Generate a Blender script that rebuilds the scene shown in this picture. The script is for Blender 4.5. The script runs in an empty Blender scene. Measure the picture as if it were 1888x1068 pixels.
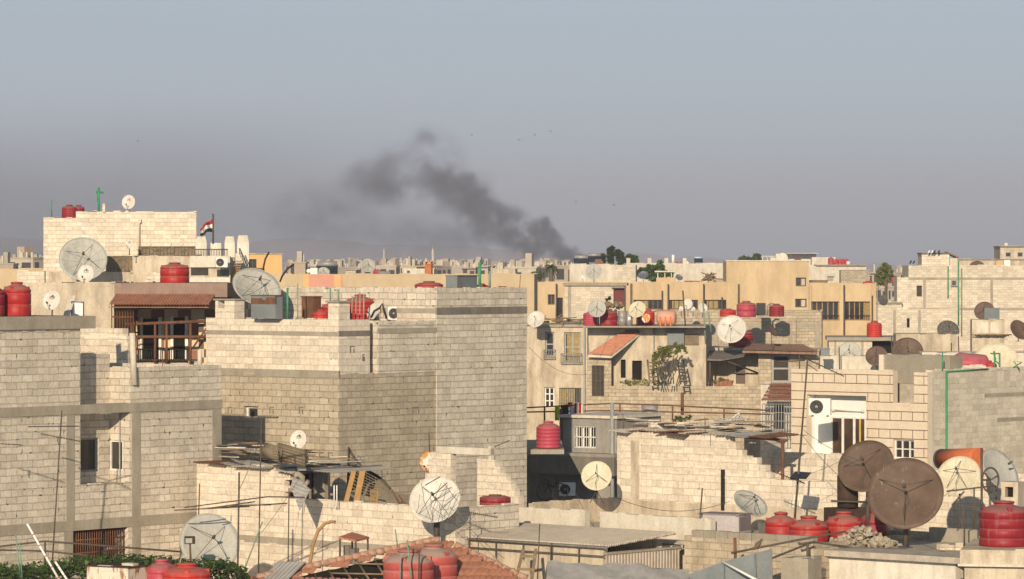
import bpy, math, random
from mathutils import Vector, Matrix, Quaternion, noise as mnoise
SC = bpy.context.scene
COL = SC.collection
R = math.radians
rnd = random.Random(7)
# ------------------------------------------------------------------ camera, sky, sun, exposure
FPX, CX, HY, ZC = 7000.0, 944.0, 492.0, 14.0        # focal length in photo pixels, centre, horizon row, eye height
cam = bpy.data.objects.new('camera', bpy.data.cameras.new('camera')); COL.objects.link(cam)
cam.location = (0, 0, ZC); cam.rotation_euler = (R(90), 0, 0)
cam.data.sensor_width = 36; cam.data.lens = 36 * FPX / 1888
cam.data.shift_y = -(534 - HY) / 1888
cam.data.clip_start = 1; cam.data.clip_end = 60000
SC.camera = cam
SUN_AZ, SUN_EL = 9.5, 17.0                            # sun behind the camera, to the left
world = bpy.data.worlds.new('World'); SC.world = world; world.use_nodes = True
wn, wl = world.node_tree.nodes, world.node_tree.links
sky = wn.new('ShaderNodeTexSky'); sky.sky_type = 'NISHITA'; sky.sun_disc = False
sky.sun_elevation = R(SUN_EL); sky.sun_rotation = R(180 + SUN_AZ)
sky.air_density = 1.5; sky.dust_density = 1.0; sky.ozone_density = 1.5; sky.altitude = 600
wn['Background'].inputs['Strength'].default_value = 0.075
hs = wn.new('ShaderNodeHueSaturation'); hs.inputs['Saturation'].default_value = 0.12; wl.new(sky.outputs[0], hs.inputs['Color'])
tn = wn.new('ShaderNodeMix'); tn.data_type = 'RGBA'; tn.blend_type = 'MULTIPLY'; tn.inputs[0].default_value = 1.0       # dusty blue grey air
wl.new(hs.outputs[0], tn.inputs[6]); tn.inputs[7].default_value = (0.77, 0.98, 1.19, 1); wl.new(tn.outputs[2], wn['Background'].inputs['Color'])
sun = bpy.data.objects.new('sun', bpy.data.lights.new('sun', 'SUN')); COL.objects.link(sun)
sun.data.energy = 4.9; sun.data.angle = R(0.5); sun.data.color = (1.0, 0.83, 0.60)
ce = math.cos(R(SUN_EL))
sdir = Vector((math.sin(R(SUN_AZ)) * ce, math.cos(R(SUN_AZ)) * ce, -math.sin(R(SUN_EL))))
sun.rotation_euler = sdir.to_track_quat('-Z', 'Y').to_euler()
SC.view_settings.view_transform = 'Standard'; SC.view_settings.look = 'None'
SC.view_settings.exposure = 0.0; SC.view_settings.gamma = 1
SC.render.engine = 'CYCLES'
SC.cycles.use_denoising = True
SC.cycles.max_bounces = 5; SC.cycles.diffuse_bounces = 3; SC.cycles.glossy_bounces = 2
SC.cycles.transparent_max_bounces = 8; SC.cycles.volume_bounces = 0
SC.cycles.volume_step_rate = 1.0; SC.cycles.volume_max_steps = 256

# ------------------------------------------------------------------ helpers
def P(px, py, D):                                       # photo pixel at a given distance -> world point
    return Vector(((px - CX) / FPX * D, D, ZC - (py - HY) / FPX * D))

class MB:                                               # collects faces in world (or local) space -> ONE mesh object
    def __init__(s): s.v = []; s.f = []; s.uv = []; s.mi = []; s.sm = []; s.m = 0
    def face(s, pts, uvs=None, smooth=False):
        b = len(s.v); s.v += [tuple(p) for p in pts]; s.f.append(tuple(range(b, b + len(pts))))
        if uvs is None:
            a = Vector(pts[0]); e = Vector(pts[1]) - a; L = e.length or 1; e /= L
            n = e.cross(Vector(pts[-1]) - a)
            g = n.cross(e); g = g.normalized() if g.length > 1e-9 else Vector((0, 0, 1))
            uvs = [((Vector(p) - a).dot(e) + a.x + a.y, (Vector(p) - a).dot(g) + a.z) for p in pts]
        s.uv.append(uvs); s.mi.append(s.m); s.sm.append(smooth)
    def box(s, o, x, y, z, skip=''):                      # o corner; x,y,z edge vectors (right handed)
        o, x, y, z = Vector(o), Vector(x), Vector(y), Vector(z); lx, ly, lz = x.length, y.length, z.length
        q = lambda a, b, c: o + x * a + y * b + z * c
        s.face([q(0,0,0), q(1,0,0), q(1,0,1), q(0,0,1)], [(0,o.z),(lx,o.z),(lx,o.z+lz),(0,o.z+lz)])
        s.face([q(1,0,0), q(1,1,0), q(1,1,1), q(1,0,1)], [(lx,o.z),(lx+ly,o.z),(lx+ly,o.z+lz),(lx,o.z+lz)])
        s.face([q(1,1,0), q(0,1,0), q(0,1,1), q(1,1,1)], [(0,o.z),(lx,o.z),(lx,o.z+lz),(0,o.z+lz)])
        s.face([q(0,1,0), q(0,0,0), q(0,0,1), q(0,1,1)], [(0,o.z),(ly,o.z),(ly,o.z+lz),(0,o.z+lz)])
        s.face([q(0,0,1), q(1,0,1), q(1,1,1), q(0,1,1)], [(0,0),(lx,0),(lx,ly),(0,ly)])
        s.face([q(0,1,0), q(1,1,0), q(1,0,0), q(0,0,0)], [(0,0),(lx,0),(lx,ly),(0,ly)])
    def cbox(s, c, sx, sy, sz, rot=0.0, tilt=None):       # centred box
        M = Matrix.Rotation(rot, 3, 'Z')
        if tilt is not None: M = M @ tilt
        c = Vector(c); x, y, z = M @ Vector((sx,0,0)), M @ Vector((0,sy,0)), M @ Vector((0,0,sz))
        s.box(c - (x + y + z) / 2, x, y, z)
    def tube(s, pts, r, n=6, r2=None, caps=True, smooth=True):
        pts = [Vector(p) for p in pts]; rings = []; N = len(pts)
        ref = Vector((0.3, 0.2, 1)) if abs((pts[1]-pts[0]).normalized().z) < 0.95 else Vector((1, 0.1, 0))
        for i, p in enumerate(pts):
            t = (pts[min(i+1, N-1)] - pts[max(i-1, 0)]).normalized()
            a = t.cross(ref).normalized(); b = t.cross(a)
            rr = r if r2 is None else r + (r2 - r) * i / (N - 1)
            rings.append([p + (a * math.cos(2*math.pi*k/n) + b * math.sin(2*math.pi*k/n)) * rr for k in range(n)])
        for i in range(N - 1):
            for k in range(n):
                j = (k + 1) % n
                s.face([rings[i][k], rings[i+1][k], rings[i+1][j], rings[i][j]], None, smooth)
        if caps:
            s.face(list(reversed(rings[0]))[::-1]); s.face(rings[-1][::-1])
    def lathe(s, prof, n=24, c=(0,0,0), M=None, smooth=True):
        c = Vector(c); ring = []
        for (r, z) in prof:
            row = []
            for k in range(n):
                a = 2*math.pi*k/n; p = Vector((r*math.cos(a), r*math.sin(a), z))
                row.append(c + (M @ p if M is not None else p))
            ring.append(row)
        for i in range(len(prof) - 1):
            for k in range(n):
                j = (k + 1) % n
                pts = [ring[i][k], ring[i][j], ring[i+1][j], ring[i+1][k]]
                if prof[i][0] < 1e-6: pts = [ring[i][0], ring[i+1][j], ring[i+1][k]]
                elif prof[i+1][0] < 1e-6: pts = [ring[i][k], ring[i][j], ring[i+1][0]]
                s.face(pts, None, smooth)
    def build(s, name, mats, parent=None, loc=None, merge=False):
        if not isinstance(mats, (list, tuple)): mats = [mats]
        off = Vector((0,0,0)); top = parent
        while top is not None and top.parent is not None: top = top.parent
        if top is not None and not top.get('_local'): off = Vector(top.location)
        if parent is None: off = Vector(loc) if loc is not None else Vector(s.v[0])
        me = bpy.data.meshes.new(name)
        me.from_pydata([(x-off.x, y-off.y, z-off.z) for x, y, z in s.v], [], s.f)
        ul = me.uv_layers.new(name='UVMap'); flat = []
        for uvs in s.uv:
            for u in uvs: flat += [u[0], u[1]]
        ul.data.foreach_set('uv', flat)
        for m in mats: me.materials.append(m)
        me.polygons.foreach_set('material_index', s.mi)
        me.polygons.foreach_set('use_smooth', s.sm)
        if any(s.sm):
            import bmesh
            bm = bmesh.new(); bm.from_mesh(me); bmesh.ops.remove_doubles(bm, verts=bm.verts, dist=1e-5); bm.to_mesh(me); bm.free()
        me.update()
        o = bpy.data.objects.new(name, me); COL.objects.link(o)
        if parent is not None: o.parent = parent
        else: o.location = off
        return o

def tag(o, label=None, cat=None, group=None, kind=None):
    if label: o['label'] = label
    if cat: o['category'] = cat
    if group: o['group'] = group
    if kind: o['kind'] = kind
    return o
def thing(name, label, cat, loc, group=None, rz=0.0, local=False):
    o = bpy.data.objects.new(name, None); COL.objects.link(o); o.empty_display_size = 0.3
    o.location = loc; o.rotation_euler = (0, 0, rz)
    if local: o['_local'] = 1
    return tag(o, label, cat, group)
def dup(root, loc, rz=0.0, label=None, sc=None):
    r = root.copy(); COL.objects.link(r); r.location = loc; r.rotation_euler = (0, 0, rz)
    if label: r['label'] = label
    if sc: r.scale = sc
    for ch in root.children:
        c = ch.copy(); COL.objects.link(c); c.parent = r
        for g in ch.children:
            d = g.copy(); COL.objects.link(d); d.parent = c
    return r

class Fr:                                               # frame of a building: front-right corner at (px, D), turned by a degrees
    def __init__(s, px, D, a):
        s.o = Vector(((px - CX) / FPX * D, D)); s.a = R(a)
        s.U = Vector((math.sin(s.a), math.cos(s.a))); s.V = Vector((math.cos(s.a), -math.sin(s.a)))
    def p(s, u, v, z): q = s.o + s.U * u + s.V * v; return Vector((q.x, q.y, z))
    def _t(s, px, b, d): k = (px - CX) / FPX; return (k * b.y - b.x) / (d.x - k * d.y)
    def v(s, px, u=0.0): return s._t(px, s.o + s.U * u, s.V)      # on the A plane at u: pixel column -> v
    def u(s, px, v=0.0): return s._t(px, s.o + s.V * v, s.U)      # on the B plane at v: pixel column -> u
    def D(s, u, v): return (s.o + s.U * u + s.V * v).y
    def z(s, py, u, v): return ZC - (py - HY) / FPX * s.D(u, v)
    def zA(s, py, px, u=0.0): return s.z(py, u, s.v(px, u))
    def zB(s, py, px, v=0.0): return s.z(py, s.u(px, v), v)
    def RA(s, x0, y0, x1, y1, u=0.0):                   # pixel rectangle on the A plane -> v0,v1,z0,z1
        v0, v1 = s.v(x0, u), s.v(x1, u); m = (v0 + v1) / 2
        return v0, v1, s.z(y1, u, m), s.z(y0, u, m)
    def RB(s, x0, y0, x1, y1, v=0.0):
        u0, u1 = s.u(x0, v), s.u(x1, v); m = (u0 + u1) / 2
        return u0, u1, s.z(y1, m, v), s.z(y0, m, v)
    def q(s, face, plane, a, z, out=0.0):               # point on a face: a along it, out proud of it
        return s.p(plane - out, a, z) if face == 'A' else s.p(a, plane + out, z)

def panel(mb, fr, face, plane, a0, a1, z0, z1, holes=(), depth=0.15):
    A = sorted(set([a0, a1] + [min(max(h[i], a0), a1) for h in holes for i in (0, 1)]))
    Z = sorted(set([z0, z1] + [min(max(h[i], z0), z1) for h in holes for i in (2, 3)]))
    for i in range(len(A) - 1):
        for j in range(len(Z) - 1):
            ca, cz = (A[i] + A[i+1]) / 2, (Z[j] + Z[j+1]) / 2
            if any(h[0] < ca < h[1] and h[2] < cz < h[3] for h in holes): continue
            c = [(A[i], Z[j]), (A[i+1], Z[j]), (A[i+1], Z[j+1]), (A[i], Z[j+1])]
            mb.face([fr.q(face, plane, *k) for k in c], c)
    for h in holes:
        b = [(h[0], h[2]), (h[1], h[2]), (h[1], h[3]), (h[0], h[3])]; d = h[4] if len(h) > 4 else depth
        for k in range(4):
            p, q = b[k], b[(k+1) % 4]
            mb.face([fr.q(face, plane, *p), fr.q(face, plane, *q), fr.q(face, plane, *q, -d), fr.q(face, plane, *p, -d)],
                    [(0, p[1]), (abs(q[0]-p[0])+abs(q[1]-p[1]), q[1]), (abs(q[0]-p[0])+abs(q[1]-p[1]), q[1]+d), (0, p[1]+d)])

def ragged(mb, fr, face, plane, a0, a1, z):
    """crooked top edge: lumps of mortar and chipped block along it"""
    a = a0; rs = random.Random(int(abs(a0*131 + z*977 + plane*57)*10))
    if a1 - a0 < .6 or a1 - a0 > 60: return
    k = 1.0 + max(0, (fr.o.y - 130) / 200)
    while a < a1 - .3:
        L = rs.uniform(.12, .5) * k
        if rs.random() < .55:
            h = rs.uniform(.008, .05) * k; d = rs.uniform(.06, .14); b = min(a + L, a1 - .02); o = rs.uniform(.004, .014)
            if face == 'A': slab(mb, fr, plane - o, plane + d, a, b, z - rs.uniform(.02, .12), z + h)
            else: slab(mb, fr, a, b, plane - d, plane + o, z - rs.uniform(.02, .12), z + h)
        a += L
def wallbox(mb, fr, u0, u1, v0, v1, z0, z1, hA=(), hB=(), depth=0.15, par=0.0, pw=0.2, cap=True, back=True):
    panel(mb, fr, 'A', u0, v0, v1, z0, z1, hA, depth)
    panel(mb, fr, 'B', v1, u0, u1, z0, z1, hB, depth)
    ragged(mb, fr, 'A', u0, v0, v1, z1); ragged(mb, fr, 'B', v1, u0, u1, z1)
    p = fr.p
    if back: mb.face([p(u1,v1,z0), p(u1,v0,z0), p(u1,v0,z1), p(u1,v1,z1)], [(v1,z0),(v0,z0),(v0,z1),(v1,z1)])
    mb.face([p(u1,v0,z0), p(u0,v0,z0), p(u0,v0,z1), p(u1,v0,z1)], [(u1,z0),(u0,z0),(u0,z1),(u1,z1)])
    if par <= 0:
        if cap: mb.face([p(u0,v0,z1), p(u0,v1,z1), p(u1,v1,z1), p(u1,v0,z1)], [(v0,u0),(v1,u0),(v1,u1),(v0,u1)])
    else:
        O = [(u0,v0),(u0,v1),(u1,v1),(u1,v0)]; I = [(u0+pw,v0+pw),(u0+pw,v1-pw),(u1-pw,v1-pw),(u1-pw,v0+pw)]
        for k in range(4):
            j = (k+1) % 4
            mb.face([p(*O[k],z1), p(*O[j],z1), p(*I[j],z1), p(*I[k],z1)])
            L = math.hypot(I[j][0]-I[k][0], I[j][1]-I[k][1])
            mb.face([p(*I[j],z1-par), p(*I[k],z1-par), p(*I[k],z1), p(*I[j],z1)][::1], [(L,z1-par),(0,z1-par),(0,z1),(L,z1)])
        if cap: mb.face([p(*I[0],z1-par), p(*I[1],z1-par), p(*I[2],z1-par), p(*I[3],z1-par)])

def slab(mb, fr, u0, u1, v0, v1, z0, z1):
    mb.box(fr.p(u0, v0, z0), fr.p(u0, v1, z0) - fr.p(u0, v0, z0), fr.p(u1, v0, z0) - fr.p(u0, v0, z0), (0, 0, z1 - z0))

def band(root, fr, face, plane, a0, a1, z0, z1, mat, name='concrete_band', proud=0.012, deep=0.05):
    mb = MB()
    if face == 'A': slab(mb, fr, plane - proud, plane + deep, a0, a1, z0, z1)
    else: slab(mb, fr, a0, a1, plane - deep, plane + proud, z0, z1)
    return mb.build(name, mat, root)

def window(root, fr, face, plane, rect, depth=0.12, nx=2, ny=1, fmat=None, pmat=None, t=0.05, bars=0, bmat=None, curtain=None, name='window'):
    """a framed window set back in its hole: frame + pane (+ iron bars, + curtain)"""
    a0, a1, z0, z1 = rect[:4]; e = 0.002
    mb = MB()
    def bx(x0, x1, y0, y1, o0, o1, m=None):
        m = m or mb
        q = lambda a, z, o: fr.q(face, plane, a, z, o)
        o = q(x0, y0, o1); m.box(o, q(x1, y0, o1) - o, q(x0, y0, o0) - o, (0, 0, y1 - y0))
    d0, d1 = -depth - 0.03, -depth + 0.02
    for (x0, x1, y0, y1) in ((a0+e, a0+t, z0+e, z1-e), (a1-t, a1-e, z0+e, z1-e), (a0+t, a1-t, z0+e, z0+t), (a0+t, a1-t, z1-t, z1-e)):
        bx(x0, x1, y0, y1, d0, d1)
    for i in range(1, nx):
        c = a0 + (a1 - a0) * i / nx; bx(c - t*.5, c + t*.5, z0 + t, z1 - t, d0, d1)
    for j in range(1, ny):
        c = z0 + (z1 - z0) * j / ny
        for i in range(nx):
            l = a0 + (a1-a0)*i/nx + t*.5 + e; r_ = a0 + (a1-a0)*(i+1)/nx - t*.5 - e
            bx(l, r_, c - t*.4, c + t*.4, d0 + .003, d1 - .003)
    w = mb.build(name, fmat, root)
    pb = MB()
    bx(a0 + e, a1 - e, z0 + e, z1 - e, -depth - 0.05, -depth - 0.035, pb)
    pb.build('pane', pmat, w)
    if curtain:
        cb = MB(); n = 14
        for i in range(n):
            c0, c1 = a0 + (a1-a0)*(curtain[0] + (curtain[1]-curtain[0])*i/n), a0 + (a1-a0)*(curtain[0] + (curtain[1]-curtain[0])*(i+1)/n)
            o0, o1 = (-depth+.0, -depth-.03) if i % 2 else (-depth-.03, -depth+.0)
            zt, zb = z1 - t - .003, z0 + t + .003
            cb.face([fr.q(face, plane, c0, zb, o0), fr.q(face, plane, c1, zb, o1), fr.q(face, plane, c1, zt, o1), fr.q(face, plane, c0, zt, o0)])
        cb.build('curtain', curtain[2], w)
    if bars:
        gb = MB()
        for i in range(bars + 1):
            c = a0 + (a1 - a0) * i / bars
            gb.tube([fr.q(face, plane, c, z0, -.03), fr.q(face, plane, c, z1, -.03)], 0.012, 4, smooth=False)
        for z in (z0 + .02, (z0 + z1) / 2, z1 - .02):
            gb.tube([fr.q(face, plane, a0, z, -.03), fr.q(face, plane, a1, z, -.03)], 0.012, 4, smooth=False)
        gb.build('window_bars', bmat or fmat, w)
    return w

# ------------------------------------------------------------------ materials
def mat_base(name):
    m = bpy.data.materials.new(name); m.use_nodes = True
    nt = m.node_tree; b = nt.nodes['Principled BSDF']
    return m, nt.nodes, nt.links, b
def N(nodes, typ, **kw):
    n = nodes.new(typ)
    for k, v in kw.items():
        if k in n.inputs.keys() if isinstance(k, str) else False: n.inputs[k].default_value = v
        else: setattr(n, k, v)
    return n
def rgb(c, s=1.0): return (c[0]*s, c[1]*s, c[2]*s, 1)
def noise_node(nodes, links, vec, scale, detail=4.0, rough=0.6):
    n = nodes.new('ShaderNodeTexNoise'); n.inputs['Scale'].default_value = scale
    n.inputs['Detail'].default_value = detail; n.inputs['Roughness'].default_value = rough
    if vec is not None: links.new(vec, n.inputs['Vector'])
    return n
def ramp(nodes, links, src, p0, c0, p1, c1):
    r = nodes.new('ShaderNodeValToRGB'); e = r.color_ramp.elements
    e[0].position, e[0].color = p0, c0; e[1].position, e[1].color = p1, c1
    links.new(src, r.inputs[0]); return r
def mixc(nodes, links, fac, a, b, mode='MIX'):
    m = nodes.new('ShaderNodeMix'); m.data_type = 'RGBA'; m.blend_type = mode
    for sock, val in ((m.inputs[0], fac), (m.inputs[6], a), (m.inputs[7], b)):
        if hasattr(val, 'is_linked'): links.new(val, sock)
        elif isinstance(val, (int, float)): sock.default_value = val
        else: sock.default_value = val
    return m.outputs[2]
def bump(nodes, links, b, h, strength, dist):
    n = nodes.new('ShaderNodeBump'); n.inputs['Strength'].default_value = strength; n.inputs['Distance'].default_value = dist
    links.new(h, n.inputs['Height']); links.new(n.outputs[0], b.inputs['Normal']); return n
def math_node(nodes, links, op, a, b=None, c=None, clamp=False):
    n = nodes.new('ShaderNodeMath'); n.operation = op; n.use_clamp = clamp
    for i, v in enumerate((a, b, c)):
        if v is None: continue
        if hasattr(v, 'is_linked'): links.new(v, n.inputs[i])
        else: n.inputs[i].default_value = v
    return n.outputs[0]

def block_mat(name, c1, c2, mortar, stain=(0.25,0.21,0.16), stain_amt=0.35, w=0.4, h=0.2, ms=0.012, rough_bump=1.0, holes=0.5, wob=0.02, smear=0.5):
    """concrete blocks laid in courses, smeared mortar, stains, chipped joints"""
    m, n, l, b = mat_base(name)
    uv = n.new('ShaderNodeUVMap'); uv.uv_map = 'UVMap'
    geo = n.new('ShaderNodeNewGeometry')
    nz = noise_node(n, l, uv.outputs[0], 2.2, 3)
    off = n.new('ShaderNodeVectorMath'); off.operation = 'MULTIPLY_ADD'
    l.new(nz.outputs['Color'], off.inputs[0]); off.inputs[1].default_value = (wob*2.4, wob*2.6, 0); l.new(uv.outputs[0], off.inputs[2])
    br = n.new('ShaderNodeTexBrick'); l.new(off.outputs[0], br.inputs['Vector'])
    br.inputs['Scale'].default_value = 1; br.inputs['Brick Width'].default_value = w; br.inputs['Row Height'].default_value = h
    br.inputs['Mortar Size'].default_value = ms; br.inputs['Mortar Smooth'].default_value = 0.3; br.inputs['Bias'].default_value = 0.0
    br.inputs['Color1'].default_value = rgb(c1); br.inputs['Color2'].default_value = rgb(c2); br.inputs['Mortar'].default_value = rgb(mortar)
    # mortar smeared away in places
    nsm = noise_node(n, l, uv.outputs[0], 1.1, 4); sm = ramp(n, l, nsm.outputs[0], 0.42, (0,0,0,1), 0.62, (1,1,1,1))
    face = mixc(n, l, 0.5, rgb(c1), rgb(c2))
    col = mixc(n, l, math_node(n, l, 'MULTIPLY', math_node(n, l, 'MULTIPLY', sm.outputs[0], br.outputs['Fac']), smear), br.outputs['Color'], face)
    # odd blocks, darker or paler than the rest, and patches of smeared cement
    wn2 = n.new('ShaderNodeTexWhiteNoise'); wn2.noise_dimensions = '2D'; cell = n.new('ShaderNodeVectorMath'); cell.operation = 'SNAP'; l.new(off.outputs[0], cell.inputs[0]); cell.inputs[1].default_value = (w, h, 1); l.new(cell.outputs[0], wn2.inputs['Vector'])
    od = ramp(n, l, wn2.outputs['Value'], 0.0, (0.80,0.79,0.78,1), 1.0, (1.13,1.12,1.10,1)); col = mixc(n, l, 0.75, col, od.outputs[0], 'MULTIPLY')
    npt = noise_node(n, l, uv.outputs[0], 0.55, 5, 0.7); rp = ramp(n, l, npt.outputs[0], 0.60, (0,0,0,1), 0.64, (1,1,1,1)); col = mixc(n, l, math_node(n, l, 'MULTIPLY', rp.outputs[0], 0.45), col, rgb(mortar, 1.12))
    # big cloudy stains with streaks down the wall
    mp = n.new('ShaderNodeMapping'); mp.inputs['Scale'].default_value = (1.6, 0.5, 1); l.new(uv.outputs[0], mp.inputs['Vector'])
    ns = noise_node(n, l, mp.outputs[0], 0.7, 6, 0.65); rs = ramp(n, l, ns.outputs[0], 0.45, (0,0,0,1), 0.75, (1,1,1,1))
    col = mixc(n, l, math_node(n, l, 'MULTIPLY', rs.outputs[0], stain_amt), col, rgb(stain))
    nf = noise_node(n, l, geo.outputs['Position'], 14, 6, 0.7); rf = ramp(n, l, nf.outputs[0], 0.3, (0.78,0.78,0.78,1), 0.7, (1.12,1.12,1.12,1))
    col = mixc(n, l, 1.0, col, rf.outputs[0], 'MULTIPLY')
    # chipped joints: small dark gaps where mortar fell out
    vo = n.new('ShaderNodeTexNoise'); vo.inputs['Scale'].default_value = 5.5; vo.inputs['Detail'].default_value = 2; l.new(uv.outputs[0], vo.inputs['Vector'])
    ch = ramp(n, l, vo.outputs[0], 0.66, (0,0,0,1), 0.70, (1,1,1,1))
    br2 = n.new('ShaderNodeTexBrick'); l.new(off.outputs[0], br2.inputs['Vector'])
    for k, v in (('Scale',1),('Brick Width',w),('Row Height',h),('Mortar Size',ms*1.8),('Mortar Smooth',0.1)): br2.inputs[k].default_value = v
    hole = math_node(n, l, 'MULTIPLY', math_node(n, l, 'MULTIPLY', ch.outputs[0], br2.outputs['Fac']), holes)
    col = mixc(n, l, hole, col, (0.03,0.025,0.02,1))
    l.new(col, b.inputs['Base Color']); b.inputs['Roughness'].default_value = 0.95; b.inputs['Specular IOR Level'].default_value = 0.1
    hgt = math_node(n, l, 'SUBTRACT', math_node(n, l, 'MULTIPLY', nf.outputs[0], 0.35), br.outputs['Fac'])
    hgt = math_node(n, l, 'SUBTRACT', hgt, math_node(n, l, 'MULTIPLY', hole, 2.0))
    bump(n, l, b, hgt, 0.8 * rough_bump, 0.02)
    return m

def rough_mat(name, c, c2=None, scale=1.2, rough=0.9, bmp=0.3, stain=None, amt=0.4, metal=0.0, streak=True, fine=18.0, lo=0.42, hi=0.68, bdist=0.02):
    """plaster / concrete / weathered paint: two-tone cloudy colour, optional stain, fine grain"""
    m, n, l, b = mat_base(name)
    geo = n.new('ShaderNodeNewGeometry'); pos = geo.outputs['Position']
    c2 = c2 or tuple(x * 0.85 for x in c)
    n1 = noise_node(n, l, pos, scale, 6, 0.62); r1 = ramp(n, l, n1.outputs[0], 0.35, rgb(c), 0.68, rgb(c2))
    col = r1.outputs[0]
    if stain:
        mp = n.new('ShaderNodeMapping'); mp.inputs['Scale'].default_value = (1.3, 1.3, 0.35 if streak else 1.0); l.new(pos, mp.inputs['Vector'])
        n2 = noise_node(n, l, mp.outputs[0], scale * 2.2, 7, 0.7); r2 = ramp(n, l, n2.outputs[0], lo, (0,0,0,1), hi, (1,1,1,1))
        col = mixc(n, l, math_node(n, l, 'MULTIPLY', r2.outputs[0], amt), col, rgb(stain))
    nf = noise_node(n, l, pos, fine, 5, 0.7); rf = ramp(n, l, nf.outputs[0], 0.3, (0.85,0.85,0.85,1), 0.7, (1.1,1.1,1.1,1))
    col = mixc(n, l, 1.0, col, rf.outputs[0], 'MULTIPLY')
    l.new(col, b.inputs['Base Color']); b.inputs['Roughness'].default_value = rough; b.inputs['Metallic'].default_value = metal
    b.inputs['Specular IOR Level'].default_value = 0.2
    if bmp: bump(n, l, b, nf.outputs[0], bmp, bdist)
    return m
def plain_mat(name, c, rough=0.6, metal=0.0, var=0.12, spec=0.3):
    m, n, l, b = mat_base(name)
    geo = n.new('ShaderNodeNewGeometry'); n1 = noise_node(n, l, geo.outputs['Position'], 6, 4)
    r1 = ramp(n, l, n1.outputs[0], 0.3, rgb(c, 1 - var), 0.7, rgb(c, 1 + var))
    l.new(r1.outputs[0], b.inputs['Base Color']); b.inputs['Roughness'].default_value = rough; b.inputs['Metallic'].default_value = metal
    b.inputs['Specular IOR Level'].default_value = spec
    return m
def tank_mat(name, c, dust=(0.30,0.20,0.16), amt=0.6):
    m, n, l, b = mat_base(name)
    geo = n.new('ShaderNodeNewGeometry'); pos = geo.outputs['Position']
    sx = n.new('ShaderNodeSeparateXYZ'); l.new(geo.outputs['Normal'], sx.inputs[0])
    n1 = noise_node(n, l, pos, 3.0, 5); r1 = ramp(n, l, n1.outputs[0], 0.3, rgb(c, 0.85), 0.7, rgb(c, 1.1))
    up = ramp(n, l, math_node(n, l, 'ADD', sx.outputs['Z'], math_node(n, l, 'MULTIPLY', n1.outputs[0], 0.5)), 0.55, (0,0,0,1), 1.15, (1,1,1,1))
    col = mixc(n, l, math_node(n, l, 'MULTIPLY', up.outputs[0], amt), r1.outputs[0], rgb(dust))
    mp = n.new('ShaderNodeMapping'); mp.inputs['Scale'].default_value = (5, 5, 0.6); l.new(pos, mp.inputs['Vector'])
    n2 = noise_node(n, l, mp.outputs[0], 2.0, 4); r2 = ramp(n, l, n2.outputs[0], 0.55, (0,0,0,1), 0.75, (1,1,1,1))
    col = mixc(n, l, math_node(n, l, 'MULTIPLY', r2.outputs[0], 0.42), col, rgb(dust))
    l.new(col, b.inputs['Base Color']); b.inputs['Roughness'].default_value = 0.5; b.inputs['Specular IOR Level'].default_value = 0.3
    return m
def glass_mat(name, c=(0.03,0.03,0.03), rough=0.15):
    m, n, l, b = mat_base(name)
    geo = n.new('ShaderNodeNewGeometry'); n1 = noise_node(n, l, geo.outputs['Position'], 1.5, 3)
    r1 = ramp(n, l, n1.outputs[0], 0.35, rgb(c, 0.6), 0.7, rgb(c, 1.5)); l.new(r1.outputs[0], b.inputs['Base Color'])
    b.inputs['Roughness'].default_value = rough; b.inputs['Specular IOR Level'].default_value = 0.4
    return m
def checker_mat(name, c1, c2, size):
    m, n, l, b = mat_base(name)
    uv = n.new('ShaderNodeUVMap'); uv.uv_map = 'UVMap'
    ck = n.new('ShaderNodeTexChecker'); ck.inputs['Scale'].default_value = 1 / size
    mp = n.new('ShaderNodeMapping'); mp.inputs['Location'].default_value = (0.001, 0.001, 0.5); l.new(uv.outputs[0], mp.inputs['Vector']); l.new(mp.outputs[0], ck.inputs['Vector'])
    ck.inputs['Color1'].default_value = rgb(c1); ck.inputs['Color2'].default_value = rgb(c2)
    l.new(ck.outputs[0], b.inputs['Base Color']); b.inputs['Roughness'].default_value = 0.5
    return m
def wave_mat(name, c, c2, freq, rough=0.7, bmp=0.6, axis='X', stain=(0.2,0.13,0.08), amt=0.3, metal=0.0, dist=0.03):
    """corrugated or slatted surface: waves along the sheet's own u or v"""
    m, n, l, b = mat_base(name)
    uv = n.new('ShaderNodeUVMap'); uv.uv_map = 'UVMap'
    wv = n.new('ShaderNodeTexWave'); wv.wave_type = 'BANDS'; wv.bands_direction = axis
    wv.inputs['Scale'].default_value = freq / 3.2; wv.inputs['Distortion'].default_value = 0.4; wv.inputs['Detail Scale'].default_value = 0.5
    l.new(uv.outputs[0], wv.inputs['Vector'])
    geo = n.new('ShaderNodeNewGeometry'); n1 = noise_node(n, l, geo.outputs['Position'], 2.5, 6, 0.65)
    r1 = ramp(n, l, n1.outputs[0], 0.35, rgb(c), 0.7, rgb(c2))
    n2 = noise_node(n, l, geo.outputs['Position'], 4, 6, 0.7); r2 = ramp(n, l, n2.outputs[0], 0.5, (0,0,0,1), 0.7, (1,1,1,1))
    col = mixc(n, l, math_node(n, l, 'MULTIPLY', r2.outputs[0], amt), r1.outputs[0], rgb(stain))
    l.new(col, b.inputs['Base Color']); b.inputs['Roughness'].default_value = rough; b.inputs['Metallic'].default_value = metal
    bump(n, l, b, wv.outputs['Fac'], bmp, dist)
    return m
def leaf_mat(name, c1, c2):
    m, n, l, b = mat_base(name)
    oi = n.new('ShaderNodeNewGeometry'); n1 = noise_node(n, l, oi.outputs['Position'], 7.0, 4, .75)
    r1 = ramp(n, l, n1.outputs[0], 0.33, rgb(c1, .7), 0.68, rgb(c2, 1.35)); l.new(r1.outputs[0], b.inputs['Base Color'])
    b.inputs['Roughness'].default_value = 0.6; b.inputs['Specular IOR Level'].default_value = 0.25
    return m

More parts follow.
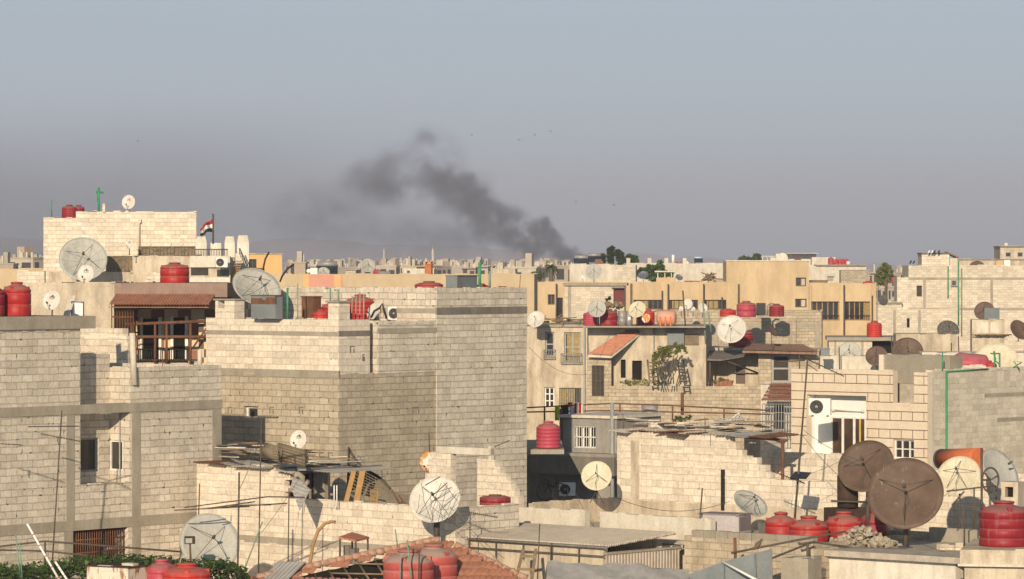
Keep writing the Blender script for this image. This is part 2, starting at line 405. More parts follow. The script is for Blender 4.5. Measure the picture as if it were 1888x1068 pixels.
M = {}
M['block'] = block_mat('grey_block', (0.67,0.60,0.505), (0.60,0.53,0.44), (0.46,0.385,0.295), stain=(0.32,0.265,0.19), stain_amt=0.4, rough_bump=1.3, holes=0.8, wob=0.025)
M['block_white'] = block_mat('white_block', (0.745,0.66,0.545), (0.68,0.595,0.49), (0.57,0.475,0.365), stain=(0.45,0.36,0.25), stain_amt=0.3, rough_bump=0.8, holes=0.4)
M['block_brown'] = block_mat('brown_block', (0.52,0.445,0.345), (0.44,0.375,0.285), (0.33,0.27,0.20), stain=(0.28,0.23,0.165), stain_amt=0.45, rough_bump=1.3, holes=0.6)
M['block_warm'] = block_mat('warm_block', (0.53,0.445,0.335), (0.44,0.37,0.275), (0.34,0.275,0.20), stain=(0.24,0.19,0.135), stain_amt=0.65, rough_bump=1.0)
M['block_pale'] = block_mat('pale_block', (0.68,0.60,0.49), (0.61,0.535,0.43), (0.50,0.43,0.33), stain=(0.42,0.35,0.25), stain_amt=0.3, holes=0.5, rough_bump=0.7)
M['conc'] = rough_mat('concrete', (0.40,0.35,0.28), (0.31,0.27,0.21), stain=(0.2,0.17,0.13), amt=0.4, bmp=0.5)
M['conc_d'] = rough_mat('dark_concrete', (0.24,0.215,0.18), (0.17,0.15,0.13), stain=(0.09,0.08,0.07), amt=0.6, bmp=0.4)
M['roof'] = rough_mat('roof_screed', (0.54,0.47,0.385), (0.42,0.365,0.295), stain=(0.2,0.17,0.14), amt=0.5, streak=False, bmp=0.4)
M['cream'] = rough_mat('cream_plaster', (0.64,0.545,0.415), (0.52,0.44,0.33), stain=(0.25,0.20,0.15), amt=0.75, scale=.8)
M['offwhite'] = rough_mat('offwhite_plaster', (0.68,0.62,0.52), (0.58,0.52,0.42), stain=(0.36,0.30,0.22), amt=0.5)
M['white'] = plain_mat('white_paint', (0.78,0.76,0.72), 0.5, var=0.05)
M['yellow'] = rough_mat('ochre_plaster', (0.62,0.47,0.29), (0.55,0.41,0.25), stain=(0.36,0.26,0.15), amt=0.55, scale=0.35)
M['orange_pl'] = rough_mat('orange_plaster', (0.66,0.42,0.19), (0.60,0.37,0.16), scale=0.6)
M['pink_pl'] = rough_mat('pink_plaster', (0.62,0.30,0.22), (0.55,0.27,0.2), scale=0.6)
M['fascia'] = rough_mat('brown_fascia', (0.30,0.205,0.165), (0.24,0.165,0.135), stain=(0.38,0.29,0.22), amt=0.4)
M['tile'] = wave_mat('clay_tile', (0.50,0.19,0.10), (0.40,0.15,0.085), 6.0, stain=(0.22,0.11,0.07), amt=0.5)
M['tile_o'] = wave_mat('orange_tile', (0.47,0.20,0.115), (0.38,0.16,0.095), 4.0, stain=(0.28,0.13,0.08), amt=0.35)
M['glass'] = glass_mat('dark_glass', (0.03,0.028,0.027))
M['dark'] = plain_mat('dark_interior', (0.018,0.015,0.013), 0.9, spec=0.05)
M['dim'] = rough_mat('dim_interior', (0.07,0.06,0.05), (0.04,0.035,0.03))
M['wframe'] = plain_mat('white_frame', (0.72,0.70,0.66), 0.45)
M['bframe'] = plain_mat('brown_frame', (0.10,0.065,0.045), 0.5)
M['gframe'] = plain_mat('grey_frame', (0.30,0.30,0.29), 0.5)
M['rust'] = rough_mat('rusty_iron', (0.16,0.075,0.045), (0.10,0.05,0.035), stain=(0.26,0.12,0.06), amt=0.6, scale=3, rough=0.75, bmp=0.2)
M['iron'] = rough_mat('old_iron', (0.10,0.085,0.07), (0.065,0.055,0.05), stain=(0.17,0.1,0.06), amt=0.5, scale=4, rough=0.7, bmp=0.1)
M['steel'] = rough_mat('grey_steel', (0.36,0.36,0.35), (0.27,0.27,0.27), stain=(0.28,0.2,0.14), amt=0.4, scale=3, rough=0.5, bmp=0.1, metal=0.2)
M['galv'] = rough_mat('blue_grey_sheet', (0.20,0.23,0.24), (0.15,0.175,0.185), stain=(0.26,0.2,0.15), amt=0.35, scale=2, rough=0.55, bmp=0.1)
M['green'] = plain_mat('green_paint', (0.04,0.24,0.11), 0.6)
M['teal'] = plain_mat('faded_green_paint', (0.16,0.26,0.20), 0.6)
M['black'] = plain_mat('black_plastic', (0.02,0.02,0.02), 0.5)
M['wood'] = rough_mat('old_wood', (0.30,0.22,0.14), (0.22,0.16,0.10), stain=(0.12,0.08,0.05), amt=0.4, scale=3)
M['woodlight'] = rough_mat('brown_board', (0.42,0.25,0.10), (0.34,0.2,0.08), stain=(0.2,0.12,0.05), amt=0.4, scale=3)
M['dish_white'] = rough_mat('white_dish_paint', (0.66,0.63,0.57), (0.57,0.54,0.48), stain=(0.42,0.34,0.25), amt=0.4, scale=2, rough=0.4, bmp=0.0)
M['dish_grey'] = rough_mat('grey_dish_metal', (0.46,0.45,0.41), (0.39,0.38,0.34), stain=(0.3,0.27,0.22), amt=0.4, scale=2, rough=0.55, bmp=0.05)
M['dish_cream'] = rough_mat('cream_dish_paint', (0.66,0.60,0.45), (0.60,0.54,0.40), stain=(0.42,0.33,0.2), amt=0.4, scale=2, rough=0.5, bmp=0.0)
def brown_dish():
    m, n, l, b = mat_base('brown_dish_paint')
    geo = n.new('ShaderNodeNewGeometry'); pos = geo.outputs['Position']
    n1 = noise_node(n, l, pos, 1.6, 6); r1 = ramp(n, l, n1.outputs[0], 0.35, (0.095,0.06,0.044,1), 0.68, (0.145,0.10,0.074,1))
    mp = n.new('ShaderNodeMapping'); mp.inputs['Scale'].default_value = (9, 9, 1.5); l.new(pos, mp.inputs['Vector'])
    n2 = noise_node(n, l, mp.outputs[0], 1.7, 5); r2 = ramp(n, l, n2.outputs[0], 0.60, (0,0,0,1), 0.70, (1,1,1,1))
    nm = noise_node(n, l, pos, 1.3, 3); rm = ramp(n, l, nm.outputs[0], 0.48, (0,0,0,1), 0.62, (1,1,1,1))
    col = mixc(n, l, math_node(n, l, 'MULTIPLY', math_node(n, l, 'MULTIPLY', r2.outputs[0], rm.outputs[0]), 0.75), r1.outputs[0], (0.50,0.44,0.34,1))
    n3 = noise_node(n, l, pos, 3, 5); r3 = ramp(n, l, n3.outputs[0], 0.6, (0,0,0,1), 0.75, (1,1,1,1))
    col = mixc(n, l, math_node(n, l, 'MULTIPLY', r3.outputs[0], 0.5), col, (0.2,0.09,0.04,1))
    l.new(col, b.inputs['Base Color']); b.inputs['Roughness'].default_value = 0.6; b.inputs['Specular IOR Level'].default_value = 0.2
    return m
M['dish_brown'] = brown_dish()
M['red'] = tank_mat('red_tank', (0.36,0.02,0.019))
M['redorange'] = tank_mat('bright_red_tank', (0.47,0.028,0.02), amt=0.35)
M['crimson'] = tank_mat('crimson_tank', (0.25,0.014,0.023), amt=0.5)
M['pink'] = tank_mat('pink_tank', (0.42,0.05,0.085), amt=0.5)
M['dusty'] = tank_mat('dusty_red_tank', (0.42,0.085,0.075), dust=(0.36,0.26,0.21), amt=1.0)
M['dustlid'] = rough_mat('dusty_lid', (0.36,0.14,0.11), (0.30,0.12,0.09), stain=(0.3,0.2,0.16), amt=0.5, scale=4)
M['reed'] = wave_mat('reed_mat', (0.34,0.27,0.18), (0.24,0.185,0.12), 22, stain=(0.12,0.09,0.06), amt=0.5, bmp=0.9)
M['sheet'] = wave_mat('corrugated_fibre', (0.58,0.50,0.41), (0.48,0.41,0.33), 8, stain=(0.22,0.19,0.15), amt=0.4)
M['zinc'] = wave_mat('corrugated_zinc', (0.36,0.35,0.33), (0.28,0.27,0.25), 8, stain=(0.25,0.15,0.09), amt=0.4, rough=0.55)
M['tarp'] = rough_mat('grey_tarp', (0.38,0.36,0.34), (0.29,0.28,0.265), stain=(0.2,0.185,0.17), amt=0.4, scale=2, bmp=0.6, fine=5)
M['leaf'] = leaf_mat('leaf_green', (0.035,0.075,0.018), (0.075,0.12,0.035))
M['leaf_y'] = leaf_mat('leaf_olive', (0.09,0.12,0.03), (0.17,0.17,0.05))
M['leaf_d'] = leaf_mat('leaf_dark', (0.018,0.035,0.014), (0.04,0.065,0.022))
M['bark'] = rough_mat('bark', (0.16,0.12,0.085), (0.10,0.075,0.055), scale=4)
M['yellowc'] = plain_mat('yellow_plastic', (0.62,0.45,0.10), 0.5)
M['cable'] = plain_mat('cable', (0.09,0.075,0.06), 0.6)
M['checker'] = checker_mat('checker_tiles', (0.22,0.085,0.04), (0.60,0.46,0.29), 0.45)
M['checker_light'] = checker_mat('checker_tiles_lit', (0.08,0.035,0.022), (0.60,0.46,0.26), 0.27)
M['navy'] = plain_mat('navy_print', (0.015,0.02,0.07), 0.5)
M['redink'] = plain_mat('red_print', (0.5,0.03,0.03), 0.5)
M['conc_mid'] = rough_mat('grey_coping_block', (0.36,0.31,0.245), (0.28,0.245,0.195), stain=(0.2,0.17,0.13), amt=0.5, scale=2.5, bmp=0.6)
M['lilac'] = rough_mat('lilac_grey_paint', (0.50,0.45,0.45), (0.42,0.375,0.38), stain=(0.35,0.3,0.28), amt=0.4, scale=2)
M['lilac_d'] = rough_mat('lilac_dark_paint', (0.27,0.21,0.22), (0.22,0.175,0.18), scale=2)  # darker lilac for the lid and right side
M['white_wall'] = rough_mat('white_wash', (0.74,0.69,0.60), (0.66,0.61,0.52), stain=(0.42,0.35,0.27), amt=0.5)
M['rust_dark'] = rough_mat('dark_rust', (0.06,0.04,0.03), (0.04,0.03,0.025), stain=(0.12,0.06,0.035), amt=0.5, scale=3)
M['orange'] = rough_mat('orange_paint', (0.62,0.16,0.05), (0.52,0.14,0.05), stain=(0.2,0.1,0.07), amt=0.4, scale=2.5, bmp=0.05, rough=0.5)
M['navy_steel'] = plain_mat('navy_steel', (0.05,0.065,0.09), 0.5)
M['dish_rusty'] = rough_mat('rusted_white_dish', (0.72,0.68,0.62), (0.66,0.61,0.54), stain=(0.55,0.24,0.06), amt=0.95, scale=1.4, lo=.46, hi=.5, streak=False, bmp=0.0)
M['peeling'] = rough_mat('peeling_paint', (0.68,0.63,0.53), (0.62,0.56,0.45), stain=(0.32,0.13,0.04), amt=0.9, scale=1.6, lo=.5, hi=.56)
M['clay'] = rough_mat('weathered_clay', (0.37,0.16,0.10), (0.25,0.11,0.07), stain=(0.30,0.2,0.14), amt=0.45, scale=3.5, fine=30)
M['clay_light'] = rough_mat('dusty_clay', (0.44,0.25,0.17), (0.34,0.17,0.11), stain=(0.5,0.42,0.34), amt=0.6, scale=4)
M['conc_cool'] = rough_mat('cool_grey_render', (0.34,0.315,0.28), (0.27,0.25,0.225), stain=(0.16,0.145,0.13), amt=0.5, bmp=0.4)
M['orange_fade'] = rough_mat('faded_orange_plastic', (0.62,0.36,0.26), (0.6,0.22,0.1), scale=1.2, rough=.5, bmp=0)
M['stone'] = rough_mat('cut_stone', (0.72,0.61,0.47), (0.65,0.54,0.41), stain=(0.5,0.39,0.27), amt=0.25)
M['joint'] = plain_mat('brown_joint', (0.16,0.075,0.05), 0.8)
M['glass_brown'] = glass_mat('brown_glass', (0.075,0.045,0.028))
M['grey_plaster'] = rough_mat('grey_plaster', (0.33,0.29,0.23), (0.28,0.245,0.195), stain=(0.2,0.17,0.13), amt=0.25)
M['block_side'] = block_mat('cement_washed_block', (0.66,0.59,0.475), (0.61,0.54,0.435), (0.55,0.48,0.375), stain=(0.36,0.31,0.24), stain_amt=0.4, rough_bump=0.5, holes=0.3, smear=0.8)
M['dish_mesh'] = rough_mat('dark_mesh', (0.12,0.11,0.10), (0.085,0.08,0.075), scale=2)
M['door_red'] = plain_mat('dark_red_door', (0.13,0.02,0.02), 0.6)
M['dish_steel'] = rough_mat('shiny_dish_metal', (0.5,0.5,0.5), (0.4,0.4,0.41), scale=2, rough=.25, bmp=0, metal=.8)
M['solar'] = glass_mat('solar_glass', (0.03,0.035,0.045))
M['brickred'] = rough_mat('orange_brick', (0.48,0.17,0.07), (0.4,0.13,0.06), scale=3)
M['yellow_dull'] = rough_mat('dull_ochre_plaster', (0.56,0.44,0.29), (0.48,0.37,0.24), stain=(0.4,0.28,0.15), amt=0.35, scale=.6)
M['rubble'] = rough_mat('rubble_stone', (0.46,0.40,0.31), (0.30,0.25,0.19), stain=(0.16,0.13,0.1), amt=0.5, scale=5)
# ------------------------------------------------------------------ kit of rooftop things
_tank = {}
def tank_meshes(r, h, style):
    key = (round(r, 2), round(h, 2), style)
    if key in _tank: return _tank[key]
    b = MB(); pr = [(0, 0), (r*.97, 0), (r, .03*h)]
    ribs = {'ribbed': (.12, .26, .40, .54, .68), 'smooth': (.36, .70), 'three': (.2, .42, .64)}[style]
    sh = .76
    for t in ribs:
        pr += [(r, (t-.02)*h), (r*.965, (t-.008)*h), (r*.965, (t+.008)*h), (r, (t+.02)*h)]
    pr += [(r, sh*h), (r*.985, (sh+.03)*h), (r*.90, (sh+.075)*h), (r*.72, (sh+.135)*h), (r*.50, (sh+.175)*h), (r*.40, (sh+.185)*h), (r*.38, .985*h)]
    b.lathe(pr, 32)
    for k in range(4):                                     # lifting lugs moulded on the shoulder
        a = math.pi * (.25 + k * .5); M3 = Matrix.Rotation(a, 3, 'Z')
        c = M3 @ Vector((r*.76, 0, (sh+.085)*h)); b.cbox(c, r*.34, r*.2, .1*h, a)
    l = MB(); l.lathe([(r*.39, .985*h), (r*.43, .985*h), (r*.43, 1.012*h), (r*.40, 1.03*h), (r*.12, 1.045*h), (0, 1.045*h)], 24)
    _tank[key] = (b, l); return _tank[key]
_tk_obj = {}
def tank(px, pyb, D, w, hpx, col='red', style='ribbed', label='', group='red water tanks on the roofs', lid=None, z=None):
    """water tank; px centre, pyb base row, w and hpx its size in photo pixels"""
    r, h = w / 2 / FPX * D, hpx / FPX * D
    p = P(px, pyb, D + r)
    if z is not None: p.z = z
    t = thing('water_tank', label, 'water tank', p, group, rz=rnd.uniform(0, 1.5), local=True)
    b, l = tank_meshes(r, h / 1.045, style)
    b.build('tank_body', M[col], t); l.build('tank_lid', M[lid or col], t)
    return t

def paraboloid(mb, r, d, Rm, c=(0,0,0), n=40, th=None, squash=1.0):
    """open bowl facing -Y, thin double shell; Rm turns it"""
    th = th or r * .025; K = 7; front, back = [], []
    for i in range(K + 1):
        q = i / K * r; y = -d * (q / r) ** 2; front.append((q, y)); back.append((q, y + th))
    def ring(q, y): return [Vector(c) + Rm @ Vector((q*math.cos(2*math.pi*k/n)*squash, y, q*math.sin(2*math.pi*k/n))) for k in range(n)]
    F = [ring(*p) for p in front]; B = [ring(*p) for p in back]
    for i in range(K):
        for k in range(n):
            j = (k+1) % n
            if i == 0:
                mb.face([F[0][0], F[1][k], F[1][j]], None, True); mb.face([B[0][0], B[1][j], B[1][k]], None, True)
            else:
                mb.face([F[i][k], F[i+1][k], F[i+1][j], F[i][j]], None, True); mb.face([B[i][j], B[i+1][j], B[i+1][k], B[i][k]], None, True)
    for k in range(n):
        j = (k+1) % n; mb.face([F[K][k], B[K][k], B[K][j], F[K][j]])
    # rolled rim
    mb.tube([F[K][k] for k in range(n)] + [F[K][0], F[K][1]], r*.014, 5, caps=False)

def dish(px, py, D, dpx, kind='prime', col='dish_white', yaw=-20, el=30, label='', group=None, base=None, struts=3, depth=.30, feedmat='iron', logo=None, tripod=False, mat_pole='iron', mesh_ribs=False, rod=True, pole_r=None, base_z=None, spin=90, cat='satellite dish'):
    """dish whose rim circle is centred on photo pixel (px,py); yaw<0 looks to the camera's left; base = row where its pole stands"""
    r = dpx / 2 / FPX * D; c = P(px, py, D)
    zb = base_z if base_z is not None else (P(px, base, D).z if base else c.z - r * 1.25)
    Rm = Matrix.Rotation(R(yaw), 3, 'Z') @ Matrix.Rotation(-R(el), 3, 'X')
    d = r * depth if kind == 'prime' else r * .16
    vert = Rm @ Vector((0, d * .55, 0))                       # bowl bottom relative to rim-circle centre
    root = thing('satellite_dish', label, cat, (c.x + vert.x, c.y + vert.y + r*.12, zb), group, local=True)
    off = Vector((c.x, c.y, c.z)) - Vector(root.location)
    vc = off + vert
    mb = MB(); paraboloid(mb, r, d, Rm, vc, squash=1.0 if kind == 'prime' else .93)
    refl = mb.build('reflector', M[col], root)
    if mesh_ribs:
        rb = MB()
        for k in range(12):
            a = 2*math.pi*k/12
            rb.tube([vc + Rm @ Vector((math.cos(a)*r*t, -d*t*t - .012, math.sin(a)*r*t)) for t in (.08, .3, .5, .7, .85, .99)], r*.008, 4)
        for t in (.35, .68):
            rb.tube([vc + Rm @ Vector((math.cos(2*math.pi*k/28)*r*t, -d*t*t - .012, math.sin(2*math.pi*k/28)*r*t)) for k in range(29)], r*.006, 4, caps=False)
        rb.build('rib', M['dish_grey'], refl)
    if kind == 'prime':
        foc = r * .80; f0 = vc + Rm @ Vector((0, -foc, 0))
        fb = MB(); fb.lathe([(0, -.08*r), (r*.055, -.08*r), (r*.055, .02*r), (r*.035, .03*r), (r*.035, .14*r), (0, .14*r)], 10, f0, Rm @ Matrix.Rotation(R(90), 3, 'X'))
        fb.build('feed_horn', M[feedmat], refl)
        for k in range(struts):
            a = R(spin) + 2 * math.pi * k / struts; s = MB()
            s.tube([vc + Rm @ Vector((math.cos(a)*r*.82, -d*.67, math.sin(a)*r*.82)), f0 + Rm @ Vector((math.cos(a)*r*.05, .02, math.sin(a)*r*.05))], max(.008, r*.009), 5)
            s.build('strut', M['iron'], refl)
        if rod:
            s = MB(); pts = [f0, f0 + Rm @ Vector((.1*r, .25*r, -.2*r)), f0 + Rm @ Vector((-.05*r, .5*r, -.5*r)), vc + Rm @ Vector((0, -d*.8, -r*.8)), vc + Rm @ Vector((0, -d*.9, -r*1.02))]
            s.tube(pts, .008, 4); s.build('feed_cable', M['cable'], refl)
    else:
        f0 = vc + Rm @ Vector((0, -r*1.05, -r*.52)); s = MB()
        s.tube([vc + Rm @ Vector((0, -.02, -r*1.0)), vc + Rm @ Vector((0, -r*.35, -r*1.0)), f0], r*.035, 6); s.build('feed_arm', M['gframe'], refl)
        s = MB(); s.lathe([(0, -.12*r), (r*.09, -.12*r), (r*.10, .05*r), (r*.05, .12*r), (0, .12*r)], 10, f0, Rm @ Matrix.Rotation(R(75), 3, 'X'))
        s.build('feed_horn', M[feedmat], refl)
    if logo:
        lb = MB(); L = r*.30; cz = r*.42; n_ = 10              # a navy arch with a small peak under it
        def sp(x, z):
            q2 = (x*x + z*z) / (r*r); return vc + Rm @ Vector((x, -d*q2 - .012, z))
        for k in range(n_):
            t0, t1 = k/n_, (k+1)/n_
            f = lambda t, w: (-L + 2*L*t, cz - L*.55 + L*1.0*math.sin(math.pi*min(1, t*.62+.02)) + w)
            a, b2 = f(t0, 0), f(t1, 0); w0, w1 = L*.34*math.sin(math.pi*min(t0*.9+.08, 1)), L*.34*math.sin(math.pi*min(t1*.9+.08, 1))
            if t1 <= .72: lb.face([sp(a[0], a[1]-w0), sp(b2[0], b2[1]-w1), sp(*b2), sp(*a)])
        lb.face([sp(L*.0, cz-L*.55), sp(L*.35, cz-L*.5), sp(L*.5, cz+L*.25), sp(L*.28, cz+L*.3)])
        lb.face([sp(L*.55, cz-L*.55), sp(L*.95, cz-L*.55), sp(L*.72, cz+L*.2)])
        lb.face([sp(-L, cz-L*.85), sp(L, cz-L*.85), sp(L, cz-L*.75), sp(-L, cz-L*.75)])
        lb.build('logo', M[logo], refl)
    # mount: bracket and post
    pm = MB(); pr = pole_r or max(.02, r*.045); hub = vc + Rm @ Vector((0, r*.12, 0)); 
    pm.tube([vc + Rm @ Vector((0, .01, 0)), hub], r*.16, 8, r2=r*.10)
    if tripod:
        pm.tube([hub, Vector((0, 0, hub.z*.35))], pr, 8)
        for k in range(3):
            a = R(30) + 2*math.pi*k/3
            pm.tube([Vector((0, 0, hub.z*.5)), Vector((math.cos(a)*r*.5, math.sin(a)*r*.5, 0))], pr*.6, 6)
    else:
        pm.tube([hub, Vector((0, 0, 0))], pr, 8)
        pm.lathe([(0, .015), (r*.2, .015), (r*.2, 0), (0, 0)][::-1], 10, (0, 0, 0))
    pm.build('mount', M[mat_pole], root)
    return root

def ac_unit(px, py, D, wpx, hpx, label, yaw=0.0, group='outdoor air conditioner units'):
    w, h = wpx/FPX*D, hpx/FPX*D; dp = w*.38; c = P(px, py, D)
    t = thing('air_conditioner', label, 'air conditioner', (c.x, c.y, c.z - h/2), group, rz=R(yaw), local=True)
    b = MB(); b.cbox((0, 0, h/2), w, dp, h); b.build('casing', M['wframe'], t)
    f = MB(); rr = h*.41; fx = -w*.14; y = -dp/2
    Rm = Matrix.Rotation(R(90), 3, 'X')
    f.lathe([(rr, .004), (rr, .02), (rr*.93, .02), (rr*.93, .004)], 24, (fx, y, h*.5), Rm)
    for q in (.78, .6, .42, .24): f.lathe([(rr*q, .012), (rr*q, .018), (rr*(q-.03), .018), (rr*(q-.03), .012)], 20, (fx, y, h*.5), Rm)
    fo = f.build('fan_grille', M['gframe'], t)
    d = MB(); d.lathe([(0, .008), (rr*.95, .008)], 24, (fx, y, h*.5), Rm, smooth=False); d.build('fan_opening', M['dark'], t)
    hb = MB(); hb.lathe([(0, .022), (rr*.2, .022), (rr*.2, .008)], 12, (fx, y, h*.5), Rm); hb.build('fan_hub', M['gframe'], t)
    k = MB(); k.cbox((-w*.35, 0, -.03), .04, dp*1.15, .05); k.cbox((w*.35, 0, -.03), .04, dp*1.15, .05); k.build('bracket', M['iron'], t)
    return t

def pole(pts, r, label, cat='pole', name='pole', mat='iron', group=None):
    mb = MB(); mb.tube(pts, r, 6); o = mb.build(name, M[mat], None, loc=pts[0]); return tag(o, label, cat, group)
def ppole(x0, y0, x1, y1, D, rpx=1.2, **k):
    return pole([P(x0, y0, D), P(x1, y1, D)], rpx/FPX*D, **k)
def yagi(mast, boom, D, n, elen, label, mat='iron', rpx=1.1, tilt=0.0, zig=True, mname='mast', dy=0.0, group='television aerials'):
    """mast and boom given as photo pixel segments; n cross rods of half length elen px, lying along the view's depth and slightly across"""
    a, b = P(mast[2], mast[3], D), P(mast[0], mast[1], D)
    t = thing('aerial', label, 'aerial', a, group)
    m = MB(); m.tube([a, b], rpx/FPX*D, 6); m.build(mname, M[mat], t)
    p0, p1 = P(boom[0], boom[1], D - dy/2), P(boom[2], boom[3], D + dy/2)
    m = MB(); m.tube([p0, p1], rpx*.8/FPX*D, 5)
    L = elen/FPX*D
    for i in range(n):
        c = p0.lerp(p1, (i+.5)/n); v = Vector((math.sin(R(tilt)), math.cos(R(tilt))*.9, .45 if zig else .05)).normalized() * L
        m.tube([c - v, c + v], rpx*.45/FPX*D, 4)
    m.build('rod_array', M[mat], t)
    return t
def railing(segs, D, label, rpx=1.2, mat='iron', posts=(), cat='railing', name='pipe_railing', group=None):
    """segs: photo-pixel polylines [(px,py[,D]),...]; posts likewise, each post its own part"""
    g = lambda q: P(q[0], q[1], q[2] if len(q) > 2 else D)
    t = thing(name, label, cat, g(segs[0][0]), group)
    for s in segs:
        m = MB(); m.tube([g(q) for q in s], rpx/FPX*D, 6); m.build('rail', M[mat], t)
    for s in posts:
        m = MB(); m.tube([g(q) for q in s], rpx*1.15/FPX*D, 6); m.build('post', M[mat], t)
    return t
def cable(pts, label, sag=0.3, r=0.009, mat='cable'):
    a, b = pts; n = 14; mb = MB()
    mb.tube([a.lerp(b, i/n) - Vector((0, 0, sag*4*(i/n)*(1-i/n))) for i in range(n+1)], r, 4)
    return tag(mb.build('cable', M[mat], None, loc=a), label, 'cable')
def box_thing(name, cat, label, fr_or_rot, c, size, mat, tops=None, group=None, detail=True):
    """metal box / cistern with a flanged lid; c = base centre"""
    rot = fr_or_rot; t = thing(name, label, cat, c, group, rz=rot, local=True)
    b = MB(); b.cbox((0, 0, size[2]/2), *size)
    for k in (-.5, .5): b.cbox((0, k*size[1], size[2]*.5), size[0]*1.02, .03, .04)
    b.build('casing', M[mat], t)
    l = MB(); l.cbox((0, 0, size[2]+.015), size[0]*1.05, size[1]*1.05, .03); l.cbox((size[0]*.15, 0, size[2]+.05), size[0]*.35, size[1]*.35, .04); l.build('lid', M[tops or mat], t)
    return t
def leaf_cluster(mb, c, rad, n, size, squash=(1,1,1), rs=rnd):
    """leaf-sized faces through a lumpy volume"""
    lumps = [(Vector((rs.gauss(0,.45), rs.gauss(0,.45), rs.gauss(0,.45))), rs.uniform(.25,.6)) for _ in range(max(4, n//60))]
    for _ in range(n):
        lc, lr = rs.choice(lumps); v = Vector((rs.gauss(0,1), rs.gauss(0,1), rs.gauss(0,1))).normalized() * lr * rs.random()**.4 + lc
        if v.length > 1.15: v *= 1.1 / v.length
        p = Vector(c) + Vector((v.x*rad*squash[0], v.y*rad*squash[1], v.z*rad*squash[2]))
        a = Vector((rs.gauss(0,1), rs.gauss(0,1), rs.gauss(0,.6))).normalized(); b = a.cross(Vector((rs.random(), rs.random(), rs.random()))).normalized()
        s = size * rs.uniform(.6, 1.4)
        mb.face([p - a*s, p - b*s*.45, p + a*s, p + b*s*.45])
def tree(px, pyb, D, clumps, label, name='tree', mat='leaf', n=500, leaf=.25, cat='tree', group=None, trunk=.22, squash=1.0):
    """clumps: (px,py,rpx) of the crown"""
    base = P(px, pyb, D); t = thing(name, label, cat, base, group)
    tr = MB(); top = P(clumps[0][0], clumps[0][1], D)
    mid = base.lerp(top, .5) + Vector((.1, 0, 0)); tr.tube([base, mid, top], trunk, 8, r2=trunk*.35)
    for (x, y, r) in clumps[1:]: tr.tube([mid, mid.lerp(P(x, y, D), .6) + Vector((0,0,.15)), P(x, y, D)], trunk*.4, 6, r2=trunk*.12)
    tr.build('trunk', M['bark'], t)
    cr = MB(); rs = random.Random(int(px*7+D))
    for (x, y, r) in clumps:
        rad = r/FPX*D; leaf_cluster(cr, P(x, y, D + rs.uniform(-.4,.4)*rad), rad, n, leaf, (1, 1, squash), rs)
    cr.build('crown', M[mat], t)
    return t
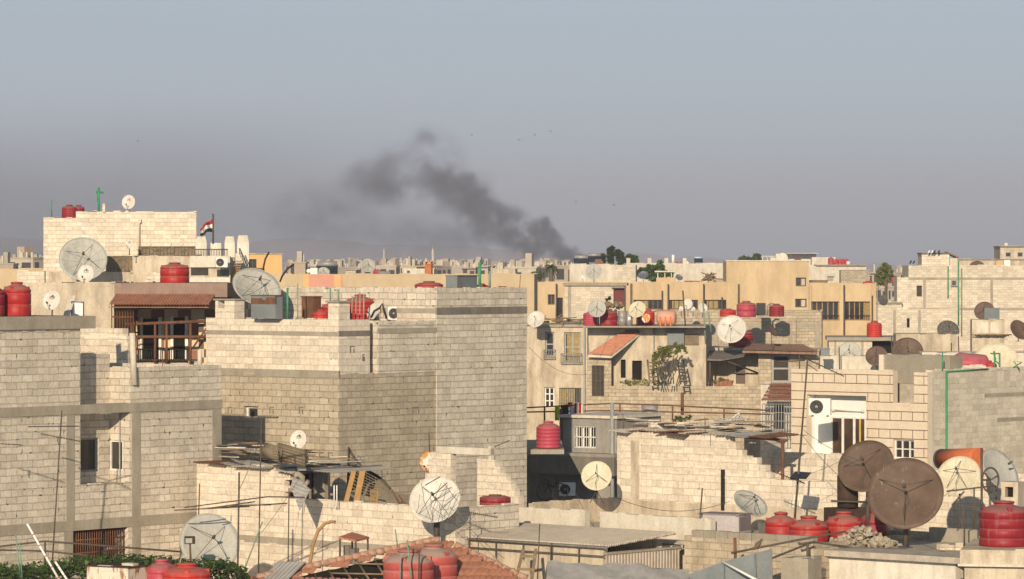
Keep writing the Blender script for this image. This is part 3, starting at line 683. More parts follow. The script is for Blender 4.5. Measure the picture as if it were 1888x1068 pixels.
# ------------------------------------------------------------------ left block house
LB = Fr(148, 108, 40)
def left_house():
    t = thing('block_house', 'tall grey block house at the left edge with a recessed window bay', 'house', LB.p(0, 0, 0))
    F = LB; u2, u3 = F.u(240), F.u(408); zr = F.zB(893, 190); zb = 12.24; zt2 = F.zB(676, 320); rc = -.85
    g = F.RB(135, 966, 236, 1034)
    m = MB(); wallbox(m, F, -12, u3, -6, 0, 0, zr, hB=[(g[0], g[1], g[2], g[3], .5)]); m.build('lower_wall', M['block'], t)
    m = MB(); m.box(F.p(g[0]-.02, -.7, g[2]-.1), F.p(g[1]+.02, -.7, 0)-F.p(g[0]-.02, -.7, 0), F.p(0, -.8, 0)-F.p(0, -.7, 0), (0,0,g[3]-g[2]+.2)); 
    m.build('grille_backing', M['dim'], t)
    gr = MB()
    for i in range(24):
        a = g[0] + (g[1]-g[0])*(i+.5)/24; gr.tube([F.p(a, -.12, g[2]), F.p(a, -.12, g[3])], .017, 5)
    for z in (g[2]+.25, g[2]+.62, g[3]-.1): gr.tube([F.p(g[0], -.12, z), F.p(g[1], -.12, z)], .02, 5)
    go = gr.build('iron_grille', M['rust'], t)
    ug = F.u(206); s = MB()
    for (a, b) in (((ug, g[2]), (ug, g[3]-.75)), ((ug, g[3]-.75), (ug+.42, g[3]-.75)), ((ug+.42, g[3]-.75), (ug+.42, g[2]))):
        s.tube([F.p(a[0], -.3, a[1]), F.p(b[0], -.3, b[1])], .035, 4)
    for i in range(1, 5): s.tube([F.p(ug+.084*i, -.3, g[2]), F.p(ug+.084*i, -.3, g[3]-.75)], .012, 4)
    s.build('white_window', M['wframe'], t)
    m = MB(); wallbox(m, F, -12, 0, -6, 0, zr, zb); m.build('upper_wall', M['block'], t)
    m = MB(); zrec = F.zB(655, 190)
    wB = F.RB(149, 808, 183, 870, rc)
    wallbox(m, F, -.01, u2+.01, -6, rc, zr, zrec, hB=[wB], depth=.2); m.build('recess_wall', M['block'], t)
    window(t, F, 'B', rc, wB, .12, 1, 1, M['gframe'], M['glass'])
    wA = F.RA(201, 812, 226, 868, u2)
    m = MB(); wallbox(m, F, u2, u3, -6, 0, zr, zt2, hA=[wA], par=.35, depth=.15); m.build('wing_wall', M['block'], t)
    window(t, F, 'A', u2, wA, .05, 1, 1, M['wframe'], M['dim'])
    m = MB(); slab(m, F, -12.1, F.u(176, .08), -6.1, .09, zb, 12.6)
    m.build('roof_slab', M['conc'], t)
    za, zc = F.zB(762, 190), F.zB(745, 190)
    m = MB(); slab(m, F, -12, u3+.02, -.3, .03, za, zc); m.build('floor_beam', M['conc'], t)
    zd, ze = F.zB(975, 190), F.zB(956, 190)
    m = MB(); slab(m, F, -12, u3+.02, -.3, .025, zd, ze); m.build('floor_beam', M['conc'], t)
    for (x0, x1, top, bot) in ((122, 137, za, ze), (243, 259, za, ze), (243, 259, zd, 0), (391, 408, za, ze), (118, 134, zd, 0)):
        band(t, F, 'B', 0, F.u(x0), F.u(x1), bot, top, M['conc'], 'concrete_column', proud=.015)
    m = MB(); m.tube([F.p(u2-.03, -.4, zr-2), F.p(u2-.03, -.4, za)], .025, 6); m.build('drain_pipe', M['gframe'], t)
    m = MB(); m.tube([F.p(u2+.12, .05, zt2-.5), F.p(u2+.06, .02, zt2+1.0)], .09, 8); m.build('vent_pipe', M['offwhite'], t)
    m = MB(); m.tube([F.p(u3-.7, -.2, zt2-.1), F.p(u3-.7, -.2, zt2+.45)], .07, 8); m.build('vent_pipe', M['offwhite'], t)
left_house()
tank(31, 583, 107.2, 53, 64, 'red', 'smooth', 'tall red water tank on the left edge roof, nearest the small logo dish', z=12.6)
tank(-18, 583, 106.6, 54, 60, 'crimson', 'smooth', 'red water tank cut by the left edge of the photo', z=12.6)
dish(95, 554, 108.3, 38, 'offset', 'dish_white', -18, 18, 'small white dish with navy emblem at the end of the grey roof slab', 'small white satellite dishes', base_z=12.6, logo='navy')
t = thing('scrap_boards', 'pale board and sheet leaning on the cream wall behind the small dish', 'board', P(124, 585, 110.2))
m = MB(); a = P(116, 583, 110); m.box(a, P(128, 583, 110)-a, (0,.06,0), P(128, 545, 110.8)-a); m.build('leaning_board', M['offwhite'], t)
m = MB(); a = P(133, 586, 110.6); m.box(a, P(153, 586, 110.6)-a, (0,.04,0), P(133, 557, 110.6)-a); m.build('white_sheet', M['white'], t)
m = MB(); m.tube([P(132, 588, 110.5), P(132.5, 556, 110.5), P(154, 557, 110.5), P(154, 588, 110.5)], .02, 4, smooth=False); m.build('edge_frame', M['iron'], t)

# stub wall of white blocks between the left house and the veranda house
SW = Fr(236, 115.5, 38)
t = thing('block_wall', 'white block wall stub stepping down beside the veranda, with a tank shadow on it', 'wall', SW.p(0, 0, 0))
m = MB(); v0 = SW.v(120)
for (xr, yt, yb) in ((226, 606, 620), (234, 620, 632), (236, 632, 780)):
    wallbox(m, SW, 0, .25, v0, SW.v(xr), SW.zA(yb, 236), SW.zA(yt, 236))
m.build('wall', M['block_white'], t)

# ------------------------------------------------------------------ veranda house behind
VB = Fr(420, 122.5, 8)
def veranda_house():
    F = VB; t = thing('veranda_house', 'cream house with a dark open veranda, checkered tiles and a thin clay tile awning', 'house', F.p(0, 0, 0))
    zt, zf = F.zA(522, 300), F.zA(548, 300); vl, vo = F.v(40), F.v(212); zfl = F.zA(668, 300); zc = F.zA(562, 300)
    m = MB(); wallbox(m, F, 0, 7, vl, vo, 0, zt, par=.25); m.build('wall', M['cream'], t)
    m = MB(); slab(m, F, -.08, 7, vo, 0, zf, zt-.002); m.build('roof_fascia', M['fascia'], t)
    m = MB(); wallbox(m, F, 0, 7, vo, 0, 0, zfl-.02); m.build('lower_wall', M['cream'], t)
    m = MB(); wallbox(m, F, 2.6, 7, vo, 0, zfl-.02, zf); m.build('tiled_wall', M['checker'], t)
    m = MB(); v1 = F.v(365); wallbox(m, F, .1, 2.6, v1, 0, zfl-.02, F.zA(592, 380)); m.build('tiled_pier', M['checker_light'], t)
    m = MB(); slab(m, F, .02, 2.6, vo, v1, zfl-.1, zfl-.02+.06); m.build('veranda_floor', M['conc'], t)
    # doors on the back wall
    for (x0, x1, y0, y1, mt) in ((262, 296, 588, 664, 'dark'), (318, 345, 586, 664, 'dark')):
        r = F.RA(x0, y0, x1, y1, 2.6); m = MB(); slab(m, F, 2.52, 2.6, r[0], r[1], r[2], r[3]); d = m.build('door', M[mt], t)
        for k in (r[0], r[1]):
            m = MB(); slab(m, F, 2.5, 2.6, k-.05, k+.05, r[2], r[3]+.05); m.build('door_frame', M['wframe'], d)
    # thin tile awning: three courses sloping out
    m = MB(); za, zb = F.zA(546, 300), F.zA(563, 300); va, vb = F.v(214), F.v(397)
    for i in range(3):
        u0, u1 = -.1 - .3*i, -.1 - .3*(i+1)
        z0, z1 = za - (za-zb)*i/3, za - (za-zb)*(i+1)/3 - .02
        n = 34
        for k in range(n):
            c = va + (vb-va)*(k+.5)/n; w = (vb-va)/n*.5
            L = [(c + w*math.cos(math.pi*q/5), .06*math.sin(math.pi*q/5)) for q in range(6)]
            for q in range(5):
                (a, h1), (b2, h2) = L[q], L[q+1]
                m.face([F.p(u1, a, z1+h1), F.p(u0, a, z0+h1+.02), F.p(u0, b2, z0+h2+.02), F.p(u1, b2, z1+h2)][::-1], None, True)
        slab(m, F, u1, u0, va, vb, z1-.05, z1-.02)
    m.build('tile_awning', M['clay'], t)
    # iron cage at the left end and pipe rails
    m = MB(); x0, x1 = 206, 246
    for i in range(9):
        x = x0 + (x1-x0)*i/8; m.tube([F.p(-.6, F.v(x, -.6), F.zA(614, x)), F.p(-.6, F.v(x, -.6), F.zA(555, x))], .018, 4, smooth=False)
    for y in (555, 566, 584, 613): m.tube([F.p(-.6, F.v(x0, -.6), F.zA(y, x0)), F.p(-.6, F.v(x1, -.6), F.zA(y, x1))], .025, 4, smooth=False)
    for x in (x0, x1):
        for y in (556, 613): m.tube([F.p(-.6, F.v(x, -.6), F.zA(y, x)), F.p(0, F.v(x, -.6), F.zA(y, x))], .025, 4)
    m.build('iron_cage', M['rust'], t)
    m = MB()
    for y, y2 in ((598, 592), (621, 621)): m.tube([F.p(-.3, F.v(234), F.zA(y, 234)), F.p(-.3, F.v(394), F.zA(y2, 394))], .055, 6)
    for x in (248, 290, 311, 355): m.tube([F.p(-.3, F.v(x), F.zA(596, x)), F.p(-.3, F.v(x), F.zA(672, x))], .045, 6)
    m.tube([F.p(-.3, F.v(360), F.zA(640, 360)), F.p(-.3, F.v(392), F.zA(594, 392))], .03, 5)
    m.build('pipe_frame', M['rust'], t)
    m = MB(); n = 24
    for i in range(n+1):
        v = F.v(248) + (F.v(345)-F.v(248))*i/n; m.tube([F.p(.0-.05, v, zfl), F.p(-.05, v, zfl+.42)], .014, 4)
    m.tube([F.p(-.05, F.v(246), zfl+.42), F.p(-.05, F.v(347), zfl+.42)], .022, 4); m.tube([F.p(-.05, F.v(246), zfl+.02), F.p(-.05, F.v(347), zfl+.02)], .022, 4)
    m.build('veranda_railing', M['black'], t)



veranda_house()
tank(322, 522, 125, 54, 39, 'red', 'smooth', 'squat red water tank with pipes on the veranda house roof', z=VB.zA(522, 300)-.02)

# ------------------------------------------------------------------ central block tower
T = Fr(625, 116, 40)
def tower():
    F = T; t = thing('block_tower', 'large central bare block building with a taller grey block tower at its right end', 'building', F.p(0, 0, 0))
    vl = F.v(380); uS, uS2, u8, u9 = F.u(682), F.u(697), F.u(804), F.u(970)
    zm = F.zB(689, 690); zt = F.zA(590, 620); zt2 = F.zB(593, 750); ztt = F.zB(531, 890)
    w = F.RA(449, 749, 475, 772)
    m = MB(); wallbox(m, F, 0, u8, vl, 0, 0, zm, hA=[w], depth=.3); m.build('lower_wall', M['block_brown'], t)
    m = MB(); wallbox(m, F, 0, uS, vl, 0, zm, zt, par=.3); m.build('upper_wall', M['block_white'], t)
    m = MB(); wallbox(m, F, uS, uS2, vl, -1.1, zm, zt-.01); m.build('slot_wall', M['block'], t)
    m = MB(); wallbox(m, F, uS2, u8, vl, .02, zm, zt2, par=.3); m.build('upper_wall', M['block'], t)
    band(t, F, 'B', .02, uS2, u8-.01, zt2-.36, zt2-.2, M['conc'], proud=.02)
    m = MB(); wallbox(m, F, u8, u9, F.v(500, u8), .03, 0, ztt, par=.25); m.build('tower_wall', M['block'], t)
    band(t, F, 'B', .03, u8, u9, F.zB(579, 890), F.zB(566, 890), M['conc_d'], proud=.02)
    band(t, F, 'A', u8, F.v(560, u8), .02, F.zA(577, 720, u8), F.zA(568, 720, u8), M['conc'], proud=.015)
    band(t, F, 'A', 0, vl, 0, F.zA(620, 610), F.zA(612, 610), M['conc'], proud=.015)
    band(t, F, 'B', 0, .0, uS, F.zB(620, 650), F.zB(610, 650), M['conc_d'], proud=.012)
    band(t, F, 'A', 0, vl, .0, zm-.1, zm+.12, M['conc'], proud=.012)
    window(t, F, 'A', 0, w, .16, 1, 1, M['wframe'], M['glass'], t=.07)
    for (f, x, y, w_) in (('B', 760, 752, 12), ('B', 703, 866, 12), ('B', 702, 880, 8), ('A', 420, 752, 8), ('A', 497, 752, 8), ('A', 551, 752, 8), ('A', 605, 836, 9), ('B', 645, 640, 8), ('B', 668, 655, 4)):
        a0, a1 = (F.v(x), F.v(x + w_)) if f == 'A' else (F.u(x), F.u(x + w_)); z = F.zA(y, x) if f == 'A' else F.zB(y, x); m = MB()
        for (b0, b1, c0, c1) in ((a0, a1, z, z+.03), (a0, a0+.04, z-.18, z), (a1-.04, a1, z-.18, z-.05)):
            if f == 'A': slab(m, F, -.012, .05, b0, b1, c0, c1)
            else: slab(m, F, b0, b1, -.05, .012, c0, c1)
        m.build('putlog_mark', M['conc_d'], t)
    # corner pillars on the roof edge
    m = MB(); c = F.v(432); ztp = F.zA(551, 425)
    wallbox(m, F, .0, .45, F.v(397), c, zt, ztp-.35); slab(m, F, 0, .45, F.v(397), F.v(402), ztp-.35, ztp-.05); slab(m, F, 0, .45, F.v(414), c, ztp-.35, ztp-.05)
    m.build('roof_pillar', M['block_white'], t)
    m = MB(); slab(m, F, -.05, .5, F.v(395), c+.05, ztp-.05, ztp); m.build('pillar_cap', M['conc'], t)
    m = MB(); zp = F.zA(558, 615); wallbox(m, F, .0, F.u(645), F.v(605), 0, zt, zp); m.build('roof_pillar', M['block_white'], t)
    m = MB(); slab(m, F, -.08, F.u(645)+.05, F.v(603), .06, zp, zp+.05); m.build('pillar_cap', M['conc'], t)
tower()
ztw = T.zA(590, 620) - .3
dish(472, 533, 121.5, 92, 'prime', 'dish_grey', 25, 42, 'big grey mesh dish with bare struts on the central building roof, above the metal boxes', 'big satellite dishes', base_z=ztw, struts=4, mesh_ribs=True, spin=30)
def sheet_box(px0, px1, px2, pyt, pyb, D, label, mt, mats, a=40):
    F = Fr(px1, D, a); t = thing('metal_cistern', label, 'cistern', F.p(0, 0, F.zA(pyb, px1)), 'sheet metal cisterns')
    m = MB(); wallbox(m, F, 0, F.u(px2), F.v(px0), 0, F.zA(pyb, px1), F.zA(pyt, px1)); m.build('casing', mats, t)
    m = MB(); z = F.zA(pyt, px1); slab(m, F, -.03, F.u(px2)+.03, F.v(px0)-.03, .03, z, z+.03)
    m.build('lid', M[mt], t); return t, F
t, F = sheet_box(463, 508, 521, 546, 588, 117.2, 'two-tone metal cistern, rusty above and blue grey below, on the central roof', 'rust', M['galv'])
band(t, F, 'A', 0, F.v(463), 0, F.zA(561, 508), F.zA(546.5, 508), M['rust'], 'rust_patch', proud=.008)
t, F = sheet_box(556, 578, 592, 548, 592, 119.6, 'rust brown metal cistern behind the bright red tank', 'rust', M['rust'])
tank(591, 592, 117.4, 31, 36, 'redorange', 'smooth', 'bright red water tank beside the white block roof pillar', z=ztw)
tank(618, 592, 119.2, 52, 51, 'red', 'ribbed', 'dark red lying low tank behind the white roof pillar', z=ztw)
tank(664, 592, 119.8, 52, 56, 'red', 'ribbed', 'ribbed red water tank behind upright pipes on the central roof', z=ztw+.1)
dish(690, 574, 118.6, 34, 'offset', 'dish_white', -40, 25, 'small white dish turned aside beside the air conditioner on the central roof', 'small white satellite dishes', base_z=ztw)
ac_unit(728, 578, 120.6, 30, 24, 'small outdoor air conditioner on the central roof beside a white dish', yaw=18)
for i, (x, y0, y1, c) in enumerate(((530, 588, 531, 'green'), (549, 588, 523, 'teal'))):
    ppole(x, y0, x, y1, 117.6 + i, [2.2, 1][i], label=['thick bright green post on the central roof', 'thin faded green pipe on the central roof beside the green post'][i], mat=c, name='roof_pipe', cat='pipe')
for i, x in enumerate((648, 656, 664, 672)):
    ppole(x-i*.5, 590, x+2-i, 546-i*1.5, 117.9, 1.3, label='upright pipe leaning against the ribbed red tank on the central roof', mat='conc', name='roof_pipe', cat='pipe', group='upright pipes before the ribbed tank')
t = thing('bent_pipe', 'black bent pipe frame in front of the turned white dish', 'pipe', P(690, 590, 118.0)); m = MB()
m.tube([P(684, 586, 118), P(690, 574, 118), P(700, 568, 118), P(705, 560, 118), P(708, 572, 118), P(713, 588, 118)], .035, 6); m.build('pipe', M['black'], t)
for i, (x0, y0, x1, y1) in enumerate(((601, 570, 609, 532), (616, 570, 624, 535))):
    pole([P(x0+8, 560, 119), P(x0+8, y1, 119), P(x0, y1, 119)], .03, 'crooked grey vent pipe above the red tanks on the central roof', 'pipe', 'roof_pipe', 'teal', 'crooked vent pipes')
# on top of the tall tower
zt_ = T.zB(531, 890) - .25
tank(791, 530, 121.4, 53, 27, 'red', 'smooth', 'low wide red tank at the left end of the tower top', z=zt_)
t, F = sheet_box(822, 843, 880, 509, 535, 121.2, 'blue grey metal cistern on the tower top', 'galv', M['galv'], 30)
tank(866, 530, 121.5, 36, 14, 'dusty', 'smooth', 'dusty pink tank with white lid peeking over the tower top', lid='white', z=zt_)
tank(888, 530, 122.6, 28, 22, 'redorange', 'smooth', 'small red tank beside the green post on the tower top', z=zt_)
tank(926, 530, 122.8, 36, 17, 'red', 'ribbed', 'ribbed red tank at the right end of the tower top', z=zt_)
ppole(884.5, 531, 884.5, 484, 121.8, 3, label='bright green square post standing on the tower top', mat='green', name='roof_post', cat='post')
ppole(903, 531, 903, 500, 121.8, 2.4, label='faded green post on the tower top right of the bright green one', mat='teal', name='roof_post', cat='post')
# ------------------------------------------------------------------ long white block wall with the scrap-roofed shed
def patch_roof(t, F, x0, x1, z, dz, du, n, seed):
    """scrap roof: overlapping corrugated sheets of different age, edges out of line"""
    r = random.Random(seed); v0, v1 = F.v(x0), F.v(x1); w = (v1 - v0)/n
    for i in range(n):
        f = i/(n-1); a = v0 + w*i - r.uniform(.05, .2); b = a + w*1.25; zz = z + dz*f + .03 + .022*(i % 3) + r.uniform(-.01, .02); u0 = -r.uniform(.02, .38); u1 = du - r.uniform(0, .7); sk = r.gauss(0, .12); tl = r.gauss(.02, .04); rise = r.uniform(-.02, .07)
        m = MB(); K = max(5, int((b-a)/.1)); pp = []
        for k in range(K*2 + 1):
            g = k/(K*2); h = .018*(1 if k % 2 else -1); va = a + (b-a)*g
            pp.append((F.p(u0 + r.uniform(-.015, .015), va, zz + h + tl*g), F.p(u1, va + sk, zz + h + tl*g + rise)))
        for k in range(K*2):
            (p, q), (p2, q2) = pp[k], pp[k+1]; d = Vector((0, 0, -.012))
            m.face([p, p2, q2, q]); m.face([p + d, q + d, q2 + d, p2 + d]); m.face([p + d, p2 + d, p2, p])
        m.build('roof_sheet', M[r.choice(['zinc', 'sheet', 'sheet', 'conc_d', 'rust', 'sheet'])], t)
S = Fr(840, 104, 43)
def shed():
    F = S; t = thing('shed', 'white block shed with a scrap covered roof and a long low terrace wall', 'shed', F.p(0, 0, 0))
    vl, vm = F.v(363), F.v(527); zw = F.zA(937, 838); zs = F.zA(858, 445); uB = F.u(957)
    m = MB(); zmid = F.zA(1010, 600)
    wallbox(m, F, 0, .2, vl, 0, 0, zmid); wallbox(m, F, 0.0, .2, vl, 0, zmid+.2, zw); m.build('terrace_wall', M['block_white'], t)
    m = MB(); slab(m, F, -.01, .2, vl, 0, zmid, zmid+.2); m.build('floor_beam', M['conc'], t)
    m = MB(); wallbox(m, F, .2, uB, -.2, 0, 0, zw); m.build('side_wall', M['block'], t)
    m = MB(); slab(m, F, .2, uB, vl, -.2, zw-1.0, zw-.85); m.build('terrace_floor', M['roof'], t)
    m = MB(); n = 5; h = (zs-zw)/n
    for i in range(n):                                     # toothed end of the shed wall
        wallbox(m, F, 0, .2, vl, vm + (.18 if i % 2 else -.06) - (.2 if i == 4 else 0), zw + i*h, zw + (i+1)*h)
    wallbox(m, F, .2, 2.6, vl, vl+.2, zw-.9, zs); wallbox(m, F, 2.6, 2.8, vl, F.v(600, 2.6), zw-.9, zs)
    m.build('shed_wall', M['block_white'], t)
    vd0, vd1 = F.v(556, 1.2), F.v(578, 1.2)
    m = MB(); wallbox(m, F, 1.2, 1.35, vm-.3, F.v(598, 1.2), zw-.9, zs, hA=[(vd0, vd1, zw-.9, zs-.2)], depth=.1); m.build('door_wall', M['conc'], t)
    m = MB(); slab(m, F, 1.3, 1.4, vd0, vd1, zw-.9, zs-.2); m.build('door', M['dark'], t)  # near-black slab stands in for the shade in the open doorway
    patch_roof(t, F, 366, 612, zs, -.11, 2.7, 9, 3)
shed()
S_zs = S.zA(858, 445)
def scrap(name, label, cat, items, mat):
    t = thing(name, label, cat, items[0][0]); 
    for i, (a, x, y, z, nm, mt) in enumerate(items):
        m = MB(); m.box(a, x, y, z); m.build(nm, M[mt], t)
    return t
# planks and sheets thrown on the shed roof
rs = random.Random(3)
for i in range(44):
    x = rs.uniform(366, 600); u = rs.uniform(-.1, 2.4); v = S.v(x, u); L = rs.uniform(.5, 2.0); a = rs.gauss(0, .5); lay = S_zs + .10 + u*.012 + i*.009 - (x-370)*.0004
    d = (S.V * math.cos(a) + S.U * math.sin(a)); pz = rs.uniform(-.05, .07)
    p = S.p(u, v, lay); w = rs.uniform(.08, .28); nn = Vector((-d.y, d.x, 0))
    m = MB(); m.box(p, Vector((d.x*L, d.y*L, pz)), nn*w, (0, 0, .025))
    mt = rs.choice(['wood', 'wood', 'conc_d', 'sheet', 'offwhite', 'rust', 'zinc'])
    tag(m.build('plank', M[mt], None, loc=p), 'loose weathered plank or board strewn on the shed roof', 'plank', 'scrap boards strewn on the shed roof')
for i, (x0, y0, x1, y1, r, lab) in enumerate(((490, 826, 512, 836, .17, 'short rolled reed mat at the left on the shed roof'), (513, 828, 562, 846, .2, 'long rolled reed mat lying on the shed roof below the white dish'))):
    a, b = P(x0, y0+4, 107.6), P(x1, y1, 107.1); m = MB(); ax = (b-a)
    for k in range(14):
        an = 2*math.pi*k/14; m.tube([a + Vector((0, math.cos(an), math.sin(an)))*r, b + Vector((0, math.cos(an), math.sin(an)))*r], r*.25, 5)
    m.tube([a, b], r*.95, 12); t = tag(m.build('rolled_mat', M['reed'], None, loc=a), lab, 'rolled mat')
dish(550, 811, 110.5, 36, 'offset', 'dish_white', -24, 14, 'small white dish with navy emblem above the rolled mats, lit on the tower wall', 'small white satellite dishes', base_z=S_zs-.2, logo='navy')
t = thing('metal_sheet', 'bent rusty metal sheet hanging over the terrace wall before the shed door', 'metal sheet', P(530, 915, 103.5))
m = MB(); pts = [P(536, 898, 106.2), P(551, 884, 106.4), P(572, 903, 105.9), P(552, 941, 105.5)]
m.face([p for p in pts][::-1]); m.face([p + Vector((.01,.02,0)) for p in pts]); q = [P(540, 880, 106.5), P(551, 884, 106.4), P(536, 898, 106.2), P(533, 918, 106.2)]
m.face(q[::-1]); m.face([p + Vector((.01,.02,0)) for p in q]); m.build('sheet', M['zinc'], t)
t = thing('vent_elbow', 'grey ribbed vent hose bent outside the shed doorway', 'vent hose', P(545, 900, 107.4))
m = MB(); m.tube([P(541, 878, 107), P(550, 874, 107), P(557, 880, 107), P(556, 890, 107.2), P(562, 893, 107.2), P(567, 888, 107.3)], .09, 8); m.build('hose', M['conc'], t)
tank(608, 937, 108.6, 44, 20, 'dusty', 'smooth', 'faded pink low tank behind the terrace wall under the shed', z=S.zA(937, 838)-.85)
for i, x in enumerate((616, 621)):
    ppole(x, 935, x, 895, 106.8, 1.3, label='thin white pipe standing behind the terrace wall', mat='wframe', name='roof_pipe', cat='pipe', group='thin white terrace pipes')
# chair, boards and the reed fence on the terrace
def chair(px, py, D, label):
    z0 = S.zA(937, 838) - .85; p = P(px, py, D); t = thing('wooden_chair', label, 'chair', (p.x, p.y, z0), rz=R(-60), local=True)
    for sx in (-.2, .2):
        for sy in (-.2, .2):
            m = MB(); h = 1.15 if sy > 0 else .62; m.tube([(sx, sy, 0), (sx, sy + (.12 if sy > 0 else 0), h)], .025, 5); m.build('leg', M['woodlight'], t)
    m = MB(); m.cbox((0, 0, .63), .46, .46, .04); m.build('seat', M['woodlight'], t)
    m = MB()
    for z in (.85, 1.0, 1.13): m.cbox((0, .3, z), .4, .03, .07)
    m.build('backrest', M['woodlight'], t)
chair(672, 930, 106.9, 'light wooden chair in front of the leaning boards on the terrace')
for i, (x0, y0, x1, y1, w, lab) in enumerate(((632, 932, 648, 868, 9, 'thick brown board leaning at the left of the wooden chair'), (650, 934, 663, 868, 11, 'wide brown board leaning right behind the wooden chair'))):
    a = P(x0, y0, 107.2); m = MB(); m.box(a, P(x0+w, y0, 107.2)-a, (0, .1, 0), P(x1, y1, 107.7)-a); tag(m.build('leaning_board', M['woodlight'], None, loc=a), lab, 'board')
t = thing('reed_fence', 'sagging grey slatted reed fence sloping down beside the tower', 'fence', P(643, 930, 109.5))
rows = 22; pl = []
for i in range(rows + 1):
    s = i / rows; x = 643 + 120*s; yt = 828 + 78*min(1, s*1.55)**.92 + 6*math.sin(9*s); yb = 905 + 31*min(1, s*1.3)
    pl.append((P(x, yt, 110.6 - 2.6*s), P(x + 4*s, yb, 109.4 - 2.8*s)))
m = MB()
for i in range(rows):
    (a, b), (c, d) = pl[i], pl[i+1]; K = 9
    for k in range(K):
        q = lambda u, w: a.lerp(b, u).lerp(c.lerp(d, u), w)
        m.face([q(k/K, .03), q((k+.82)/K, .03), q((k+.82)/K, .97), q(k/K, .97)]); m.face([p + Vector((0,.015,0)) for p in (q(k/K, .97), q((k+.82)/K, .97), q((k+.82)/K, .03), q(k/K, .03))])
m.build('slat_panel', M['reed'], t)
m = MB(); m.tube([p[0] for p in pl[:15]], .05, 5); m.build('top_rail', M['iron'], t)
m = MB(); m.tube([P(643, 825, 110.5), P(640, 930, 109.3)], .03, 5); m.build('post', M['iron'], t)
for i, (x0, y0, x1, y1) in enumerate(((722, 903, 741, 936), (735, 913, 752, 937))):
    ppole(x1, y1, x0, y0, 106.4, 1.7, label='rusty iron bar leaning on the reed fence', mat='rust', name='iron_bar', cat='iron bar', group='rusty bars leaning on the reed fence')

# ------------------------------------------------------------------ broken block gateway
G = Fr(880, 110, 42)
t = thing('block_gateway', 'unfinished white block gateway with a concrete lintel and stepped sides', 'wall', G.p(0, 0, 0))
m = MB(); zt = round(G.zA(848, 895), 2); v0 = G.v(880)
for i, x in enumerate((912, 922, 933, 942, 949, 956)):
    wallbox(m, G, 0, .22, v0, G.v(x), zt-.2*(i+1), zt-.2*i)
wallbox(m, G, 0, .22, v0, G.v(956), zt-3.4, zt-1.2)
for i, (x0) in enumerate((796, 790, 791, 784, 774, 770)):
    wallbox(m, G, 0, .22, G.v(x0), G.v(831), zt+.12-.2*(i+1), zt+.12-.2*i)
wallbox(m, G, 0, .22, G.v(764), G.v(831), zt-3.4, zt-1.08)
m.build('wall', M['block_white'], t)
m = MB(); slab(m, G, .0, .24, G.v(806), G.v(903), zt+.13, zt+.33); m.build('lintel', M['offwhite'], t)
m = MB(); slab(m, G, .05, .2, G.v(898), G.v(903), zt+.0, zt+.4); m.build('lintel_block', M['offwhite'], t)
dish(790, 851, 112.3, 36, 'offset', 'dish_rusty' if 'dish_rusty' in M else 'dish_white', -25, 5, 'small round white dish with orange rust behind the left gateway pillar', None, base=920)
yagi((912, 862, 912, 822), (905, 827, 940, 812), 111.0, 6, 5, 'small thin aerial on top of the right gateway steps', zig=False)
ppole(792, 833, 791, 800, 111.6, 1.2, label='thin rusty rod standing up from the left gateway pillar', mat='rust', name='iron_rod', cat='iron rod')
t = dish(803, 924, 103.2, 95, 'prime', 'dish_white', -12, 30, 'large white dish tangled in cables on a pole before the gateway', 'big satellite dishes', base=1010, struts=4, depth=.34, spin=45, pole_r=.085, mat_pole='iron')
m = MB(); rs = random.Random(5)
c0 = P(803, 924, 101.9)
for k in range(7):                                       # tangle of old cables across the bowl
    p = [c0 + Vector((rs.gauss(0, .33), rs.uniform(-.1, .3), rs.uniform(-.1, .5))), c0 + Vector((rs.gauss(0, .3), rs.uniform(0, .4), rs.gauss(0, .25))), c0 + Vector((rs.gauss(0, .25), .55, -.6 + rs.gauss(0, .1)))]
    p.insert(1, (p[0] + p[1]) / 2 + Vector((rs.gauss(0, .08), 0, -.12))); m.tube([q - Vector(t.location) for q in p], .006, 4)
for a, b in (((784, 895), (812, 879)), ((800, 912), (825, 890))): m.tube([P(a[0], a[1], 101.8) - Vector(t.location), P(b[0], b[1], 101.8) - Vector(t.location)], .014, 5)
m.build('cable_tangle', M['cable'], t)
tank(913, 938, 107.6, 58, 22, 'crimson', 'smooth', 'low crimson tank showing above the grey side wall right of the big white dish', z=S.zA(937, 838)-.2)
yagi((866, 1020, 867, 945), (846, 942, 918, 954), 103.0, 20, 5, 'long comb aerial on a short mast in front of the grey side wall')

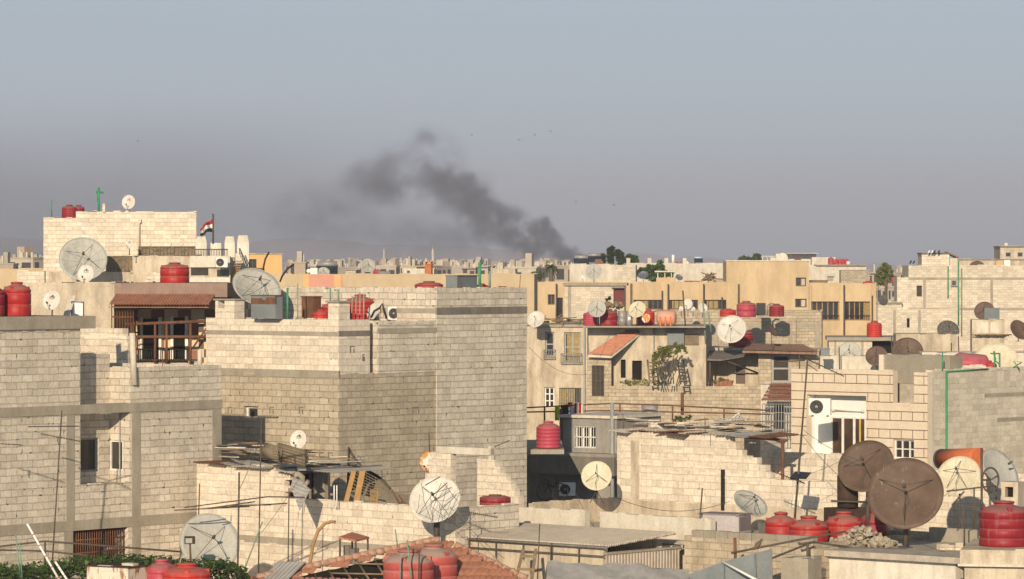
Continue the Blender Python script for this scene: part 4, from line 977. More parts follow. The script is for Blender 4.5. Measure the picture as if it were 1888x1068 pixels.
# ------------------------------------------------------------------ corrugated roof shed
C = Fr(1120, 101, 42)
def corr_shed():
    F = C; t = thing('corrugated_shed', 'low cream shed under a pale corrugated sheet roof with an open dark end', 'shed', F.p(0, 0, 0))
    v0, zr = F.v(826), F.zA(1007, 1120); uR = F.u(1247)
    m = MB(); n = 40; H = .035
    for i in range(n):
        for q in range(4):
            f0, f1 = (i + q/4)/n, (i + (q+1)/4)/n
            z0, z1 = zr + f0*.2 + H*math.sin(2*math.pi*(f0*n)), zr + f1*.2 + H*math.sin(2*math.pi*(f1*n))
            a, b = f0*uR, f1*uR
            m.face([F.p(a, v0, z0), F.p(a, .0, z0), F.p(b, .0, z1), F.p(b, v0, z1)], None, True)
            m.face([F.p(a, v0, z0-.012), F.p(b, v0, z1-.012), F.p(b, .0, z1-.012), F.p(a, 0, z0-.012)], None, True)
            m.face([F.p(a, 0, z0-.012), F.p(b, 0, z1-.012), F.p(b, 0, z1), F.p(a, 0, z0)])
    m.build('corrugated_roof', M['sheet'], t)
    m = MB(); m.tube([F.p(-.04, v0, zr-.05), F.p(-.04, .02, zr-.05)], .03, 6); m.build('gutter', M['conc_d'], t)
    m = MB(); wallbox(m, F, .12, .3, v0, -.25, 0, zr-.06); wallbox(m, F, .3, uR, v0, v0+.2, 0, zr-.06); wallbox(m, F, uR-.2, uR, v0+.2, -.5, 0, zr-.02); m.build('wall', M['cream'], t)
    m = MB(); m.tube([F.p(-.02, v0+.5, zr-.28), F.p(-.02, -.1, zr-.28)], .018, 5)
    for k in range(5): m.tube([F.p(-.02, v0+.8+k*1.0, zr-.05), F.p(-.02, v0+.8+k*1.0, zr-.5)], .016, 5)
    m.build('pipe_run', M['iron'], t)
    zp = F.zB(1022, 1130, -.1)
    m = MB(); slab(m, F, .1, F.u(1258), -.16, -.1, zp-1.2, zp); m.build('ribbed_panel', M['sheet'], t)
    m = MB(); slab(m, F, .05, F.u(1260), -.2, -.06, zp, zp+.06); m.build('panel_rail', M['conc'], t)
    r = F.RB(1217, 1011, 1260, 1024, -.18); m = MB(); wallbox(m, F, r[0], r[1], -.3, -.18, zp+.05, r[3]+.02, hB=[(r[0]+.04, (r[0]+r[1])/2-.02, zp+.08, r[3]-.03, .06), ((r[0]+r[1])/2+.02, r[1]-.04, zp+.08, r[3]-.03, .06)])
    w = m.build('window', M['wframe'], t); m = MB(); slab(m, F, r[0]+.03, r[1]-.03, -.26, -.25, zp+.06, r[3]-.02); m.build('pane', M['glass'], w)
    m = MB(); slab(m, F, .3, uR-.3, -2.2, -2.1, zp-1, zr-.05); m.build('shade_backing', M['dark'], t)  # near-black colour paints the shade inside the open end
corr_shed()
t = thing('ladder', 'short rough wooden ladder leaning on the cream shed wall', 'ladder', P(960, 1068, 100.4))
for x0, x1 in ((944, 962), (975, 985)):
    m = MB(); a = P(x0, 1085, 99.8); m.box(a, (.09,0,0), (0,.05,0), P(x1, 1012, 101.6)-a); m.build('rail', M['wood'], t)
for y, z in ((1028, .75), (1052, .45), (1075, .1)):
    m = MB(); f = (1085-y)/73; a = P(945+17*f, y, 99.78+1.8*f); m.box(a, P(982+8*f, y+1, 99.78+1.8*f)-a, (0,.05,0), (0,0,.07)); m.build('rung', M['wood'], t)
ppole(991, 1068, 995, 966, 100.2, 1.2, label='thin dark rod rising in front of the corrugated roof', name='iron_rod', cat='iron rod')
for i, x in enumerate((842, 860)):
    p = P(x, 1022+i*4, 101.5); m = MB(); m.cbox(p, .3, .22, .2, .4+i); tag(m.build('loose_block', M['block_pale'], None, loc=p), ['loose grey block left of two beside the dusty tanks', 'loose grey block right of two beside the comb aerial mast'][i], 'block')

# ------------------------------------------------------------------ plastered terrace and the stepped white block wall
W = Fr(1125, 112, 42)
CW = Fr(1078, 106.5, 42)
def terrace():
    F = W; zt = round(CW.zA(942, 1078), 2); t = thing('terrace', 'low cream plastered roof terrace with a gap in its front parapet', 'roof terrace', F.p(0, 0, 0))
    zf = CW.zA(985, 1090); f2 = CW
    m = MB(); wallbox(m, f2, 0, .22, f2.v(957), 0, 0, zt); wallbox(m, f2, 0, .22, f2.v(1106), f2.v(1310), 0, zt-.03); wallbox(m, f2, 0, .22, 0, f2.v(1106), 0, zf+.03); m.build('front_parapet', M['offwhite'], t)
    uL = F.u(985); m = MB(); wallbox(m, F, uL, 0, -.22, 0, 0, zt+.02); m.build('side_parapet', M['cream'], t)
    m = MB(); wallbox(m, F, 0, .3, -.3, F.v(1600), 0, zt); m.build('back_parapet', M['cream'], t)
    m = MB(); slab(m, F, -5, 0, 0, 10, zf-.1, zf); m.build('terrace_floor', M['roof'], t)
    return zt
zT = terrace()
def stepped_wall():
    F = W; t = thing('block_wall', 'bright white block wall with a ragged stepped right end and a sand coloured column', 'wall', F.p(0, 0, 0))
    zt = zT + 2.0; vl = F.v(1137); m = MB()
    for i, x in enumerate((1346, 1356, 1368, 1395, 1411, 1420)):
        wallbox(m, F, .02, .24, vl, F.v(x), zt-.2*(i+1), zt-.2*i)
    wallbox(m, F, .02, .24, vl, F.v(1560), zT, zt-1.2); m.build('wall', M['block_white'], t)
    m = MB(); slab(m, F, .0, .1, F.v(1163), F.v(1178), zT, zt-.25); m.build('concrete_column', M['cream'], t)
    m = MB(); u0 = 2.6; wallbox(m, F, u0, u0+1.2, F.v(1372, u0), F.v(1402, u0), zT-.5, zt-.1); m.build('inner_pier', M['block_pale'], t)
    m = MB(); wallbox(m, F, 3.2, 3.4, F.v(1400, 3.2), F.v(1640, 3.2), zT-1, F.zA(836, 1480, 3.2)); m.build('rear_wall', M['block_white'], t)
    m = MB(); slab(m, F, -.05, .02, F.v(1331), F.v(1336), zT-.15, F.zA(866, 1333)); m.build('drain_pipe', M['black'], t)
    patch_roof(t, F, 1139, 1412, zt, -.04, 2.0, 10, 17)
    m = MB(); m.tube([F.p(.8, F.v(1443, .8), zT-.3), F.p(.8, F.v(1443, .8), zt-.1)], .05, 6); m.build('post', M['rust'], t)
    m = MB(); m.tube([F.p(.8, F.v(1330, .8), zt-.03), F.p(.8, F.v(1450, .8), zt-.12)], .045, 6); m.build('roof_beam', M['rust'], t)
    return zt
zW = stepped_wall()
rs = random.Random(11)
for i in range(30):
    x = rs.uniform(1150, 1400); u = rs.uniform(.1, 1.7); d = (W.V * math.cos(rs.gauss(0,.4)) + W.U * rs.gauss(0,.3)); L = rs.uniform(.4, 1.5)
    p = W.p(u, W.v(x, u), zW + .10 + u*.012 + i*.009); m = MB(); m.box(p, Vector((d.x*L, d.y*L, rs.uniform(-.02,.05))), Vector((-d.y, d.x, 0))*rs.uniform(.1,.35), (0,0,.03))
    tag(m.build('board', M[rs.choice(['wood', 'conc', 'offwhite', 'zinc', 'rust'])], None, loc=p), 'scrap board lying on the sheet roof of the stepped white wall', 'board', 'scrap on the sheet roof')
for i, x in enumerate((1210, 1258, 1330)):
    p = W.p(.5+.5*i, W.v(x, .5+.5*i), zW+.18+i*.01); m = MB(); m.cbox(p, .42, .22, .2, .3-.4*i); tag(m.build('loose_block', M['block_white'], None, loc=p), 'white block weighing down the sheet roof', 'block', 'blocks weighing down the sheet roof')
t = thing('folded_chair_frame', 'white folded metal frame lying on the sheet roof', 'metal frame', P(1350, 778, 112)); m = MB()
m.tube([P(1340, 780, 112.4), P(1362, 762, 112.6), P(1375, 778, 112.2), P(1355, 779, 112.2), P(1366, 764, 112.9), P(1348, 781, 112.9)], .022, 5); m.build('frame', M['wframe'], t)
dish(1100, 878, 109.6, 56, 'prime', 'dish_cream', -6, 20, 'round cream dish on a black tripod standing on the terrace side wall', 'big satellite dishes', base_z=zT+.02, struts=3, tripod=True, depth=.2)
dish(1382, 931, 104.6, 68, 'prime', 'dish_grey', 35, 48, 'pale grey mesh dish with long struts beside the lilac metal box', 'big satellite dishes', base=985, struts=4, mesh_ribs=True, spin=20)

# ------------------------------------------------------------------ roof with the red tanks left of the brown dishes
Q = Fr(1500, 100, 40)
zQ = Q.zA(990, 1500)
t = thing('plaster_house', 'low warm plastered block house with a top course of bare grey blocks under red tanks', 'house', Q.p(0, 0, 0))
m = MB(); wallbox(m, Q, 0, 6, Q.v(1262), 0, 0, zQ-.2, par=.65); m.build('wall', M['block_warm'], t)
m = MB(); n = 10
for i in range(n):
    a, b = Q.v(1275) + (0-Q.v(1275))*i/n, Q.v(1275) + (0-Q.v(1275))*(i+1)/n - .015
    slab(m, Q, 0, .2, a, b, zQ-.2, zQ + .004*(i % 3)); 
m.build('coping', M['conc_mid'], t)
m = MB(); slab(m, Q, .2, 6, Q.v(1262), 0, zQ-.8, zQ-.72); m.build('roof', M['roof'], t)
F = Fr(1362, 103.6, 30); t = thing('metal_box', 'lilac grey painted metal box standing on the plastered roof edge', 'metal box', F.p(0, 0, zQ-.72))
m = MB(); wallbox(m, F, 0, .75, F.v(1288), 0, zQ-.72, F.zA(950, 1330)); m.build('casing', M['lilac'], t)
m = MB(); z = F.zA(950, 1330); slab(m, F, -.03, .78, F.v(1288)-.03, .03, z, z+.035); m.build('lid', M['lilac_d'], t)
m = MB(); slab(m, F, .02, .73, .0, .012, zQ-.1, z-.04); m.build('side_panel', M['lilac_d'], t)
for i, (x, y, w, h, D, lab, c) in enumerate(((1440, 1032, 60, 81, 102.6, 'leftmost of the red tanks behind the grey block coping, with a dark lid', 'red'), (1491, 1036, 74, 79, 101.6, 'wide red tank second from left, in front of the others behind the coping', 'red'), (1556, 1032, 68, 82, 102.6, 'third red tank from left, by the rubble pile', 'red'), (1610, 1030, 52, 80, 103.6, 'red tank half hidden by the big brown dish', 'crimson'))):
    tank(x, y, D, w, h, c, 'smooth', lab, z=zQ-.72)
box_thing('metal_box', 'metal box', 'small dark grey box between the see-through dish and the red tanks', .5, Vector((P(1412, 985, 103.2).x, 103.2, zQ-.72)), (.3, .3, .85), 'conc_d')

# ------------------------------------------------------------------ near right roof with the brown dishes
NR = Fr(1762, 98, 40)
zN = NR.zA(1026, 1750)
t = thing('flat_roof_house', 'near white walled house with a bare concrete slab roof carrying the brown dishes', 'house', NR.p(0, 0, 0))
vl = NR.v(1492)
m = MB(); slab(m, NR, -.25, 5.6, vl-.2, .4, zN-.16, zN); m.build('roof_slab', M['roof'], t)
m = MB(); wallbox(m, NR, 0, 5, vl, 0, 0, zN-.16); m.build('wall', M['white_wall'], t)
m = MB(); slab(m, NR, 4.2, 4.4, vl+1, 5, zN, zN+.38); m.build('back_parapet', M['conc'], t)
NP = Fr(1770, 96.6, 12)
t = thing('parapet_block', 'thick sand coloured parapet block under the big red tank at the right edge', 'parapet', NP.p(0, 0, 0))
zP = NP.zA(1014, 1800); m = MB(); wallbox(m, NP, 0, 4, 0, 6, zP-.38, zP); wallbox(m, NP, .15, 4, .1, 6, 0, zP-.385); m.build('parapet', M['cream'], t)
m = MB(); slab(m, NP, -.05, .02, -.05, 6, zP-.42, zP-.36); m.build('drip_edge', M['offwhite'], t)
tank(1851, 1012, 97.3, 92, 84, 'crimson', 'three', 'big crimson water tank at the right edge of the photo, standing on the sand parapet', z=zP)
dish(1670, 912, 100.9, 139, 'prime', 'dish_brown', -10, 24, 'biggest brown dish with bird droppings, nearest on the right roof', 'big satellite dishes', base_z=zN, struts=3, depth=.22, feedmat='iron', spin=30, pole_r=.07)
dish(1598, 862, 103.5, 106, 'prime', 'dish_brown', -22, 30, 'second brown dish behind the biggest one, above the black barrel', 'big satellite dishes', base_z=zN, struts=3, depth=.24, spin=60, pole_r=.06)
t = thing('barrel', 'dark rusty barrel standing below the second brown dish', 'barrel', P(1563, 935, 104.0))
m = MB(); r = .29; m.lathe([(0, 0), (r, 0), (r, .25), (r*1.03, .27), (r, .29), (r, .55), (r*1.03, .57), (r, .59), (r, .85), (r*1.03, .86), (0, .84)], 24, P(1563, 935, 104.0)); m.build('drum', M['rust_dark'], t)
m = MB(); m.tube([P(1532, 924, 103.6), P(1600, 926, 103.6)], .03, 5); m.build('support_bar', M['iron'], t)
m = MB(); p = P(1558, 963, 104.2); m.cbox(p + Vector((0,0,.2)), .95, .7, .4, .4); m.build('stand', M['rust_dark'], t)
# rubble heap
rb = MB(); rs = random.Random(21)
for i in range(260):
    x = rs.gauss(1588, 34); D = 101.2 + rs.uniform(0, 1.4); h = max(0, .42*math.exp(-((x-1588)/40)**2)) * rs.random()
    if not 1500 < x < 1660: continue
    p = P(x, 1000, D); p.z = zN + .05 + h; s = rs.uniform(.03, .13)
    ax = Vector((rs.gauss(0,1), rs.gauss(0,1), rs.gauss(0,1))).normalized()
    Rq = Quaternion(ax, rs.uniform(0, 3)).to_matrix(); rb.cbox(p, s*1.6, s, s*.8, 0, Rq)
tag(rb.build('rubble_heap', M['rubble'], None, loc=P(1592, 1005, 101.5)), 'heap of broken pale blocks at the left of the biggest brown dish', 'rubble', kind='stuff')
for i, (x, y, s) in enumerate(((1738, 1008, .16), (1768, 992, .2), (1755, 998, .13))):
    p = P(x, y, 100.4); p.z = zN + s/2; m = MB(); m.cbox(p, s*1.7, s, s, .5+i); tag(m.build('loose_block', M['block_pale'], None, loc=p), 'loose broken block on the roof right of the biggest brown dish', 'block', 'loose blocks right of the brown dish')
dish(1768, 878, 104.6, 80, 'prime', 'dish_cream', -20, 34, 'cream dish with a cage of struts left of the tall grey dish', 'big satellite dishes', base=1000, struts=5, depth=.22)
dish(1842, 868, 106.6, 88, 'prime', 'dish_grey', 42, 30, 'tall grey dish turned to the right behind the wheel ring at the right edge', 'big satellite dishes', base=960, struts=0, depth=.2, rod=False)
t = thing('wheel_ring', 'dark wheel shaped iron ring on a roof post near the right edge', 'wheel', P(1826, 885, 103.4))
m = MB(); c = P(1826, 885, 103.4); Rm = Matrix.Rotation(R(30), 3, 'Z')
m.tube([c + Rm @ Vector((.28*math.cos(2*math.pi*k/28), 0, .33*math.sin(2*math.pi*k/28))) for k in range(29)], .028, 6, caps=False); m.build('rim', M['iron'], t)
m = MB()
for a in (20, 140, 260): m.tube([c, c + Rm @ Vector((.28*math.cos(R(a)), 0, .33*math.sin(R(a))))], .025, 5)
m.build('wheel_spokes', M['iron'], t)
m = MB(); m.tube([P(1810, 992, 103.4), P(1810, 826, 103.4)], .035, 6); m.tube([c, P(1810, 885, 103.4)], .03, 5); m.build('post', M['iron'], t)
t = thing('boiler_tank', 'orange horizontal boiler tank with a dark blue end behind the cream dish', 'boiler', P(1770, 850, 112))
m = MB(); a, b = P(1738, 847, 112), P(1806, 845, 110.5); m.tube([a, b], .3, 20); m.build('drum', M['orange'], t)
m = MB(); m.tube([a + (a-b).normalized()*.06, a], .31, 20); m.build('end_cap', M['navy_steel'], t)
m = MB(); m.cbox(P(1752, 872, 111.8), .1, .5, .5); m.cbox(P(1796, 872, 110.8), .1, .5, .5); m.build('cradle', M['iron'], t)
BP = Fr(1888, 104.5, 30)
t = thing('chimney_block', 'sand plastered chimney block with a square dark hole at the right edge', 'chimney', BP.p(0, 0, 0))
m = MB(); h = BP.RA(1853, 898, 1868, 917); v0, v1 = BP.v(1845), BP.v(1877); zt = BP.zA(889, 1860)
wallbox(m, BP, 0, .5, v0, v1, zN-.3, zt, hA=[h], depth=.25); m.build('wall', M['cream'], t)
m = MB(); slab(m, BP, .2, .25, h[0], h[1], h[2], h[3]); m.build('flue_opening', M['dark'], t)
BW = Fr(1905, 108, 38)
t = thing('block_wall', 'warm pale block wall behind the cream dishes at the right edge', 'wall', BW.p(0, 0, 0))
m = MB(); wallbox(m, BW, 0, .25, BW.v(1540), 2, 0, BW.zA(872, 1850)); m.build('wall', M['block_white'], t)
railing([[(1778, 1012), (1778, 936), (1812, 932)], [(1796, 975), (1796, 900)], [(1745, 906), (1832, 896)], [(1778, 906), (1755, 932)]], 100.2, 'bent dark pipe stand with a tap left of the big right tank', 1.6, cat='pipe stand', name='pipe_stand')
# ------------------------------------------------------------------ creeper covered pergola, tanks and pipes at the bottom left
t = thing('creeper_hedge', 'dense dark green creeper covering the low roof at the bottom left', 'creeper', P(200, 1080, 101))
cr = MB(); rs = random.Random(4)
def crtop(x): return 1040 + 8*math.sin(x*.021+1) - 14*math.exp(-((x-300)/90)**2) + (max(0, x-400)/50)**2*22
for i in range(9000):
    x = rs.uniform(-40, 462); D = rs.uniform(99.2, 102.6); yt = crtop(x) + 6*math.sin(x*.13+D*3) + 4*math.sin(x*.37+D*5)
    y = yt + abs(rs.gauss(0, 1)) * 17; p = P(x, y, D)
    a = Vector((rs.gauss(0,1), rs.gauss(0,1), rs.gauss(0,.5))).normalized(); b = a.cross(Vector((rs.random(), rs.random(), 1))).normalized(); s = rs.uniform(.04, .085)
    cr.face([p - a*s, p - b*s*.6, p + a*s, p + b*s*.6])
cr.build('foliage', M['leaf'], t)
m = MB(); rs = random.Random(8)
for i in range(26):
    x = rs.uniform(0, 450); p = P(x, crtop(x) + 8, rs.uniform(99.4, 102)); m.tube([p - Vector((rs.uniform(-.3,.3),0,.9)), p, p + Vector((rs.gauss(0,.15), 0, rs.uniform(.05,.2)))], .012, 4)
m.build('stem', M['bark'], t)
m = MB(); a = P(-60, 1092, 99.4); m.box(a, P(470, 1092, 99.4) - a, (0, 3.2, 0), (0, 0, .1)); m.build('pergola_slab', M['conc'], t)
t = thing('rusty_tank', 'square rusty white metal cistern with peeling paint at the bottom left', 'cistern', P(215, 1100, 98.4))
F = Fr(236, 98.2, 30); zt = F.zA(1047, 220); m = MB(); wallbox(m, F, 0, .9, F.v(160), 0, zt-1.0, zt); m.build('casing', M['peeling'], t)
m = MB(); slab(m, F, -.04, .94, F.v(160)-.04, .04, zt, zt+.03); m.build('lid', M['rust_dark'], t)
m = MB(); slab(m, F, .35, .6, -.45, -.1, zt+.03, zt+.09); m.build('hatch', M['offwhite'], t)
tank(298, 1112, 98.75, 62, 82, 'pink', 'smooth', 'left of the two red tanks in the creeper, half behind the rusty cistern')
tank(344, 1117, 97.9, 90, 80, 'redorange', 'smooth', 'wide bright red tank in the creeper at the bottom left')
dish(386, 1002, 103.2, 112, 'prime', 'dish_grey', 18, 22, 'large grey dish before the white block wall, half sunk in the creeper', 'big satellite dishes', base=1085, struts=4, depth=.2, spin=45, rod=False)
t = thing('floodlight', 'rusty little floodlight on a post in front of the large grey dish', 'lamp', P(352, 1024, 101))
m = MB(); p = P(350, 996, 101); m.cbox(p, .26, .16, .2, .3); m.build('lamp_head', M['rust_dark'], t)
m = MB(); m.cbox(p + Vector((-.02, -.085, -.01)), .18, .01, .13, .3); m.build('lamp_glass', M['dish_grey'], t)
m = MB(); m.tube([p, P(352, 1040, 101)], .03, 6); m.build('post', M['rust'], t)
railing([[(-20, 1010), (83, 998), (340, 1018)], [(-20, 1014), (83, 1016), (300, 1040)]], 103, 'dark pipe railing in front of the left block house', 1.9, posts=[[(83, 998), (83, 1044)], [(334, 996), (332, 1085)]])
def striped(a, b, r, label):
    t = thing('striped_pole', label, 'pole', a, 'red and white striped poles'); n = 6
    m = MB(); m.tube([a, b], r, 8); m.build('pole', M['white'], t); m2 = MB()
    for i in range(1, n): c, d = a.lerp(b, i/n - .007), a.lerp(b, i/n + .007); m2.tube([c, d], r*1.08, 8)
    m2.build('stripe', M['redink'], t)
striped(P(118, 1085, 98.5), P(50, 966, 98.5), .03, 'long white pole with thin red bands leaning to the left at the bottom left')
striped(P(134, 1085, 98.3), P(102, 1036, 98.3), .03, 'short white banded pole leaning beside the long one')
for i, (x0, y0, x1, y1, D, lab, mt) in enumerate(((38, 1070, 29, 985, 99.5, 'thin pale stick left of the striped pole', 'teal'), (41, 1070, 36, 1000, 99.4, 'second thin pale stick near the striped pole', 'teal'), (322, 1068, 337, 1020, 98.6, 'pale stick leaning on the wide red tank', 'conc'))):
    ppole(x0, y0, x1, y1, D, 1.3, label=lab, mat=mt, name='stick', cat='stick')
yagi((96, 1045, 114, 757), (52, 787, 146, 786), 104.2, 4, 6, 'tall leaning aerial mast with two booms before the left block house', rpx=1.5, zig=False)
yagi((106, 815, 107, 806), (75, 800, 148, 814), 104.3, 16, 4, 'second comb boom low on the leaning left mast', rpx=1)
yagi((-6, 830, -6, 815), (-20, 817, 42, 821), 103.5, 6, 5, 'short aerial cut by the left edge', rpx=1.1)
t = thing('aerial', 'wide dark aerial of long rods on a thick pole in front of the white shed', 'aerial', P(438, 1075, 102)); D = 102
m = MB(); m.tube([P(438, 1075, D), P(441, 871, D)], .028, 6); m.build('mast', M['iron'], t)
m = MB()
for (x0, y0, x1, y1) in ((340, 936, 494, 916), (322, 941, 460, 934), (494, 916, 562, 917), (400, 936, 530, 928), (380, 938, 470, 925), (420, 932, 500, 931)): m.tube([P(x0, y0, D-.3), P(x1, y1, D+.3)], .017, 5)
m.build('rod_array', M['iron'], t)
yagi((476, 1075, 482, 772), (452, 769, 514, 770), 103.0, 22, 4, 'tall thin pole with a comb boom level with the tower window', rpx=1.4)
ppole(531, 1048, 533, 900, 103.3, 1.2, label='thin grey pole before the hanging metal sheet', mat='iron', name='mast', cat='pole')
ppole(443, 1070, 484, 962, 101.5, 1.3, label='pale slanting stick right of the large grey dish', mat='teal', name='stick', cat='stick')
ppole(366, 960, 368, 892, 106.5, 1.3, label='thin rusty pipe at the left corner of the white shed', mat='rust', name='iron_rod', cat='iron rod')
t = thing('bent_pipe', 'thick tan pipe bending over like a cane before the white wall', 'pipe', P(572, 1045, 102)); m = MB()
m.tube([P(571, 1060, 102), P(572, 1035, 102), P(577, 1005, 102), P(586, 980, 102), P(598, 966, 102), P(610, 962, 102), P(619, 963, 102)], .045, 8); m.build('pipe', M['woodlight'], t)
cable((P(480, 985, 103), P(553, 880, 103)), 'thin stay wire slanting up before the white shed wall', .05, .007)
m = MB(); F = Fr(545, 101, 30); a = P(480, 1068, 100.5)
m.box(a, P(532, 1068, 100.2)-a, (.02,.05,0), P(512, 1036, 101)-a); tag(m.build('leaning_sheet', M['zinc'], None, loc=a), 'grey corrugated sheet leaning at the left end of the tile roof', 'metal sheet')

# ------------------------------------------------------------------ broken clay tile roof at the bottom centre
TR = Fr(800, 97, 15)
def tile_roof():
    F = TR; t = thing('tile_roof_house', 'small house with a broken red clay tile roof and exposed rafters at the bottom centre', 'house', F.p(0, 0, 0))
    def edge(px):
        return 1070 - 72*(px-462)/(802-462) if px < 802 else (998 if px < 826 else 1004 + 64*(px-832)/133)
    zof = lambda u: 4.7 + u*.45
    def py(u, v): q = F.p(u, v, zof(u)); return CX + q.x/q.y*FPX, HY + (ZC - q.z)/q.y*FPX
    v = F.v(440, 4.4); ve = F.v(990, 4.4); w = .17; m = MB(); rl = .33; rs = random.Random(2)
    cols = int((ve - v)/w); low = MB()
    for c in range(cols):
        vc = v + (c+.5)*w; u = .0
        while u < 5.2:
            x, y = py(u+.15, vc)
            if y < edge(x): break
            broken = 555 < x < 712 and y < 1066 and y > edge(x) + 7 and not (620 < x < 672 and y < 1040)
            if not broken:
                dz, dv = rs.uniform(-.012, .012), rs.uniform(-.01, .01); hh = .055
                L = [(vc + dv + w*.52*math.cos(math.pi*q/6), hh*math.sin(math.pi*q/6)) for q in range(7)]
                u0, u1 = u - .03, u + rl
                for q in range(6):
                    (a, h1), (b, h2) = L[q], L[q+1]
                    m.face([F.p(u0, b, zof(u0)+h2+.045+dz), F.p(u0, a, zof(u0)+h1+.045+dz), F.p(u1, a, zof(u1)+h1+.01+dz), F.p(u1, b, zof(u1)+h2+.01+dz)], None, True)
                m.face([F.p(u0, L[0][0], zof(u0)+.0)] + [F.p(u0, a, zof(u0)+h+.045+dz) for a, h in L][::1] + [F.p(u0, L[-1][0], zof(u0)+.0)])
            u += rl
    m.build('roof_tiles', M['clay'], t)
    # ridge of round hip tiles
    def hip(x0, x1, n):
        m = MB()
        for i in range(n):
            x = x0 + (x1-x0)*(i+.5)/n; u = 2.5
            y = edge(x)
            for _ in range(40):
                vv = F.v(x, u); yy = py(u, vv)[1]; u += (yy - y) * .004
            if i == 0: pass
            x2 = x + (x1-x0)/n; vv = F.v(x, u); q = F.p(u, vv, zof(u)+.06); q2 = P(x2, edge(min(max(x2, 462), 965)), q.y + .02); d = (q2 - q)
            q2 = q + d*1.15; q2.z += .03
            m.tube([q, q2], .085, 10, r2=.105)
        m.build('hip_tiles', M['clay_light'], t)
    hip(466, 800, 23); hip(832, 962, 9)
    def ue(x):
        u = .5
        while u < 4.9 and py(u, F.v(x, u))[1] > edge(x) + 6: u += .05
        return u
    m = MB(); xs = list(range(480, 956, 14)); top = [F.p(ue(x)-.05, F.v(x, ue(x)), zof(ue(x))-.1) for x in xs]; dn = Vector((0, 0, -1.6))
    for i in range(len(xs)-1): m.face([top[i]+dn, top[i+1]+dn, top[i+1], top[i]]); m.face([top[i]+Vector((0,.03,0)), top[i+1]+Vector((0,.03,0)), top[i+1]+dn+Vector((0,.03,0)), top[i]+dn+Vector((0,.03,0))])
    m.build('hole_shade_board', M['dark'], t)  # near-black panel added behind the roof hole to give its shade
    for px in (580, 606, 634, 662, 692):
        u1 = ue(px) - .12; m = MB(); a = F.p(u1-1.4, F.v(px+34, u1-1.4), zof(u1-1.4)-.05); m.tube([a, F.p(u1, F.v(px, u1), zof(u1)-.05)], .035, 5); m.build('rafter', M['wood'], t)
    for u in (2.1, 2.7, 3.2): m = MB(); m.tube([F.p(u, F.v(575+60*(u-2.1), u), zof(u)-.03), F.p(u, F.v(712, u), zof(u)-.03)], .022, 5); m.build('batten', M['wood'], t)
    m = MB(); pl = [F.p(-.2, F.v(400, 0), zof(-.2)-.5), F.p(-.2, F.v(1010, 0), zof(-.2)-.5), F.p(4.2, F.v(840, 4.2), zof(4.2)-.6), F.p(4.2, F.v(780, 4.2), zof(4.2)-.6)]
    m.face(pl); m.face([p - Vector((0,0,.1)) for p in pl][::-1]); m.build('hole_shade_deck', M['dark'], t)  # near-black deck stands in for the shade under the broken tiles
    m = MB(); wallbox(m, F, 0, 4.5, F.v(470), F.v(960), 0, 4.2); m.build('wall', M['cream'], t)
tile_roof()
tank(753, 1110, 97.2, 94, 99, 'dusty', 'three', 'nearer of two dusty pink tanks on the tile roof, its pipes in front', lid='dustlid')
tank(800, 1100, 98.8, 88, 99, 'dusty', 'three', 'rear dusty pink tank on the tile roof, in the shade of the nearer one', lid='dustlid')
for i, (p, lab) in enumerate(((((738, 1080), (738, 1028), (741, 1022), (748, 1020)), 'grey pipe bent into the top of the nearer dusty tank'), (((772, 1080), (773, 1020), (776, 1012)), 'dark hose up the right of the nearer dusty tank'))):
    t = thing('tank_pipe', lab, 'pipe', P(p[0][0], p[0][1], 97)); m = MB(); m.tube([P(x, y, 97.0) for x, y in p], .022, 6); m.build('pipe', M['steel' if i == 0 else 'iron'], t)
ppole(759, 1080, 751, 996, 96.9, 1.4, label='faded green rod leaning across the nearer dusty tank', mat='teal', name='stick', cat='stick')
ppole(733, 1010, 729, 976, 99.5, 1.3, label='short green rod sticking up left of the dusty tanks', mat='teal', name='stick', cat='stick')
t = thing('chimney_pot', 'small chimney with a tilted clay tile canopy on thin posts behind the tile roof', 'chimney', P(650, 1030, 102.6))
a, b, c, d = P(624, 990, 102.2), P(656, 996, 101.9), P(681, 990, 102.8), P(649, 981, 103.2)
m = MB(); m.face([a, b, c, d]); m.face([p - Vector((0,0,.05)) for p in (d, c, b, a)])
for p, q in ((a,b),(b,c),(c,d),(d,a)): m.face([p - Vector((0,0,.05)), q - Vector((0,0,.05)), q, p])
m.build('tile_canopy', M['tile'], t)
for p in (a, b, c, d):
    m = MB(); q = p.lerp((a+c)/2, .1); m.tube([Vector((q.x, q.y, P(650, 1035, 102).z)), q], .028, 5); m.build('post', M['iron'], t)
m = MB(); q = P(653, 1040, 102.6); m.lathe([(.13, 0), (.13, .42), (.09, .42)], 14, q); m.lathe([(.1, 0), (.1, .5), (.06, .5)], 14, P(640, 1040, 102.8)); m.build('flue', M['conc_d'], t)

# ------------------------------------------------------------------ tarpaulin and sheet metal at the bottom right of centre
t = thing('tarpaulin', 'creased grey tarpaulin stretched over a frame at the bottom, below the corrugated shed', 'tarpaulin', P(1130, 1075, 98))
m = MB(); nx, ny = 28, 8
def tq(i, j):
    f, g = i/nx, j/ny; x = 1008 + 262*f; y = 1035 + 12*f + 5*math.sin(f*9) * .4 + g*60; D = 99.2 - g*1.6
    p = P(x, y, D); p.z += .03*math.sin(f*31 + g*4) + .03*math.sin(f*13 - g*9); return p
for i in range(nx):
    for j in range(ny):
        m.face([tq(i, j+1), tq(i+1, j+1), tq(i+1, j), tq(i, j)], None, True)
m.build('cloth', M['tarp'], t)
m = MB(); m.tube([P(1008, 1040, 99.25), P(1270, 1052, 99.25)], .03, 6); m.tube([P(1010, 1040, 99.2), P(1000, 1100, 98.8)], .03, 6); m.build('frame', M['iron'], t)
